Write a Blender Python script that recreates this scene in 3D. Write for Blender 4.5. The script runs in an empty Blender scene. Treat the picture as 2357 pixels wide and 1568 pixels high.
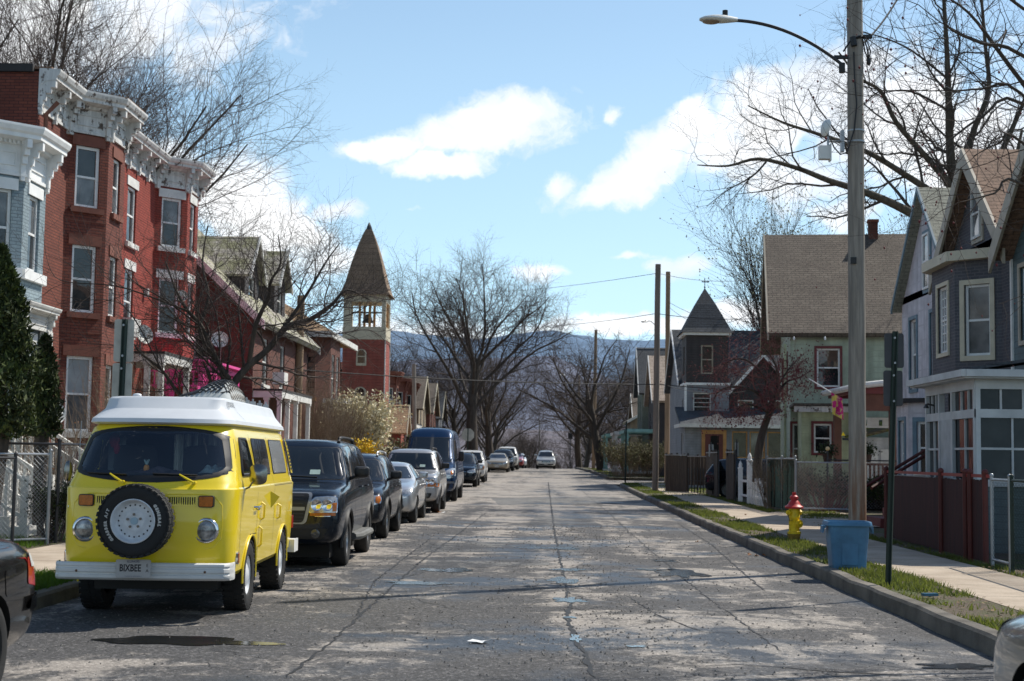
import bpy, bmesh, math, random
import numpy as np
from mathutils import Vector, Matrix
from mathutils.bvhtree import BVHTree
R = math.radians
sc = bpy.context.scene
COL = sc.collection
random.seed(7)

# ------------------------------------------------------------------ camera
CAMH = 1.65
FOC = 3274.0                      # focal length in units of a 2357-wide frame
YAW, PITCH, ROLL = R(1.421), R(4.678), R(-0.85)
_f = Vector((-math.sin(YAW) * math.cos(PITCH), math.cos(YAW) * math.cos(PITCH), math.sin(PITCH)))
_r0 = Vector((math.cos(YAW), math.sin(YAW), 0))
_u0 = _r0.cross(_f)
_r = _r0 * math.cos(ROLL) - _u0 * math.sin(ROLL)
_u = _u0 * math.cos(ROLL) + _r0 * math.sin(ROLL)
CAMP = Vector((0, 0, CAMH))
cd = bpy.data.cameras.new("camera"); cam = bpy.data.objects.new("camera", cd); COL.objects.link(cam)
cam.matrix_world = Matrix(((_r.x, _u.x, -_f.x, 0), (_r.y, _u.y, -_f.y, 0), (_r.z, _u.z, -_f.z, CAMH), (0, 0, 0, 1)))
cd.sensor_width = 36; cd.sensor_fit = 'HORIZONTAL'; cd.lens = 36 * FOC / 2357
cd.clip_start = 0.1; cd.clip_end = 20000
cd.dof.use_dof = True; cd.dof.focus_distance = 19; cd.dof.aperture_fstop = 3.5
sc.camera = cam

def at(px, py, Y):
    """world point seen at survey coordinates px,py (2357-wide frame) at street depth Y"""
    d = _r * ((px - 1178.5) / FOC) - _u * ((py - 784) / FOC) + _f
    return CAMP + d * (Y / d.y)

# street height profile: nearly flat, a gentle crest near 130 m, then downhill
_gy = [-60, 0, 30, 50, 70, 85, 100, 112, 130, 142, 160, 190, 250, 350, 600, 6000]
_gz = [0, 0, 0.0, .05, .15, .26, .42, .53, .60, .58, .2, -1.2, -5, -11, -16, -16]
def gz(y): return float(np.interp(y, _gy, _gz))

# ------------------------------------------------------------------ objects
WORLD_ROOTS = {}
def _tagset(o, label=None, cat=None, group=None, kind=None):
    if label: o['label'] = label
    if cat: o['category'] = cat
    if group: o['group'] = group
    if kind: o['kind'] = kind
def thing(name, label, cat, loc=(0, 0, 0), rz=0, group=None, world=False):
    o = bpy.data.objects.new(name, None); COL.objects.link(o)
    o.empty_display_size = 0.2
    o.location = loc; o.rotation_euler = (0, 0, rz)
    _tagset(o, label, cat, group)
    if world: WORLD_ROOTS[o] = Vector(loc)
    return o
def _root(o):
    while o.parent is not None: o = o.parent
    return o
def dup(root, loc, rz=0, label=None, scale=None):
    def cp(o, par):
        c = o.copy(); COL.objects.link(c)
        if par: c.parent = par
        for ch in o.children: cp(ch, c)
        return c
    c = cp(root, None)
    c.location = loc; c.rotation_euler = (0, 0, rz)
    if label: c['label'] = label
    if scale: c.scale = (scale, scale, scale) if not hasattr(scale, '__len__') else scale
    return c

class MB:
    def __init__(s): s.v = []; s.f = []; s.sm = []
    def add(s, vs, fs, smooth=False):
        o = len(s.v); s.v.extend([tuple(p) for p in vs])
        for f in fs:
            s.f.append(tuple(i + o for i in f)); s.sm.append(smooth)
        return s
    def bx(s, x0, x1, y0, y1, z0, z1):
        vs = [(x0,y0,z0),(x1,y0,z0),(x1,y1,z0),(x0,y1,z0),(x0,y0,z1),(x1,y0,z1),(x1,y1,z1),(x0,y1,z1)]
        return s.add(vs, [(0,3,2,1),(4,5,6,7),(0,1,5,4),(1,2,6,5),(2,3,7,6),(3,0,4,7)])
    def box(s, c, d, rz=0, M=None):
        vs = []
        for sx, sy, sz in [(-1,-1,-1),(1,-1,-1),(1,1,-1),(-1,1,-1),(-1,-1,1),(1,-1,1),(1,1,1),(-1,1,1)]:
            p = Vector((sx*d[0]/2, sy*d[1]/2, sz*d[2]/2))
            if rz: p = Matrix.Rotation(rz, 3, 'Z') @ p
            if M is not None: p = M @ p
            vs.append(Vector(c) + p)
        return s.add(vs, [(0,3,2,1),(4,5,6,7),(0,1,5,4),(1,2,6,5),(2,3,7,6),(3,0,4,7)])
    def ob(s, p0, u, n, u0, u1, z0, z1, d0, d1):
        """box in a wall frame: along u, up z, outward n"""
        def P(a, z, d): return (p0[0]+u[0]*a+n[0]*d, p0[1]+u[1]*a+n[1]*d, z)
        vs = [P(u0,z0,d1),P(u1,z0,d1),P(u1,z0,d0),P(u0,z0,d0),P(u0,z1,d1),P(u1,z1,d1),P(u1,z1,d0),P(u0,z1,d0)]
        return s.add(vs, [(0,3,2,1),(4,5,6,7),(0,1,5,4),(1,2,6,5),(2,3,7,6),(3,0,4,7)])
    def poly(s, pts, smooth=False): return s.add(pts, [tuple(range(len(pts)))], smooth)
    def ext(s, pts, vec):
        n = len(pts); v = Vector(vec); a = [Vector(p) for p in pts]; b = [p + v for p in a]
        fs = [tuple(range(n))[::-1], tuple(range(n, 2*n))]
        for i in range(n): j = (i+1) % n; fs.append((i, j, n+j, n+i))
        return s.add(a + b, fs)
    def tube(s, pts, r, n=6, cap=True, smooth=True):
        pts = [Vector(p) for p in pts]; m = len(pts)
        rr = list(r) if hasattr(r, '__len__') else [r] * m
        t0 = (pts[1]-pts[0]).normalized()
        a = t0.orthogonal().normalized(); vs = []
        for i in range(m):
            t = (pts[min(i+1, m-1)] - pts[max(i-1, 0)])
            t = t.normalized() if t.length > 1e-9 else t0
            a = (a - t * a.dot(t)); a = a.normalized() if a.length > 1e-6 else t.orthogonal().normalized()
            b = t.cross(a)
            for k in range(n):
                w = 2*math.pi*k/n
                vs.append(pts[i] + (a*math.cos(w) + b*math.sin(w)) * rr[i])
        fs = []
        for i in range(m-1):
            for k in range(n):
                k2 = (k+1) % n
                fs.append((i*n+k, i*n+k2, (i+1)*n+k2, (i+1)*n+k))
        s.add(vs, fs, smooth)
        if cap:
            s.add(vs[:n], [tuple(range(n))[::-1]]); s.add(vs[-n:], [tuple(range(n))])
        return s
    def cyl(s, a, b, r, n=12, r2=None, smooth=True): return s.tube([a, b], [r, r if r2 is None else r2], n, True, smooth)
    def lathe(s, prof, n=24, M=None, smooth=True, closed=False):
        M = M or Matrix.Identity(4); vs = []; m = len(prof)
        for (r, z) in prof:
            for k in range(n):
                w = 2*math.pi*k/n
                vs.append(M @ Vector((r*math.cos(w), r*math.sin(w), z)))
        fs = []
        for i in range(m if closed else m-1):
            i2 = (i+1) % m
            for k in range(n):
                k2 = (k+1) % n
                fs.append((i*n+k, i*n+k2, i2*n+k2, i2*n+k))
        return s.add(vs, fs, smooth)
    def sphere(s, c, r, n=10, m=7, sc3=(1,1,1)):
        pr = [(max(1e-4, math.sin(math.pi*i/m))*r, -math.cos(math.pi*i/m)*r) for i in range(m+1)]
        return s.lathe(pr, n, Matrix.Translation(c) @ Matrix.Diagonal((*sc3, 1)))
    def build(s, name, mat, parent=None, sharp=40):
        me = bpy.data.meshes.new(name)
        v = s.v
        if parent is not None:
            rt = _root(parent)
            if rt in WORLD_ROOTS:
                l = WORLD_ROOTS[rt]; v = [(p[0]-l.x, p[1]-l.y, p[2]-l.z) for p in v]
        me.from_pydata(v, [], s.f)
        o = finish(me, name, mat, parent)
        if any(s.sm):
            me.polygons.foreach_set('use_smooth', s.sm)
            if not all(s.sm) or sharp: me.set_sharp_from_angle(angle=R(sharp))
        return o

def finish(me, name, mat, parent):
    if mat is not None and len(me.materials) == 0: me.materials.append(mat)
    add_uv(me)
    o = bpy.data.objects.new(name, me); COL.objects.link(o)
    if parent is not None: o.parent = parent
    return o

def add_uv(me):
    """metric uv: along the wall, up the wall"""
    nl = len(me.loops)
    if nl == 0 or nl > 300000: return
    me.update()
    nf = len(me.polygons)
    nor = np.empty(nf*3); me.polygons.foreach_get('normal', nor); nor = nor.reshape(-1, 3)
    lt = np.empty(nf, dtype=np.int32); me.polygons.foreach_get('loop_total', lt)
    li = np.empty(nl, dtype=np.int32); me.loops.foreach_get('vertex_index', li)
    co = np.empty(len(me.vertices)*3); me.vertices.foreach_get('co', co); co = co.reshape(-1, 3)
    t = np.stack([-nor[:, 1], nor[:, 0], np.zeros(nf)], 1)
    ln = np.linalg.norm(t, axis=1); flat = ln < 0.2
    t[flat] = (1, 0, 0); ln[flat] = 1; t /= ln[:, None]
    nn = nor.copy(); nn[flat] = (0, 0, 1)
    w = np.cross(nn, t)
    fi = np.repeat(np.arange(nf), lt)
    P = co[li]
    uv = np.stack([(P*t[fi]).sum(1), (P*w[fi]).sum(1)], 1).astype(np.float32)
    l = me.uv_layers.new(name='UVMap'); l.data.foreach_set('uv', uv.ravel())

def struct(name, mb, mat):
    o = mb.build(name, mat); o['kind'] = 'structure'; return o
def single(name, mb, mat, label, cat, group=None, kind=None):
    o = mb.build(name, mat); _tagset(o, label, cat, group, kind); return o

# ------------------------------------------------------------------ materials
class N:
    def __init__(s, name):
        s.m = bpy.data.materials.new(name); s.m.use_nodes = True; s.t = s.m.node_tree
        s.b = s.t.nodes['Principled BSDF']; s._co = None
    def n(s, typ, **kw):
        nd = s.t.nodes.new(typ)
        for k, v in kw.items():
            if k.startswith('i_'):
                k2 = k[2:]; k2 = int(k2) if k2.isdigit() else k2.replace('_', ' ')
                s.set(nd, k2, v)
            else: setattr(nd, k, v)
        return nd
    def set(s, nd, key, v):
        sock = nd.inputs[key]
        if isinstance(v, bpy.types.NodeSocket): s.t.links.new(v, sock)
        elif isinstance(v, bpy.types.Node): s.t.links.new(v.outputs[0], sock)
        else:
            if hasattr(v, '__len__') and len(v) == 3 and sock.type == 'RGBA': v = (*v, 1)
            sock.default_value = v
    def co(s, kind='Object'):
        return s.n('ShaderNodeTexCoord').outputs[kind]
    def noise(s, scale, detail=4, rough=.6, vec=None, dist=0):
        return s.n('ShaderNodeTexNoise', i_Scale=scale, i_Detail=detail, i_Roughness=rough, i_Distortion=dist, i_Vector=vec or s.co()).outputs[0]
    def ramp(s, fac, stops, interp='LINEAR'):
        nd = s.n('ShaderNodeValToRGB', i_0=fac); cr = nd.color_ramp; cr.interpolation = interp
        while len(cr.elements) < len(stops): cr.elements.new(.5)
        for e, (p, c) in zip(cr.elements, stops):
            e.position = p; e.color = (*c, 1) if hasattr(c, '__len__') else (c, c, c, 1)
        return nd.outputs[0]
    def mix(s, fac, a, b, mode='MIX'):
        nd = s.n('ShaderNodeMix', data_type='RGBA', blend_type=mode)
        s.set(nd, 0, fac); s.set(nd, 6, a); s.set(nd, 7, b); return nd.outputs[2]
    def math(s, op, a, b=0.0, c=None, clamp=False):
        nd = s.n('ShaderNodeMath', operation=op, use_clamp=clamp); s.set(nd, 0, a); s.set(nd, 1, b)
        if c is not None: s.set(nd, 2, c)
        return nd.outputs[0]
    def map(s, vec, scale=(1,1,1), loc=(0,0,0), rot=(0,0,0)):
        return s.n('ShaderNodeMapping', i_Vector=vec, i_Scale=scale, i_Location=loc, i_Rotation=rot).outputs[0]
    def bump(s, h, strength=.3, dist=.02):
        s.set(s.b, 'Normal', s.n('ShaderNodeBump', i_Height=h, i_Strength=strength, i_Distance=dist).outputs[0])
    def base(s, c): s.set(s.b, 'Base Color', c); return s
    def rough(s, r): s.set(s.b, 'Roughness', r); return s

def plain(name, c, rough=.6, metal=0, var=.25, vs=3, bump=0, bs=40, spec=.5):
    """a paint or solid with slight blotchy variation"""
    m = N(name); nz = m.noise(vs, 5)
    lo = tuple(x*(1-var) for x in c); hi = tuple(min(1, x*(1+var*.6)) for x in c)
    m.base(m.ramp(nz, [(.3, lo), (.7, hi)])); m.rough(rough); m.b.inputs['Metallic'].default_value = metal
    m.b.inputs['Specular IOR Level'].default_value = spec
    if bump: m.bump(m.noise(bs, 4), bump, .01)
    return m.m
def carpaint(name, c, metal=0.0, rough=.35, coat=1.0, dirt=.0):
    m = N(name); dk = max(c) < .1
    if dk:
        coat = .55; m.b.inputs['Specular IOR Level'].default_value = .2
    m.base(c); m.rough(rough); m.b.inputs['Metallic'].default_value = metal
    m.b.inputs['Coat Weight'].default_value = coat; m.b.inputs['Coat Roughness'].default_value = .04
    if dirt:
        nz = m.noise(2.5, 6); sep = m.n('ShaderNodeSeparateXYZ', i_0=m.co()).outputs[2]
        low = m.n('ShaderNodeMapRange', i_Value=sep, i_1=.25, i_2=.8, i_3=1.0, i_4=0.12).outputs[0]
        f = m.math('MULTIPLY', m.math('MULTIPLY', nz, low), dirt, clamp=True)
        m.base(m.mix(f, c, (.22, .2, .17))); m.rough(m.math('ADD', f, rough))
        m.set(m.b, 'Coat Roughness', m.math('MULTIPLY_ADD', f, .6, .04))
    return m.m
def brick(name, c1, c2, mortar, paintvar=.3, bump=.6):
    m = N(name); uv = m.co('UV')
    bt = m.n('ShaderNodeTexBrick', i_Vector=uv, i_Color1=c1, i_Color2=c2, i_Mortar=mortar, i_Scale=1.0, i_3=mortar)
    bt.inputs['Mortar Size'].default_value = .011; bt.inputs['Brick Width'].default_value = .215; bt.inputs['Row Height'].default_value = .072
    bt.inputs['Mortar Smooth'].default_value = .3
    nz = m.noise(1.1, 6); n2 = m.noise(9, 4)
    c = m.mix(m.ramp(nz, [(.35, 0.0), (.72, .5)]), bt.outputs[0], tuple(x*.45 for x in c1))
    c = m.mix(m.ramp(n2, [(.55, 0.0), (.75, paintvar)]), c, tuple(min(1, x*1.5+.02) for x in c2))
    m.base(c); m.rough(.85)
    m.bump(m.math('ADD', m.math('MULTIPLY', bt.outputs[1], -1.0), m.math('MULTIPLY', m.noise(60, 3), .4)), bump, .012)
    return m.m
def siding(name, c, pitch=.12, dark=.55, rough=.7):
    m = N(name); uv = m.co('UV'); v = m.n('ShaderNodeSeparateXYZ', i_0=uv).outputs[1]
    fr = m.math('FRACT', m.math('DIVIDE', v, pitch))
    line = m.ramp(fr, [(0.0, 0.0), (.05, 0.0), (.12, 1.0), (1, 1.0)])
    nz = m.noise(2.2, 6)
    cc = m.ramp(nz, [(.3, tuple(x*.75 for x in c)), (.7, tuple(min(1, x*1.1) for x in c))])
    st = m.ramp(m.noise(1, 6, .65, m.map(m.co(), (2.6, 2.6, .3))), [(.32, .68), (.62, 1.04)]); cc = m.mix(1.0, cc, st, 'MULTIPLY')
    m.base(m.mix(line, tuple(x*dark for x in c), cc)); m.rough(rough)
    m.bump(m.math('MULTIPLY', fr, -1.0), .7, .02)
    return m.m
def shingle(name, c1, c2, gap, row=.14, w=.3, moss=None, scale=1.0):
    m = N(name); uv = m.co('UV')
    bt = m.n('ShaderNodeTexBrick', i_Vector=uv, i_Color1=c1, i_Color2=c2, i_Mortar=gap, i_Scale=scale)
    bt.inputs['Mortar Size'].default_value = .012; bt.inputs['Brick Width'].default_value = w; bt.inputs['Row Height'].default_value = row
    bt.inputs['Bias'].default_value = -.1; bt.inputs['Mortar Smooth'].default_value = .2
    nz = m.noise(.9, 7, .7); n2 = m.noise(14, 3)
    c = m.mix(m.ramp(nz, [(.30, .9), (.66, 0.0)]), bt.outputs[0], tuple(x*.5 for x in c1))
    c = m.mix(m.ramp(n2, [(.4, 0.0), (.8, .45)]), c, tuple(min(1, x*1.6) for x in c2))
    if moss: c = m.mix(m.ramp(m.noise(1.6, 6, .7), [(.45, 0.0), (.58, .9)]), c, moss)
    m.base(c); m.rough(.9)
    fr = m.math('FRACT', m.math('DIVIDE', m.n('ShaderNodeSeparateXYZ', i_0=uv).outputs[1], row))
    m.bump(m.math('ADD', m.math('MULTIPLY', fr, -1.0), m.math('MULTIPLY', bt.outputs[1], -.5)), .8, .02)
    return m.m
def peeling(name, c, under, amt=.5, scale=7):
    m = N(name); nz = m.noise(scale, 8, .7)
    f = m.ramp(nz, [(amt-.03, 1.0), (amt+.02, 0.0)])
    streak = m.noise(3, 5, .6, m.map(m.co(), (3, 3, .4)))
    cc = m.ramp(streak, [(.35, tuple(x*.72 for x in c)), (.65, c)])
    m.base(m.mix(f, cc, under)); m.rough(.7); m.bump(m.math('MULTIPLY', f, -1.0), .4, .01)
    return m.m
def glassmat(name, c=(.015, .018, .02), rough=.04, var=0.0):
    m = N(name); m.rough(rough); m.b.inputs['Specular IOR Level'].default_value = .8
    if var:
        nz = m.noise(1.7, 3, .5)
        m.base(m.ramp(nz, [(.4, c), (.7, tuple(x + var for x in c))]))
    else: m.base(c)
    nz = m.noise(2.5, 2); m.bump(nz, .05, .03)
    return m.m
def wood(name, c1, c2, sx=30, rough=.85, stain=None):
    m = N(name); co = m.co()
    g = m.noise(1, 8, .65, m.map(co, (sx, sx, 1.2)), .4)
    b2 = m.noise(1, 4, .6, m.map(co, (6, 6, .5)))
    c = m.ramp(g, [(.3, c1), (.7, c2)])
    c = m.mix(m.ramp(b2, [(.4, 0.0), (.75, .6)]), c, tuple(x*.5 for x in c1))
    if stain:
        z = m.n('ShaderNodeSeparateXYZ', i_0=co).outputs[2]
        lowz = m.n('ShaderNodeMapRange', i_Value=z, i_1=.7, i_2=2.3, i_3=1.0, i_4=0.0).outputs[0]
        s1 = m.ramp(m.noise(1, 6, .7, m.map(co, (11, 11, .7))), [(.42, 0.0), (.56, 1.0)])
        c = m.mix(m.math('MULTIPLY', lowz, s1), c, stain)
    m.base(c); m.rough(rough); m.bump(g, .5, .008)
    return m.m

M_ = {}
def mk():
    M = M_
    M['brick_dark'] = brick('dark_brick', (.235, .062, .036), (.17, .043, .027), (.075, .025, .02), .3)
    M['brick_red'] = brick('red_painted_brick', (.36, .056, .034), (.28, .042, .026), (.13, .016, .010), .3)
    M['brick_brown'] = brick('brown_brick', (.19, .062, .04), (.12, .04, .028), (.1, .06, .05), .4)
    M['brick_grey'] = brick('pale_blue_painted_brick', (.30, .385, .42), (.27, .35, .39), (.17, .22, .25), .3, .5)
    M['brick_slate'] = brick('grey_brick_face', (.115, .115, .13), (.085, .085, .10), (.16, .16, .17), .3)
    M['stone_brown'] = plain('brown_stone', (.21, .075, .05), .85, bump=.3)
    M['white'] = plain('white_trim_paint', (.88, .88, .86), .55, var=.12)
    M['white_dirty'] = plain('weathered_white_paint', (.74, .73, .69), .65, var=.22, vs=2.2)
    M['white_peel'] = peeling('peeling_white_paint', (.76, .75, .72), (.13, .10, .08), .435, 5)
    M['porch_paint'] = plain('grey_white_porch_paint', (.56, .575, .58), .6, var=.2, vs=2)
    M['beige'] = plain('beige_trim_paint', (.42, .37, .29), .6, var=.2)
    M['cream'] = plain('cream_trim_paint', (.62, .56, .42), .6, var=.15)
    M['pink'] = plain('hot_pink_paint', (.82, .085, .34), .55, var=.2)
    M['red_trim'] = plain('dark_red_trim_paint', (.16, .03, .03), .6)
    M['blue_trim'] = plain('blue_grey_trim_paint', (.14, .23, .29), .6)
    M['ochre'] = plain('ochre_trim_paint', (.47, .24, .08), .6)
    M['roof_dark'] = plain('tar_roofing', (.045, .042, .042), .9, bump=.3)
    M['roof_brown'] = shingle('brown_grey_shingles', (.115, .09, .072), (.175, .145, .115), (.03, .024, .02))
    M['roof_tan'] = shingle('tan_shingles', (.42, .28, .17), (.5, .34, .2), (.2, .13, .08))
    M['roof_pale'] = shingle('pale_weathered_shingles', (.42, .385, .33), (.5, .46, .40), (.2, .18, .15), moss=(.26, .26, .14))
    M['roof_olive'] = shingle('olive_grey_shingles', (.25, .25, .20), (.30, .30, .24), (.11, .11, .09))
    M['roof_rust'] = shingle('rusty_brown_shingles', (.21, .125, .08), (.28, .175, .12), (.08, .045, .03))
    M['roof_slate'] = shingle('dark_slate_shingles', (.05, .058, .068), (.075, .082, .092), (.02, .02, .025))
    M['roof_spire'] = shingle('brown_spire_shingles', (.25, .17, .11), (.31, .215, .145), (.12, .075, .05), row=.3, w=.6)
    M['roof_scallop'] = shingle('scalloped_tan_shingles', (.42, .33, .26), (.5, .4, .32), (.14, .1, .08), row=.35, w=.45)
    M['moss_roof'] = shingle('mossy_shingles', (.12, .1, .06), (.16, .13, .08), (.05, .04, .03), moss=(.27, .30, .03))
    M['sid_green'] = siding('pale_green_siding', (.45, .51, .38), .2, .75)
    M['sid_sage'] = siding('sage_green_siding', (.52, .58, .36), .28, .8)
    M['sid_lav'] = siding('lavender_siding', (.64, .625, .665), .42, .8)
    M['sid_teal'] = siding('blue_green_siding', (.115, .17, .18), .13, .45)
    M['sid_gray'] = siding('grey_siding', (.25, .26, .28), .13, .6)
    M['sid_dark'] = siding('dark_brown_siding', (.055, .045, .043), .12, .5)
    M['sid_red'] = siding('barn_red_siding', (.36, .085, .058), .17, .5)
    M['sid_tan'] = siding('tan_siding', (.36, .29, .2), .14, .7)
    M['sid_white'] = siding('white_siding', (.6, .6, .6), .13, .75)
    M['sid_moss'] = siding('moss_green_siding', (.17, .20, .15), .13, .7)
    M['glass'] = glassmat('dark_window_glass', (.014, .016, .018), .03, .03)
    M['glass2'] = glassmat('curtained_window_glass', (.05, .055, .06), .08, .16)
    M['glass3'] = glassmat('bright_window_glass', (.10, .11, .12), .03, .35)
    M['curtain'] = glassmat('drawn_blind_glass', (.32, .34, .35), .25, .12)
    M['black'] = plain('black_trim', (.012, .012, .013), .5)
    M['rubber'] = plain('tyre_rubber', (.017, .017, .017), .8, bump=.3, bs=80)
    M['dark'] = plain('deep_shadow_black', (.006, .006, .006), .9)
    M['chrome'] = plain('chrome', (.75, .76, .78), .12, 1.0, .1)
    M['alloy'] = plain('alloy_wheel_silver', (.5, .5, .5), .35, .8, .15)
    M['galv'] = plain('galvanized_steel', (.36, .38, .4), .45, .6, .2)
    M['steel_dark'] = plain('dark_steel', (.06, .06, .065), .5, .5)
    M['sign_back'] = plain('weathered_aluminium', (.42, .41, .37), .55, .35, .25, vs=5)
    M['sign_dark'] = plain('dull_dark_aluminium', (.055, .058, .065), .5, .4)
    M['green_post'] = plain('dark_green_post_paint', (.012, .03, .022), .6)
    M['concrete'] = plain('kerb_concrete', (.165, .148, .125), .95, 0, .55, 1.8, .8, 45)
    M['pole'] = wood('weathered_pole_wood', (.17, .15, .13), (.37, .33, .285), 16, stain=(.16, .075, .038))
    M['pole2'] = wood('brown_pole_wood', (.26, .17, .10), (.40, .28, .18), 25)
    M['fence_wood'] = wood('old_fence_wood', (.055, .04, .032), (.12, .09, .07), 20)
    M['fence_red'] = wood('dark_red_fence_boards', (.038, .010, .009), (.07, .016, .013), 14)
    M['post_red'] = plain('dark_red_post_paint', (.10, .016, .012), .6)
    M['bark'] = wood('dark_bark', (.035, .027, .021), (.115, .088, .068), 9)
    M['bark2'] = wood('mossy_bark', (.05, .042, .028), (.15, .12, .085), 9)
    M['twig'] = plain('twig_bark', (.072, .053, .045), .9)
    M['twig_gray'] = plain('grey_twig_bark', (.085, .07, .06), .9)
    M['twig_red'] = plain('reddish_twig_bark', (.27, .11, .095), .9)
    M['twig_pale'] = plain('pale_stem_bark', (.25, .185, .13), .9)
    M['bud'] = plain('dark_red_bud', (.14, .025, .03), .8)
    M['bud_cream'] = plain('cream_blossom', (.82, .74, .50), .8, var=.3, vs=9)
    M['bud_green'] = plain('young_green_bud', (.30, .30, .17), .8)
    M['ever'] = plain('evergreen_needles', (.03, .048, .012), .8, var=.6, vs=2)
    M['ever2'] = plain('bright_evergreen_tips', (.085, .11, .022), .8, var=.5, vs=2)
    M['shrub'] = plain('olive_shrub_leaves', (.14, .13, .05), .8, var=.6, vs=2)
    M['yellow_flower'] = plain('yellow_flower', (.80, .52, .01), .7)
    M['leaf'] = plain('dry_leaf', (.45, .22, .11), .8)
    M['amber'] = plain('amber_lens', (.55, .16, .02), .15, var=.3, vs=30)
    M['red_lens'] = plain('red_lens', (.4, .015, .015), .15)
    M['lens'] = plain('clear_lens', (.55, .57, .58), .08, .5, .4, vs=14)
    M['plate'] = plain('licence_plate_white', (.55, .55, .52), .5)
    M['wire'] = plain('black_cable', (.02, .02, .022), .6)
    M['dish'] = plain('satellite_dish_grey', (.70, .71, .69), .5, var=.12)
    # hydrant, bin
    M['hyd_y'] = plain('hydrant_yellow_paint', (.86, .60, .015), .5, var=.3, vs=12, bump=.3, bs=60)
    M['hyd_r'] = plain('hydrant_red_paint', (.55, .025, .025), .45, var=.3, vs=12, bump=.3, bs=60)
    M['hyd_b'] = plain('hydrant_dirty_base', (.30, .2, .03), .8, var=.5, vs=14)
    M['bin'] = plain('blue_bin_plastic', (.06, .19, .34), .5, var=.35, vs=3)
mk()
# ------------------------------------------------------------------ light and sky
SUN_AZ = Vector((.78, .62, 0)).normalized(); SUN_EL = R(50)
sd = bpy.data.lights.new("sun", 'SUN'); so = bpy.data.objects.new("sun", sd); COL.objects.link(so)
sd.energy = 5.0; sd.angle = R(.53); sd.color = (1, .94, .84)
_sdir = SUN_AZ * math.cos(SUN_EL) + Vector((0, 0, math.sin(SUN_EL)))
so.rotation_euler = (-_sdir).to_track_quat('-Z', 'Y').to_euler()
def make_world():
    w = bpy.data.worlds.new("World"); sc.world = w; w.use_nodes = True; t = w.node_tree
    n = N.__new__(N); n.m = None; n.t = t; n.b = None
    bg = t.nodes['Background']; bg.inputs[1].default_value = .123
    sky = n.n('ShaderNodeTexSky', sky_type='NISHITA', sun_disc=False, sun_elevation=SUN_EL,
              sun_rotation=math.atan2(SUN_AZ.x, SUN_AZ.y), altitude=100, air_density=1.0, dust_density=.6, ozone_density=1.2)
    d = n.n('ShaderNodeTexCoord').outputs['Generated']
    sp = n.n('ShaderNodeSeparateXYZ', i_0=d)
    yy = n.math('MAXIMUM', n.math('ABSOLUTE', sp.outputs[1]), .12)
    u = n.math('DIVIDE', sp.outputs[0], yy); v = n.math('DIVIDE', sp.outputs[2], yy)
    uv = n.n('ShaderNodeCombineXYZ', i_0=u, i_1=v).outputs[0]
    warp = n.n('ShaderNodeTexNoise', i_Scale=9.0, i_Detail=6.0, i_Roughness=.62, i_Vector=uv)
    wv = n.n('ShaderNodeVectorMath', operation='MULTIPLY_ADD')
    n.set(wv, 0, warp.outputs[1]); wv.inputs[1].default_value = (.075, .05, 0); wv.inputs[2].default_value = (-.0375, -.025, 0)
    wadd = n.n('ShaderNodeVectorMath', operation='ADD'); n.set(wadd, 0, uv); n.set(wadd, 1, wv.outputs[0]); uw = wadd.outputs[0]
    # cloud banks: centre azimuth/elevation slopes, half sizes, tilt, weight  (directions in the sky above the far end of the street)
    BP = [(1120, 300, 205, 62, .12, 1.0), (890, 335, 105, 36, .1, 1.0), (1210, 262, 100, 55, .2, 1.0), (1020, 375, 150, 30, .05, .95), (840, 350, 60, 18, 0, .8),
         (1470, 375, 150, 62, .72, 1.0), (1590, 285, 95, 48, .6, 1.0), (1300, 435, 55, 34, .3, .75), (1390, 440, 80, 40, .5, .9), (1680, 330, 110, 60, .3, .85),
         (1790, 250, 190, 105, .55, 1.05), (1910, 175, 150, 85, .3, 1.05), (2060, 280, 230, 150, 0, 1.0), (2270, 360, 230, 170, 0, .95), (1860, 400, 240, 60, .1, .75), (1980, 480, 200, 50, 0, .6),
         (560, 470, 150, 110, -.5, 1.0), (660, 545, 120, 60, -.4, .95), (400, 395, 130, 85, -.3, 1.0), (760, 500, 70, 32, .2, .7), (500, 620, 260, 80, 0, .9), (760, 610, 110, 40, 0, .75), (250, 560, 200, 120, 0, .8),
         (960, 800, 280, 55, 0, .95), (1450, 755, 280, 24, 0, .95), (1575, 605, 70, 34, .4, .7), (1230, 640, 70, 26, .2, .75), (1402, 262, 26, 26, .6, .62), (1440, 590, 60, 8, 0, .4), (1690, 735, 150, 28, 0, .8), (930, 480, 50, 10, 0, .35)]
    B = []
    for (px, py, hx, hy, ang, wt) in BP:
        p_ = at(px, py, 1.0); B.append((p_.x, p_.z-CAMH, hx/FOC, hy/FOC, ang, wt))
    B += [(-.5, .3, .3, .08, .2, 1.0), (.7, .3, .25, .1, 0, 1.0)]
    tot = None
    for (cx, cy, hx, hy, ang, wt) in B:
        mp = n.n('ShaderNodeMapping', vector_type='TEXTURE', i_Vector=uw, i_Location=(cx, cy, 0), i_Rotation=(0, 0, ang), i_Scale=(hx, hy, 1))
        ln = n.n('ShaderNodeVectorMath', operation='LENGTH'); n.set(ln, 0, mp.outputs[0])
        g = n.math('MULTIPLY', n.math('SUBTRACT', 1.55, ln.outputs[1]), wt)
        tot = g if tot is None else n.math('MAXIMUM', tot, g)
    nz = n.n('ShaderNodeTexNoise', i_Scale=22.0, i_Detail=9.0, i_Roughness=.6, i_Vector=uw, i_Distortion=.3).outputs[0]
    nb = n.n('ShaderNodeTexNoise', i_Scale=2.2, i_Detail=8.0, i_Roughness=.6, i_Vector=uv).outputs[0]
    back = n.math('MULTIPLY', n.math('LESS_THAN', sp.outputs[1], .55), n.math('MULTIPLY_ADD', nb, 5.0, -3.0))
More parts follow.
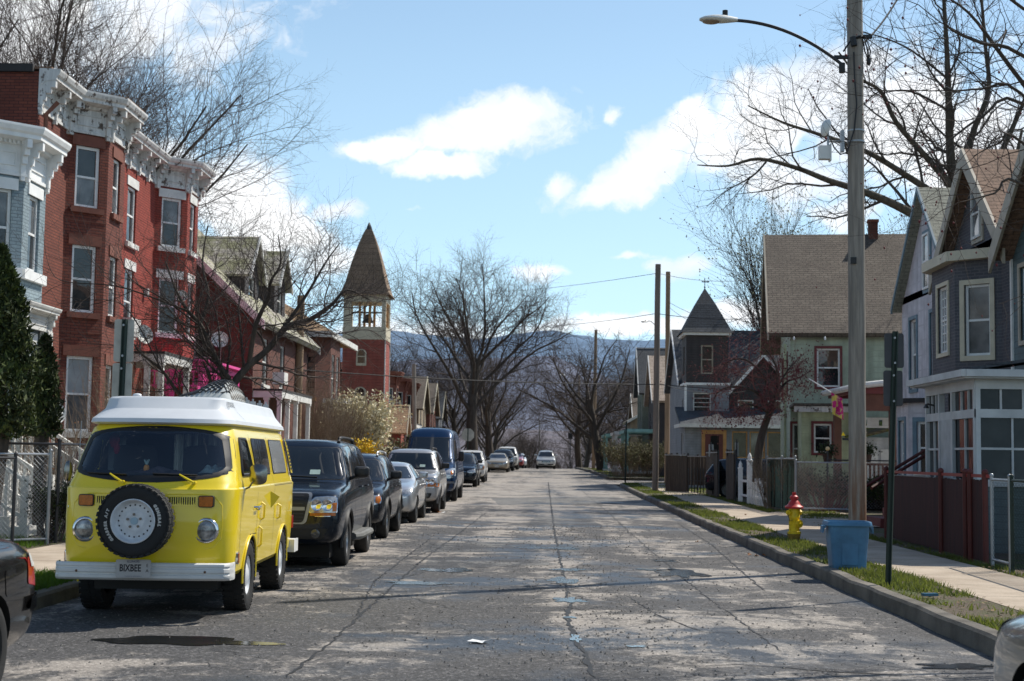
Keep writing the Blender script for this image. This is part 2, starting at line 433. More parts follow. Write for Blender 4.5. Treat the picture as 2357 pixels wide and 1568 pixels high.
    den = n.math('ADD', tot, n.math('MULTIPLY_ADD', nz, 2.2, -1.42))
    den = n.math('MAXIMUM', den, back)
    cov = n.ramp(den, [(0.0, 0.0), (.15, .18), (.38, .68), (.75, 1.0)])
    shade = n.ramp(n.n('ShaderNodeTexNoise', i_Scale=12.0, i_Detail=5.0, i_Vector=uw).outputs[0], [(.3, (7.4, 7.9, 8.6)), (.6, (9.8, 9.9, 10.0))])
    # pale haze low in the sky
    haze = n.ramp(sp.outputs[2], [(0.0, 1.0), (.06, .80), (.16, .52), (.30, .30), (.6, .05), (1.0, .0)])
    skyc = n.mix(haze, sky.outputs[0], (6.4, 8.5, 9.6))
    front = n.math('MULTIPLY_ADD', sp.outputs[1], .22, .78)
    front = n.math('MAXIMUM', front, .80)
    gain = n.mix(1.0, n.mix(1.0, skyc, (.93, 1.03, 1.10), 'MULTIPLY'), front, 'MULTIPLY')
    out = n.mix(cov, gain, shade)
    up = n.math('GREATER_THAN', sp.outputs[2], -.02)
    out = n.mix(up, (.6, .6, .6), out)
    t.links.new(out, bg.inputs[0])
make_world()
sc.view_settings.view_transform = 'Standard'; sc.view_settings.look = 'None'; sc.view_settings.exposure = 0; sc.view_settings.gamma = 1
sc.render.engine = 'CYCLES'
sc.cycles.max_bounces = 6; sc.cycles.diffuse_bounces = 2; sc.cycles.glossy_bounces = 4; sc.cycles.transparent_max_bounces = 12
sc.cycles.use_denoising = True

# ------------------------------------------------------------------ ground materials
def road_mat(name, light=(.33, .295, .257), dark=(.066, .063, .062)):
    m = N(name); co = m.co()
    big = m.noise(.55, 12, .70, m.map(co, (.62, 1.0, 1)), .8)
    mid = m.noise(2.1, 10, .74, m.map(co, (1.25, .8, 1), (3, 9, 0)), .5)
    tracks = m.noise(.9, 3, .5, m.map(co, (1.0, .05, 1), (5, 2, 0)))
    k = m.math('ADD', m.math('MULTIPLY', big, .50), m.math('MULTIPLY', mid, .36))
    k = m.math('ADD', k, m.math('MULTIPLY', tracks, .22))
    # mask rises with distance, so the asphalt pales farther along the street
    yy = m.n('ShaderNodeSeparateXYZ', i_0=co).outputs[1]
    k = m.math('ADD', k, m.n('ShaderNodeMapRange', i_Value=yy, i_1=12.0, i_2=60.0, i_3=-.025, i_4=.05).outputs[0])
    wear = m.ramp(k, [(.528, 0.0), (.553, .35), (.574, .8), (.62, 1.0)])
    fine = m.noise(95, 3, .7); gr = m.n('ShaderNodeTexVoronoi', i_Vector=co, i_Scale=46.0)
    stone = m.ramp(m.n('ShaderNodeSeparateColor', i_0=gr.outputs[1]).outputs[0], [(0, 0.35), (.55, .9), (.8, 1.3), (.9, 1.8), (1, 3.4)])
    c = m.mix(wear, dark, light)
    c = m.mix(1.0, c, m.ramp(fine, [(.25, .72), (.75, 1.25)]), 'MULTIPLY')
    c = m.mix(m.math('MULTIPLY_ADD', wear, -.55, .85), c, m.mix(1.0, c, stone, 'MULTIPLY'))
    # darker patches are laid as separate sheets
    # cracks
    wv = m.n('ShaderNodeTexNoise', i_Scale=2.2, i_Detail=6.0, i_Vector=co)
    off = m.n('ShaderNodeVectorMath', operation='MULTIPLY_ADD'); m.set(off, 0, wv.outputs[1]); off.inputs[1].default_value = (.8, .8, 0); m.set(off, 2, co)
    v1 = m.n('ShaderNodeTexVoronoi', feature='DISTANCE_TO_EDGE', i_Vector=m.map(off.outputs[0], (.42, .3, 1)), i_Scale=1.0)
    v2 = m.n('ShaderNodeTexVoronoi', feature='DISTANCE_TO_EDGE', i_Vector=m.map(off.outputs[0], (1.5, 1.2, 1)), i_Scale=1.0)
    cm = m.ramp(m.noise(.5, 4), [(.54, 0.0), (.66, .8)])
    c1 = m.math('MULTIPLY', m.ramp(v1.outputs[0], [(.002, 1.0), (.008, 0.0)]), m.ramp(m.noise(.23, 3), [(.46, 0.0), (.58, .8)]))
    c2 = m.math('MULTIPLY', m.ramp(v2.outputs[0], [(.006, 1.0), (.03, 0.0)]), cm)
    cr = m.math('MAXIMUM', c1, c2)
    c = m.mix(m.math('MULTIPLY', cr, .85), c, (.014, .014, .015))
    # damp areas along the broken crown
    x = m.n('ShaderNodeSeparateXYZ', i_0=co).outputs[0]
    band = m.math('SUBTRACT', 1.0, m.math('ABSOLUTE', m.math('DIVIDE', m.math('SUBTRACT', x, .5), 2.6)))
    wet = m.ramp(m.math('ADD', m.noise(.33, 7, .6, m.map(co, (1, 1, 1), (13, 4, 0)), .3), m.math('MULTIPLY', band, .10)), [(.53, 0.0), (.62, 1.0)])
    dry = m.math('SUBTRACT', 1.0, wear)
    wet = m.math('MULTIPLY', wet, m.math('MULTIPLY_ADD', dry, .8, .2))
    c = m.mix(wet, c, m.mix(1.0, c, (.42, .46, .52), 'MULTIPLY'))
    m.base(c); m.set(m.b, 'Roughness', m.math('MULTIPLY_ADD', wet, -.46, .88)); m.b.inputs['Specular IOR Level'].default_value = .6
    h = m.math('ADD', m.math('MULTIPLY', fine, .35), m.math('MULTIPLY', m.math('SUBTRACT', 1.0, gr.outputs[0]), .5))
    h = m.math('ADD', h, m.math('MULTIPLY', cr, -2.2)); h = m.math('ADD', h, m.math('MULTIPLY', mid, 2.0))
    m.bump(h, .75, .012)
    return m.m
def lawn_mat():
    m = N('patchy_lawn'); nz = m.noise(.9, 7, .65); n2 = m.noise(40, 4)
    g = m.ramp(n2, [(.3, (.04, .055, .012)), (.7, (.10, .125, .025))])
    dirt = m.ramp(n2, [(.3, (.07, .05, .035)), (.7, (.15, .115, .08))])
    m.base(m.mix(m.ramp(nz, [(.40, 0.0), (.54, 1.0)]), g, dirt)); m.rough(.95); m.bump(n2, .8, .03); return m.m
def walk_mat():
    m = N('concrete_flagstones'); co = m.co(); y = m.n('ShaderNodeSeparateXYZ', i_0=co).outputs[1]
    fr = m.math('FRACT', m.math('DIVIDE', y, 1.5)); j = m.ramp(fr, [(0, 0.0), (.008, 0.0), (.016, 1.0)])
    nz = m.noise(1.3, 7, .65); n2 = m.noise(70, 3)
    c = m.ramp(nz, [(.3, (.33, .26, .19)), (.7, (.55, .46, .36))])
    c = m.mix(1.0, c, m.ramp(n2, [(.3, .8), (.7, 1.15)]), 'MULTIPLY')
    m.base(m.mix(j, (.09, .075, .06), c)); m.rough(.9); m.bump(m.math('ADD', m.math('MULTIPLY', n2, .4), j), .4, .01); return m.m
ROAD = road_mat('worn_asphalt'); LAWN = lawn_mat(); WALK = walk_mat()
_t = N('terrain_earth'); _t.base(_t.ramp(_t.noise(.08, 6), [(.3, (.075, .065, .045)), (.7, (.14, .12, .075))])).rough(.95); EARTH = _t.m

# ------------------------------------------------------------------ ground sheets
YS = sorted(set([-60, -40, -20, -10] + list(range(-4, 142, 2)) + [145, 150, 155, 160, 170, 180, 190, 200, 220, 250, 280, 320, 350, 400, 500, 600, 800, 1200, 2000, 4000, 6000]))
def sheet(mb, x0, x1, y0, y1, dz, nx=1):
    ys = [y0] + [y for y in YS if y0 < y < y1] + [y1]
    fx0 = x0 if callable(x0) else (lambda y: x0); fx1 = x1 if callable(x1) else (lambda y: x1)
    vs = []; fs = []
    for y in ys:
        for i in range(nx+1): vs.append((fx0(y) + (fx1(y)-fx0(y))*i/nx, y, gz(y) + dz))
    w = nx+1
    for j in range(len(ys)-1):
        for i in range(nx): fs.append((j*w+i, j*w+i+1, (j+1)*w+i+1, (j+1)*w+i))
    mb.add(vs, fs, True); return mb
KR, KL = 3.85, -5.25
def kr(y): return float(np.interp(y, [88, 95, 135, 200], [3.85, 3.85, 2.95, 2.9]))   # the street narrows past the crossing
struct('ground', sheet(MB(), -3000, 3000, -60, 6000, -.06, 8), EARTH)
rb = sheet(MB(), KL, KR, -30, 89, 0, 6); sheet(rb, KL, kr, 89, 330, 0, 4)
struct('road', rb, ROAD)
sb = MB(); vs = []
ys2 = [79, 80, 82, 84, 86, 88, 89]
sb.add([(x, y, gz(y)+(.002 if x < 5 else 0)) for y in ys2 for x in (KR-.02, 8, 60)], [(j*3+i, j*3+i+1, (j+1)*3+i+1, (j+1)*3+i) for j in range(6) for i in range(2)], True)
struct('side_road', sb, ROAD)
lb = sheet(MB(), KR+.18, 4.95, 10.2, 76, .145); struct('grass_strip', lb, LAWN)
lb = sheet(MB(), KL-6, KL-.16, -30, 140, .13); sheet(lb, -60, KL-6, -30, 140, .13); struct('lawn', lb, LAWN)
lb = sheet(MB(), 4.95, 60, -30, 79, .12); struct('lawn', lb, LAWN)
lb = sheet(MB(), lambda y: kr(y)+.16, 60, 89.3, 150, .13); struct('lawn', lb, LAWN)
struct('sidewalk', sheet(MB(), 4.9, 6.35, -20, 79, .15), WALK)
struct('sidewalk', sheet(MB(), -7.85, -6.2, -30, 140, .14), WALK)
struct('sidewalk', sheet(MB(), lambda y: kr(y)+1.2, lambda y: kr(y)+2.6, 89.5, 140, .15), WALK)
db = MB(); db.add([(KR-.03, 2, .006), (4.95, 2, .151), (4.95, 10.3, .151), (KR-.03, 10.3, .006)], [(0, 1, 2, 3)]); struct('driveway', db, WALK)
db = MB(); db.add([(6.3, 33.5, .156), (8.6, 33.5, .156), (8.6, 46, .20), (6.3, 41, .16)], [(0, 1, 2, 3)]); struct('driveway', db, WALK)

def kerb_run(pts, h=.16, w=.17, side=1):
    """profile swept along a polyline; side=+1: lawn to the +x side"""
    mb = MB(); rng = random.Random(3); n = len(pts); prof = [(0, -.1), (.012, h-.03), (.035, h), (w, h+.003), (w, -.1)]
    vs = []
    for i, p in enumerate(pts):
        a = Vector(pts[max(i-1, 0)][:2]); b = Vector(pts[min(i+1, n-1)][:2]); t = (b-a).normalized()
        nr = Vector((t.y, -t.x)) * side
        k = p[2] if len(p) > 2 else 1.0; jz = rng.uniform(-.014, .012); jx = rng.uniform(-.022, .022)
        for (d, z) in prof:
            zz = z if z < 0 else z*k + jz
            vs.append((p[0] + nr.x*(d+jx), p[1] + nr.y*(d+jx), gz(p[1]) + zz))
    m = len(prof); fs = [(i*m+j, (i+1)*m+j, (i+1)*m+j+1, i*m+j+1) for i in range(n-1) for j in range(m-1)]
    if side < 0: fs = [f[::-1] for f in fs]
    mb.add(vs, [f[::-1] for f in fs]); return mb
kp = [(KR+1.15, 9.7, .35), (KR+.75, 9.95, .6), (KR+.4, 10.4, .8), (KR+.14, 11.0, .95), (KR, 11.8, 1)] + [(KR, y, 1) for y in np.arange(12.6, 74, .8)] + [(KR+.05, 75, 1), (KR+.3, 76.2, 1), (KR+.9, 77.6, 1), (KR+2, 78.6, 1), (KR+5, 79.0, 1), (60, 79.0, 1)]
struct('kerb', kerb_run(kp, .17), M_['concrete'])
kp = [(60, 89.2, 1), (KR+4, 89.2, 1), (KR+1.6, 89.6, 1), (KR+.5, 90.8, 1), (KR+.06, 92.5, 1)] + [(kr(y), y, 1) for y in range(94, 150, 2)]
struct('kerb', kerb_run(kp, .17), M_['concrete'])
struct('kerb', kerb_run([(KL, y, 1) for y in np.arange(-20, 140, 1.5)], .15, .17, -1), M_['concrete'])

# ------------------------------------------------------------------ far hills and valley woods
def hill(name, y0, dep, prof, col1, col2, nsc, seed, rough_amp, lo=-40):
    """prof: list of (street-slope x/y, elevation slope z/y); a ridge standing at depth y0"""
    rng = np.random.RandomState(seed); nx = 150; nyr = 14
    xs = np.linspace(-.75, .75, nx); px = [p[0] for p in prof]; pz = [p[1] for p in prof]
    ridge = np.interp(xs, px, pz)
    for o in range(5):
        f = 6*2**o; ph = rng.rand(); k = np.interp(np.linspace(0, f, nx), np.arange(f+2), rng.randn(f+2))
        ridge = ridge + k*rough_amp/2**o
    vs = []; fs = []
    for j in range(nyr):
        t = j/(nyr-1); y = y0 + dep*(t-1)
        for i in range(nx):
            z = CAMH + (ridge[i]*y0-CAMH-lo)*(math.sin(t*math.pi/2)**1.1) + lo
            z += rng.randn()*y0*.0007*t
            vs.append((xs[i]*y0, y, z))
    for j in range(nyr-1):
        for i in range(nx-1): fs.append((j*nx+i, j*nx+i+1, (j+1)*nx+i+1, (j+1)*nx+i))
    m = N(name+'_hazed_woods'); co = m.co(); nz = m.noise(nsc, 8, .7); n2 = m.noise(nsc*9, 6, .75)  # bluish distance haze is mixed into the ridge colours
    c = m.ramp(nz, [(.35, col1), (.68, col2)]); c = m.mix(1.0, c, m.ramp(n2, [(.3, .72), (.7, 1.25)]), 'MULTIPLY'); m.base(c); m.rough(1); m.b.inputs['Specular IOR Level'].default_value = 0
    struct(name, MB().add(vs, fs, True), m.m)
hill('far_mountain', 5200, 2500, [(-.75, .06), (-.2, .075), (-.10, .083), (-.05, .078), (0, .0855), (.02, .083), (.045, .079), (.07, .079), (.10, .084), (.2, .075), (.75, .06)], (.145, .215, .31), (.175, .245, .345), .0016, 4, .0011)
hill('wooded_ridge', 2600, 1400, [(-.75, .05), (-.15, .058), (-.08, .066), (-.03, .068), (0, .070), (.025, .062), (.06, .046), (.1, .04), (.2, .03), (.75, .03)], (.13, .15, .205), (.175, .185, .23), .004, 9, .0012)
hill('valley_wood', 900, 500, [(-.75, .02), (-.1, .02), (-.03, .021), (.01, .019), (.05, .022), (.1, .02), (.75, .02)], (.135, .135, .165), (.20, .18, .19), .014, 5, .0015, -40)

# ------------------------------------------------------------------ puddles and litter
PUD = N('standing_water'); PUD.base((.02, .022, .025)).rough(.19); PUD.b.inputs['Specular IOR Level'].default_value = 1.0; PUD.b.inputs['Coat Weight'].default_value = .6; PUD.b.inputs['Coat Roughness'].default_value = .12
PUD.bump(PUD.noise(14, 2), .02, .01)
def puddle(cx, cy, sx, sy, seed, label):
    rng = random.Random(seed); n = 40; ph = [rng.uniform(0, 6.28) for _ in range(6)]; am = [rng.uniform(.05, .2) for _ in range(6)]
    pts = []
    sx *= 1.3; sy *= 1.3
    for k in range(n):
        a = 2*math.pi*k/n; r = 1 + sum(am[i]*math.sin((i+2)*a+ph[i]) for i in range(6))
        r = max(.25, r); x = cx + sx*r*math.cos(a); y = cy + sy*r*math.sin(a); pts.append((x, y, gz(cy) + .006))
    single('puddle', MB().poly(pts), PUD.m, label, 'puddle', 'puddles on the broken asphalt')
def gp(px, py, h=0.0):
    """ground point under a survey coordinate"""
    y = 30.0
    for _ in range(60):
        d = at(px, py, y) - CAMP; y2 = y * (CAMH - gz(y) - h) / max(1e-6, -d.z)
        if abs(y2-y) < 1e-3: break
        y = .5*y + .5*y2
    return at(px, py, y)
for i, (px, py, sx, sy, lb) in enumerate([
    (1567, 1320, .24, .55, 'bright sky puddle beside the long dark pole shadow line near the hydrant'), (1506, 1312, .17, .16, 'thin puddle at the tail of the widest puddle'),
    (1530, 1291, .14, .22, 'small puddle beyond the widest puddle'), (1030, 1313, .33, .22, 'shallow puddle out from the yellow van rear wheel'),
    (965, 1343, .30, .20, 'shallow damp puddle level with the rear wheel of the yellow van'), (1307, 1312, .15, .22, 'puddle farthest along the broken crown of the road'),
    (1296, 1337, .15, .35, 'forked puddle in the potholes of the road crown'), (1308, 1382, .14, .20, 'grey puddle below the forked pothole puddle'),
    (1325, 1470, .035, .20, 'narrow puddle in the long crack close to the camera'), (1312, 1422, .055, .05, 'tiny puddle in the crack midway down the road'),
    (1262, 1262, .45, .3, 'dark puddle in the sunken patch of road'), (1466, 1489, .06, .05, 'small puddle under a black crack edge'), (2200, 1535, .22, .12, 'muddy puddle in the gutter by the parked silver car'),
    (415, 1476, .52, .24, 'long dark puddle on the road in front of the yellow van')]):
    g = gp(px, py); puddle(g.x, g.y, sx, sy, i+3, lb)
def crack_shadow_strip(pts, w, seed):
    rng = random.Random(seed); mb = MB(); L = []; P = [gp(*p) for p in pts]; Q = []
    for a, b in zip(P[:-1], P[1:]):
        m = max(2, int((b-a).length/.12))
        for k in range(m): Q.append(a.lerp(b, k/m))
    Q.append(P[-1]); vs = []
    for i, p in enumerate(Q):
        t = (Q[min(i+1, len(Q)-1)] - Q[max(0, i-1)]); t.z = 0; t.normalize(); nr = Vector((t.y, -t.x, 0))
        j = nr*rng.uniform(-.022, .022); ww = w*rng.uniform(.35, 1.2)*.8*min(1, .2+min(i, len(Q)-1-i)/4)
        for s_ in (-1, 1): q = p + j + nr*ww*s_; vs.append((q.x, q.y, gz(q.y)+.0045))
    fs = [(2*i, 2*i+1, 2*i+3, 2*i+2) for i in range(len(Q)-1)]
    mb.add(vs, fs); return mb
CR = plain('crack_and_shadow_black', (.012, .012, .013), .7)
cb = MB()
for i, (pts, w) in enumerate([([(1318, 1385), (1305, 1420), (1322, 1470), (1345, 1500), (1370, 1560)], .035), ([(1262, 1110), (1268, 1160), (1275, 1215), (1290, 1290), (1310, 1390)], .028), ([(1120, 1180), (1060, 1225), (960, 1300), (860, 1390), (760, 1480), (660, 1560)], .02), ([(1340, 1130), (1400, 1180), (1500, 1270), (1620, 1370), (1800, 1500)], .014), ([(1560, 1205), (1640, 1255), (1700, 1310), (1760, 1360)], .018),
    ([(1780, 1130+60), (1700, 1165)], .01), ([(1240, 1340), (1330, 1350), (1420, 1338)], .02), ([(1280, 1395), (1340, 1405), (1400, 1395)], .02), ([(1400, 1497), (1470, 1490), (1520, 1483)], .025),
    ([(1240, 1218), (1300, 1222), (1360, 1214)], .03), ([(1450, 1375), (1520, 1420), (1620, 1455), (1760, 1462)], .015), ([(930, 1290), (1010, 1262), (1180, 1268)], .012), ([(1420, 1330), (1560, 1328), (1830, 1321)], .02),  # last strip here is the pole's shadow across the road, painted black
    ([(1500, 1538), (1700, 1530), (1900, 1545), (2150, 1560)], .018), ([(820, 1420), (860, 1340), (990, 1240)], .014), ([(1120, 1160), (1260, 1168), (1420, 1158)], .03), ([(1160, 1128), (1330, 1124)], .04)]):
    o = crack_shadow_strip(pts, w, i); off = len(cb.v); cb.v += o.v; cb.f += [tuple(k+off for k in f) for f in o.f]; cb.sm += o.sm
o = struct('crack_and_shadow_lines', cb, CR); o['kind'] = 'stuff'; o['label'] = 'black cracks and a painted pole shadow line over the worn asphalt'
PATCH = road_mat('dark_patch_asphalt', (.17, .165, .155), (.042, .043, .047))  # darker road colours for the irregular flat patches
def patch_poly(pts, label):
    mb = MB(); Q = []
    P = [gp(*p) for p in pts]
    for a, b in zip(P, P[1:]+P[:1]):
        for k in range(6): Q.append(a.lerp(b, k/6) + Vector((random.uniform(-.04, .04), random.uniform(-.06, .06), 0)))
    mb.poly([(q.x, q.y, gz(q.y)+.003) for q in Q][::-1]); o = struct('road_patch', mb, PATCH)
patch_poly([(990, 1250), (1230, 1247), (1240, 1270), (970, 1272)], '')
patch_poly([(1000, 1283), (1190, 1280), (1290, 1300), (1010, 1310), (930, 1330)], '')
patch_poly([(1130, 1146), (1420, 1144), (1500, 1158), (1150, 1163)], '')
patch_poly([(1230, 1190), (1340, 1188), (1390, 1210), (1210, 1212)], '')
def leaf(px, py, sc_, label, mat='leaf', h=0.0, grp=None, cat='leaf', nm='fallen_leaf'):
    g = gp(px, py, h); mb = MB(); n = 9; rng = random.Random(int(px)); vs = [(0, 0, .012)]; a0 = rng.uniform(0, 6)
    for k in range(n): a = a0 + 6.283*k/n; r = sc_*(1 if k % 2 else .62)*rng.uniform(.8, 1.15); vs.append((r*math.cos(a), r*math.sin(a), rng.uniform(.0, .05)))
    mb.add([(g.x+v[0], g.y+v[1], gz(g.y)+h+.006+v[2]) for v in vs], [(0, k+1, (k+1) % n+1) for k in range(n)])
    return single(nm, mb, M_[mat], label, cat, grp)
for px, py, lb in [(1604, 1250, 'dry curled leaf lying on the road farthest from the hydrant'), (1742, 1282, 'dry curled leaf in the road nearest the kerb'), (1758, 1281, 'dry leaf pressed against the kerb foot'), (1725, 1279, 'dry leaf first of three in a row by the kerb'), (1716, 1187, 'orange leaf lying at the edge of the grass strip')]:
    leaf(px, py, .05, lb, grp='dry leaves near the hydrant', h=.15 if py < 1200 else 0)
leaf(1104, 1480, .11, 'flattened white paper scrap on the asphalt', 'white', cat='litter', nm='paper_scrap')
leaf(1005, 1181, .15, 'orange crumpled wrapper beside the silver off-roader', 'amber', cat='litter', nm='orange_wrapper')
leaf(1025, 1181, .11, 'white crumpled wrapper beside the orange wrapper', 'white', cat='litter', nm='white_wrapper')
g = gp(2140, 1377, .15); single('blue_litter', MB().box((g.x, g.y, .19), (.18, .07, .03), .3), plain('blue_plastic', (.03, .13, .22), .4), 'flat blue plastic strip lying in the grass by the black sign post', 'litter')

# ------------------------------------------------------------------ grass blades (nobody could count them)
def blades(name, regions, label, seed, cols=((.055, .075, .014), (.125, .15, .03)), hgt=(.03, .09)):
    rng = np.random.RandomState(seed); vs = []; 
    allv = []; 
    for (x0, x1, y0, y1, n, dz) in regions:
        x = rng.uniform(x0, x1, n); y = rng.uniform(y0, y1, n)
        cl = np.sin(x*2.1+1.3)*np.sin(y*.9+.4) + .6*np.sin(x*5.3+y*3.1) + rng.randn(n)*.5
        kp_ = cl > .25; x = x[kp_]; y = y[kp_]; m = len(x)
        z = np.interp(y, _gy, _gz) + dz; h = rng.uniform(hgt[0], hgt[1], m); a = rng.uniform(0, 6.283, m); w = rng.uniform(.004, .009, m)*(1+y/40)
        lean = rng.uniform(.2, .9, m)*h; b = rng.uniform(0, 6.283, m)
        p0 = np.stack([x-np.cos(a)*w, y-np.sin(a)*w, z], 1); p1 = np.stack([x+np.cos(a)*w, y+np.sin(a)*w, z], 1)
        p2 = np.stack([x+np.cos(b)*lean, y+np.sin(b)*lean, z+h], 1)
        allv.append(np.stack([p0, p1, p2], 1).reshape(-1, 3))
    V = np.concatenate(allv); nt = len(V)//3
    me = bpy.data.meshes.new(name); me.vertices.add(len(V)); me.vertices.foreach_set('co', V.ravel())
    me.loops.add(len(V)); me.loops.foreach_set('vertex_index', np.arange(len(V), dtype=np.int32))
    me.polygons.add(nt); me.polygons.foreach_set('loop_start', np.arange(0, len(V), 3, dtype=np.int32))
    me.update(calc_edges=True)
    m = N(name+'_blades'); m.base(m.ramp(m.noise(1.8, 5), [(.35, cols[0]), (.62, cols[1]), (.75, (.20, .18, .06))])).rough(.7)
    m.b.inputs['Subsurface Weight'].default_value = 0
    tr = m.n('ShaderNodeBsdfTranslucent', i_Color=(cols[1][0]*1.6, cols[1][1]*1.6, cols[1][2]*1.4)); mx = m.n('ShaderNodeMixShader', i_0=.4)
    m.t.links.new(m.b.outputs[0], mx.inputs[1]); m.t.links.new(tr.outputs[0], mx.inputs[2]); m.t.links.new(mx.outputs[0], m.t.nodes['Material Output'].inputs[0])
    me.materials.append(m.m); o = bpy.data.objects.new(name, me); COL.objects.link(o); _tagset(o, label, 'grass', None, 'stuff')
blades('grass', [(4.03, 4.88, 10.8, 22, 14000, .145), (4.03, 4.9, 22, 40, 14000, .145), (4.03, 4.9, 40, 76, 12000, .145), (6.35, 6.75, 14, 34, 7000, .12), (6.35, 6.9, 42, 56, 5000, .12),
    (5, 8, 56, 78, 9000, .12), (6.7, 8.3, 37, 42, 3000, .16), (3.9, 9, 90, 130, 16000, .13), (5.6, 20, 60, 79, 8000, .12)], 'short patchy spring grass along the pavement with the hydrant', 1)
blades('grass', [(-6.2, -5.4, 12, 24, 22000, .13), (-6.2, -5.4, 24, 60, 8000, .13), (-9.9, -7.95, 18, 34, 16000, .14), (-9, -5.4, 60, 130, 9000, .13)], 'bright green spring grass beside the kerb with the yellow van', 2, ((.03, .065, .008), (.085, .16, .014)), (.04, .12))

def grit():
    rng = np.random.RandomState(12); n = 5200
    y = 8.5+rng.rand(n)**1.5*26; x = np.where(rng.rand(n) < .6, rng.uniform(-5, 3.7, n), .6+rng.randn(n)*.7); s_ = rng.uniform(.003, .011, n)*(1+y/30)
    O = np.array([(1, 0, 0), (-1, 0, 0), (0, 1, 0), (0, -1, 0), (0, 0, .8)]); P = np.stack([x, y, np.interp(y, _gy, _gz)+.003], 1)
    V = (P[:, None, :]+O[None]*s_[:, None, None]*rng.uniform(.6, 1.4, (n, 5, 1))).reshape(-1, 3)
    T = np.array([(0, 2, 4), (2, 1, 4), (1, 3, 4), (3, 0, 4)]); F = ((np.arange(n)*5)[:, None, None]+T[None]).reshape(-1)
    me = bpy.data.meshes.new('road_grit'); me.from_pydata(V.tolist(), [], F.reshape(-1, 3).tolist()); m = N('grit_stone'); oi = m.noise(30, 2); m.base(m.ramp(oi, [(.35, (.05, .05, .05)), (.7, (.30, .28, .25))])).rough(.9); me.materials.append(m.m)
    o = bpy.data.objects.new('gravel', me); COL.objects.link(o); _tagset(o, 'loose grit and stones scattered over the asphalt', 'gravel', None, 'stuff')
    n = 1500; y = 11+rng.rand(n)**1.4*45; x = rng.uniform(4.0, 4.95, n); k = rng.rand(n) < .25; x[k] = rng.uniform(6.3, 6.7, k.sum()); a = rng.rand(n)*6.28; s_ = rng.uniform(.012, .03, n)
    P = np.stack([x, y, np.interp(y, _gy, _gz)+.165], 1); u = np.stack([np.cos(a), np.sin(a), rng.uniform(-.4, .4, n)], 1)*s_[:, None]; v = np.stack([-np.sin(a), np.cos(a), rng.uniform(-.4, .4, n)], 1)*s_[:, None]*.6
    V = np.stack([P-u, P-v, P+u, P+v], 1).reshape(-1, 3); me = bpy.data.meshes.new('leaf_litter'); me.from_pydata(V.tolist(), [], np.arange(4*n).reshape(-1, 4).tolist())
    m = N('dead_leaf'); m.base(m.ramp(m.noise(25, 2), [(.35, (.10, .06, .03)), (.65, (.33, .22, .12))])).rough(.9); me.materials.append(m.m)
    o = bpy.data.objects.new('leaf_litter', me); COL.objects.link(o); _tagset(o, 'dead leaves strewn through the verge grass', 'leaf litter', None, 'stuff')
grit()
# ------------------------------------------------------------------ vehicle tools
def evaluated(me, mods):
    o = bpy.data.objects.new('tmp', me); COL.objects.link(o); extra = []
    for kind, arg in mods:
        if kind == 'sub':
            md = o.modifiers.new('s', 'SUBSURF'); md.levels = md.render_levels = arg
        else:
            c = bpy.data.objects.new('cut', arg); COL.objects.link(c); extra.append(c)
            md = o.modifiers.new('b', 'BOOLEAN'); md.operation = 'DIFFERENCE'; md.object = c; md.solver = 'EXACT'; md.material_mode = 'TRANSFER'
    bpy.context.view_layer.update()
    dg = bpy.context.evaluated_depsgraph_get()
    r = bpy.data.meshes.new_from_object(o.evaluated_get(dg), preserve_all_data_layers=False, depsgraph=dg)
    for c in extra: bpy.data.objects.remove(c)
    bpy.data.objects.remove(o)
    return r
def raw(mb, mat=None):
    me = bpy.data.meshes.new('raw'); me.from_pydata(mb.v, [], mb.f)
    if mat: me.materials.append(mat)
    bm = bmesh.new(); bm.from_mesh(me); bmesh.ops.remove_doubles(bm, verts=bm.verts, dist=1e-5); bmesh.ops.recalc_face_normals(bm, faces=bm.faces); bm.to_mesh(me); bm.free()
    return me
def bvh_of(me):
    bm = bmesh.new(); bm.from_mesh(me); b = BVHTree.FromBMesh(bm); bm.free(); return b
def split_mats(me, names, parent, sharp=35):
    """one object per material slot"""
    out = {}
    bm0 = bmesh.new(); bm0.from_mesh(me)
    for i, mt in enumerate(list(me.materials)):
        bm = bm0.copy(); bmesh.ops.delete(bm, geom=[f for f in bm.faces if f.material_index != i], context='FACES')
        if len(bm.faces) == 0: bm.free(); continue
        nm = bpy.data.meshes.new(names[i]); 
        for f in bm.faces: f.smooth = True; f.material_index = 0
        bm.to_mesh(nm); bm.free(); nm.set_sharp_from_angle(angle=R(sharp))
        if names[i] == 'wheel_well':
            for piece in loose_parts(nm): finish(piece, names[i], mt, parent)
        else: out[names[i]] = finish(nm, names[i], mt, parent)
    bm0.free(); return out
def loose_parts(me):
    bm = bmesh.new(); bm.from_mesh(me); bm.verts.ensure_lookup_table(); seen = set(); groups = []
    for v in bm.verts:
        if v.index in seen: continue
        st = [v]; comp = set(); seen.add(v.index)
        while st:
            q = st.pop(); comp.add(q.index)
            for e in q.link_edges:
                o = e.other_vert(q)
                if o.index not in seen: seen.add(o.index); st.append(o)
        groups.append(comp)
    res = []
    for g in groups:
        b2 = bm.copy(); b2.verts.ensure_lookup_table(); bmesh.ops.delete(b2, geom=[v for v in b2.verts if v.index not in g], context='VERTS')
        if len(b2.faces): m2 = bpy.data.meshes.new('piece'); b2.to_mesh(m2); res.append(m2)
        b2.free()
    bm.free(); return res
AX = {'-y': (Vector((0, 1, 0)), lambda a, b: Vector((a, -20, b))), '+y': (Vector((0, -1, 0)), lambda a, b: Vector((a, 20, b))),
      '+x': (Vector((-1, 0, 0)), lambda a, b: Vector((20, a, b))), '-x': (Vector((1, 0, 0)), lambda a, b: Vector((-20, a, b))),
      '+z': (Vector((0, 0, -1)), lambda a, b: Vector((a, b, 20)))}
